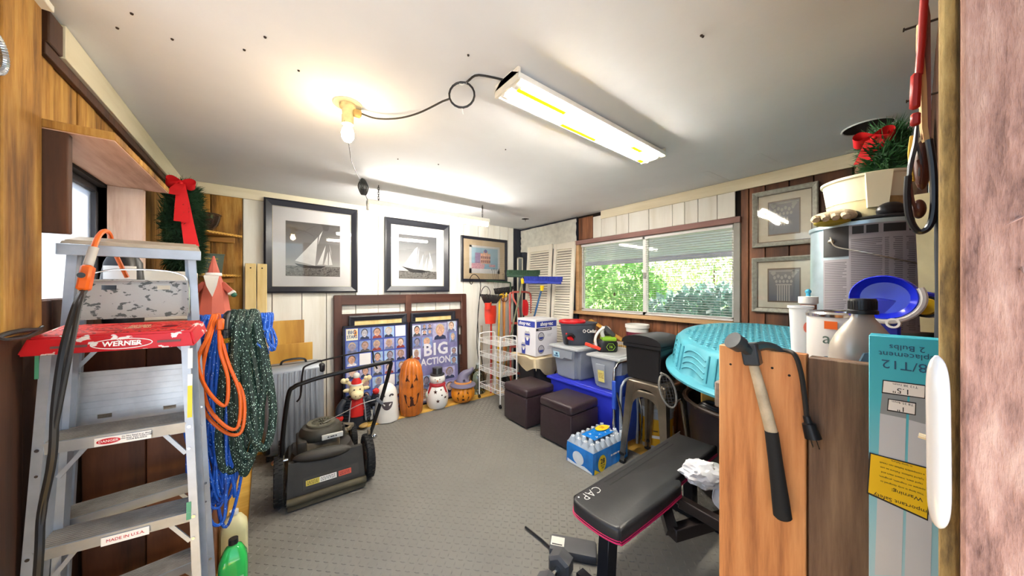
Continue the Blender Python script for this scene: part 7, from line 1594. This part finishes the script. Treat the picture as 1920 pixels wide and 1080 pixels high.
me = bpy.data.meshes.new('strands'); me.from_pydata([tuple(v) for v in vs], [], fs); me.materials.append(M('mint_green', '#7fd0a0', .5)); o = bpy.data.objects.new('strands', me); COL.objects.link(o); o.parent = t; o['kind'] = 'stuff'
m_ = MB(); m_.ball((0, 0, .01), .01); m_.build('knot', MATS['mint_green'], t)
# big labelled metal can with wire bail
LABT = M('lavender_grey_label', '#8f8a8f', .5, var=.04); 
BKX, BKY = 1.735, .108
t = thing('tool_case', 'black case under the large labelled can', 'case', (BKX, BKY, SHZ+.001)); m_ = MB(); m_.box(-.16, -.15, 0, .16, .145, .094, .008, 2); m_.build('shell', BLACK, t)
m_ = MB(); m_.box(-.03, -.0, .03, .03, .02, .06, .004); m_.build('latch', STEEL, t, loc=(-.16, 0, 0), rot=(0, 0, PI/2))
t = thing('large_can', 'large five-gallon can wrapped in a grey printed label', 'bucket', (BKX, BKY, SHZ+.096))
m_ = MB(); m_.lathe([(0, 0), (.150, 0), (.152, .01), (.150, .375), (.155, .38), (.155, .392), (.148, .394), (.146, .37), (.0, .365)], 44); m_.build('body', M('pale_blue_steel', '#a9bcc6', .35, .6, var=.12, sc=16), t)
def band(a0, a1, z0, z1, r, mt, nm, n=16):
    m_ = MB(); m_.sheet(lambda a, b: (r*math.cos(math.radians(a0+(a1-a0)*a)), r*math.sin(math.radians(a0+(a1-a0)*a)), z0+(z1-z0)*b), n, 1, Vector((0, 0, 0)) if False else 0); return m_.build(nm, mt, t)
lbl = band(168, 262, .02, .385, .1545, LABT, 'label'); band(140, 168, .02, .265, .1545, LABT, 'label'); band(140, 168, .275, .385, .1543, BLACK, 'label_photo')
TL = M('label_text_grey', '#5b565c', .6)
def canr(a, z, r): a = math.radians(a); n = Vector((math.cos(a), math.sin(a), 0)); return n*r+Vector((0, 0, z))
m_ = MB(); rd = random.Random(8)
for a0, a1, z1, step in ((170, 196, .33, .0062), (198, 258, .33, .0062), (142, 166, .255, .0062)):
    z = z1
    while z > .03:
        e = a1-rd.uniform(0, 5)*(rd.random() < .4)
        k = 5; V = [canr(a0+(e-a0)*i/k, z, .1550) for i in range(k+1)]+[canr(a0+(e-a0)*i/k, z-.0026, .1550) for i in range(k+1)]
        m_.raw([tuple(v) for v in V], [(i, i+1, k+1+i+1, k+1+i) for i in range(k)]); z -= step
m_.build('label_text', TL, lbl)
m_ = MB()
for (a0, a1) in ((171, 181), (183, 193), (197, 216), (219, 236)):
    k = 4; V = [canr(a0+(a1-a0)*i/k, .375, .1552) for i in range(k+1)]+[canr(a0+(a1-a0)*i/k, .348, .1552) for i in range(k+1)]; m_.raw([tuple(v) for v in V], [(i, i+1, k+2+i, k+1+i) for i in range(k)])
m_.build('pictogram', PRINT_K, lbl)
m_ = MB(); m_.tube(smooth([canr(150, .33, .155), canr(152, .345, .165), canr(158, .31, .17), canr(180, .285, .172), canr(205, .255, .175), canr(230, .235, .172), canr(250, .225, .165), canr(262, .24, .156)], 5), .0022, 6); m_.build('wire_bail', STEEL, t)
m_ = MB(); m_.X = Matrix.Translation(canr(150, .33, .153)); m_.ball((0, 0, 0), .01); m_.build('bail_ear', STEEL, t)
CTZ = SHZ+.096+.394
# rags and gloves on the can, white pail upside on top
t = thing('work_glove', 'cream knitted work glove with yellow cuff lying on the large can', 'glove', (BKX-.11, BKY+.055, CTZ))
GLV = M('cream_knit', '#cdbb9c', .9, var=.15, sc=40, bump=.5, bsc=200)
m_ = MB(); m_.ball((-.02, .03, .022), .055, .85, .42, 18, 10, Matrix.Rotation(.3, 4, 'Z')); m_.ball((.02, .0, .03), .05, .8, .5, 18, 10); m_.build('palm', GLV, t)
for k in range(4): m_ = MB(); m_.tube(smooth([(-.05, .05-.022*k, .02), (-.085, .055-.024*k, .018), (-.10, .05-.024*k, -.0+.008)], 4), .0105, 8); m_.build('finger', GLV, t)
m_ = MB(); m_.ball((-.03, .02, .004), .06, .8, .2); m_.build('cuff', M('yellow_cuff', '#b5a23e', .9), t)
t = thing('ear_muffs', 'black earmuff cups with strap lying on the large can', 'earmuffs', (BKX-.03, BKY-.03, CTZ))
m_ = MB(); m_.ball((-.04, .055, .024), .023, .8, 1); m_.build('ear_cup', BLACK, t); m_ = MB(); m_.ball((-.05, -.03, .03), .04, .6, .75, 16, 10, Matrix.Rotation(-.9, 4, 'Z')); m_.build('ear_cup', BLACK, t)
m_ = MB(); m_.tube(smooth([(-.06, .09, .005), (-.085, .03, .008), (-.09, -.03, .008), (-.06, -.08, .006)], 5), .0075, 8); m_.build('strap', BLACK, t)
t = thing('cream_pail', 'cream plastic pail with handle pocket standing on the large can', 'bucket', (BKX+.035, BKY+.0, CTZ), math.radians(-20))
CPL_ = M('cream_plastic', '#e9e3c6', .45, var=.04); YPL = M('yellowed_plastic', '#ddd0a0', .5, var=.1)
m_ = MB(); m_.lathe([(0, 0), (.106, 0), (.11, .09), (.0, .092)], 40); m_.build('inner_tub', YPL, t)
m_ = MB(); m_.lathe([(.108, .07), (.120, .16), (.127, .164), (.127, .172), (.118, .172), (.106, .08)], 44, close=True); m_.build('upper_tub', CPL_, t)
m_ = MB(); m_.lathe([(0, .08), (.112, .082)], 44); m_.build('tub_floor', CPL_, t)
m_ = MB(); a = math.radians(215); m_.X = Matrix.Translation((.116*math.cos(a), .116*math.sin(a), .05)) @ Matrix.Rotation(a+PI/2, 4, 'Z'); m_.hexa([(-.024, -.004, 0), (.024, -.004, 0), (.024, .02, 0), (-.024, .02, 0)], [(-.032, -.016, .118), (.032, -.016, .118), (.032, .012, .118), (-.032, .012, .118)]); m_.build('handle_pocket', CPL_, t)
m_ = MB(); a = math.radians(246); m_.X = Matrix.Rotation(a+PI/2, 4, 'Z'); m_.box(-.045, -.1135, .055, .03, -.104, .085, .004); m_.build('torn_tape', M('brown_tape', '#a9895a', .7, var=.4, sc=40), t)
# blue buffer / dish with white rim, on the shelf in front of the can
c = PT(1655, 558, .80)
t = thing('blue_buffer', 'bright blue oval buffer dish with white rim in front of the large can', 'polisher', c)
nn = -ray(1662, 558).normalized(); nn = (nn+Vector((0, .22, .06))).normalized(); rx_ = Vector((0, 0, 1)).cross(nn).normalized(); up_ = nn.cross(rx_)
m_ = MB(); m_.X = Matrix.Translation(c) @ Matrix((rx_, up_, nn)).transposed().to_4x4() @ Matrix.Rotation(math.radians(-8), 4, 'Z')
m_.lathe([(0, -.012), (.055, -.010), (.068, .002), (.074, .008), (.078, .004), (.078, -.014), (0, -.022)], 40, (0, 0, 0), .78, .72); m_.build('dish', M('royal_blue_gloss', '#1226c9', .25, var=.05, coat=.3), t, W=True)
m_ = MB(); m_.X = Matrix.Translation(c) @ Matrix((rx_, up_, nn)).transposed().to_4x4() @ Matrix.Rotation(math.radians(-8), 4, 'Z')
m_.tube([(.082*.78*math.cos(q), .082*.72*math.sin(q), .0) for q in [math.radians(-118+150*i/24) for i in range(25)]], .0075, 8); m_.lathe([(.008, -.006), (.0125, -.006), (.0125, .008), (.008, .008)], 16, (.028, -.060, 0), close=True); m_.build('white_rim', WHITE, t, W=True)
pbase = c+nn*-.02; m_ = MB(); m_.bar(Vector((c.x, c.y, SHZ+.001))-nn*.022, c-nn*.022, .05, .03, (1, 0, 0), .006); m_.build('stand', BLUEP, t, W=True)
cc = PT(1736, 575, .78); m_ = MB(); m_.cyl(cc, cc+nn*.014, .021, .019, 24); m_.build('yellow_knob', YEL, t, W=True)
m_ = MB(); m_.cyl(cc-nn*.03, cc, .027, .027, 24); m_.bar(c-nn*.02, cc-nn*.015, .03, .03, (0, 0, 1), .006); m_.build('motor_body', BLK2, t, W=True)
m_ = MB(); m_.bar(PT(1730, 552, .80), PT(1752, 556, .79), .02, .016, (0, 0, 1), .004); m_.build('blue_grip', BLUEP, t, W=True)
# ---- things hanging on the front wall
t, ux, uz, nz = wreath('wreath', 'fir wreath with small red bow hanging high on the front wall', (2.05, YF+.115, 1.85), .15, .085, (0, 1, 0), 5500, 6, PINEL)
bow(t, (-.16, .035, .14), Vector((0, -1, 0)), uz, Vector((-1, 0, 0)), .06, [(.2, 1.7), (-.3, 1.5)], tw=2.4)
m_ = MB(); m_.ball((-.1, .06, .04), .03); m_.build('pine_cone', M('cone_brown', '#5a3526', .8, bump=.6), t)
for (u0, u1, v, lab) in ((1696, 1725, 56, 'bare nail sticking out high on the front wall'), (1701, 1716, 190, 'bare nail sticking out above the fir wreath')):
    d0, d1 = ray(u0, v), ray(u1, v-4); x = 1.02 if v < 100 else 1.25; a = CP+d0*(x/d0.x); b = CP+d1*(x/d1.x); b.y = YF-.005; m_ = MB(); m_.cyl(a, b, .0022, .0022, 6); m_.cyl(a, a+(a-b).normalized()*.002, .004, .004, 8); tag(m_.build('wall_nail', NAILM, loc=b, W=True), lab, 'nail')
XH = .93
fw = lambda u, v, x=XH: PX(u, v, x)
t = thing('loppers', 'long red-handled loppers hanging blades down on the front wall', 'loppers', fw(1722, 100))
DRED = M('dark_red_grip', '#a51c14', .45, var=.1); BROWNW = WOOD('brown_handle', '#8a4a30', '#6d3420', '#421b10', 'z', 10, .5, .1, .2)
m_ = MB(); m_.tube([fw(1736, -60), fw(1733, 0), fw(1727, 90), fw(1723, 140)], .0052, 10); m_.build('upper_handle', DRED, t, W=True)
m_ = MB(); m_.bar(fw(1718, 137), fw(1715, 205), .013, .013, (1, 0, 0), .004); m_.build('grip', DRED, t, W=True)
m_ = MB(); m_.bar(fw(1717, 212), fw(1716, 236), .012, .012, (1, 0, 0), .003); m_.build('collar', DRED, t, W=True)
m_ = MB(); m_.tube(smooth([fw(1719, 236), fw(1716, 270), fw(1707, 310), fw(1703, 350)], 5), [.002+.0018*math.sin(PI*i/15) for i in range(16)], 6); m_.tube(smooth([fw(1719, 268), fw(1726, 300), fw(1724, 330)], 5), .002, 6); m_.build('blade', OST, t, W=True)
t = thing('saw', 'wooden-handled tool with pale worn edge hanging on the front wall', 'tool', fw(1735, 150, .95))
m_ = MB(); m_.prism([(-.006, 0), (.005, 0), (.005, .22), (.0, .27), (-.005, .22)], -.008, .008, Matrix.Translation(fw(1736, 262, .95)) @ Matrix.Rotation(PI/2, 4, 'Z')); m_.build('handle', BROWNW, t, W=True)
m_ = MB(); m_.tube([fw(1727, 45, .945), fw(1726, 90, .945), fw(1731, 160, .945), fw(1733, 240, .945), fw(1737, 266, .945)], .0055, 5); m_.build('worn_edge', M('raw_edge', '#c9a777', .8, var=.2), t, W=True)
t = thing('leather_pouch', 'brown and black leather tool pouch hanging on the front wall', 'pouch', fw(1728, 350))
LEA = M('brown_leather', '#4a2416', .4, var=.25, sc=16); LEB = M('black_leather', '#16151a', .35)
m_ = MB(); m_.X = Matrix.Translation(fw(1729, 330, .95)); m_.ball((0, 0, .02), .012, .9, 3.8, 16, 12); m_.build('pouch', LEA, t, W=True)
m_ = MB(); c = fw(1727, 385); m_.tube(smooth([fw(1703, 330), fw(1701, 370), fw(1706, 410), fw(1722, 434), fw(1742, 425), fw(1751, 390), fw(1750, 320), fw(1742, 262)], 6), .0048, 8); m_.build('strap', LEB, t, W=True)
m_ = MB(); m_.tube(smooth([fw(1718, 268), fw(1708, 310), fw(1707, 345), fw(1714, 385), fw(1722, 395)], 6), .0022, 6); m_.tube(smooth([fw(1721, 300), fw(1727, 318), fw(1724, 345)], 5), .0022, 6); m_.build('lace', LEA, t, W=True)
m_ = MB(); m_.ball(fw(1723, 392, .94), .011, .8, 1.6); m_.build('inner_fold', LEA, t, W=True)
m_ = MB(); m_.tube(smooth([fw(1712, 255, .95), fw(1708, 290, .95), fw(1713, 340, .95)], 5), .004, 8); m_.tube(smooth([fw(1746, 330, .96), fw(1751, 380, .96), fw(1747, 425, .96)], 5), .0035, 8); m_.build('yellow_lining', M('ochre_suede', '#c79a2e', .8), t, W=True)
t = thing('pale_cloth', 'pale yellow cloth hanging on the front wall below the tool pouch', 'cloth', (1.5, -.03, 1.5))
p0 = fw(1728, 380, 1.02); m_ = MB(); m_.sheet(lambda a, b: (1.48+.05*b, -.044+.045*(1-a)*(1-.25*b)+.004*math.sin(a*9), 1.67-.40*b), 10, 10, Vector((.004, 0, 0))); m_.build('cloth', M('pale_yellow_cloth', '#d9d3a8', .8, var=.1, sc=14), t, W=True)
t = thing('dark_jacket', 'dark blue-green sleeve hanging beside the door post', 'jacket', (.95, -.03, 1.4))
m_ = MB(); m_.tube(smooth([(.93, -.036, 1.58), (.94, -.034, 1.5), (.95, -.035, 1.4), (.95, -.034, 1.28)], 5), [.010, .011, .012, .013, .013]+[.013]*11, 10); m_.build('sleeve', M('dark_teal_cloth', '#121a24', .85, var=.2), t, W=True)
flush_text()
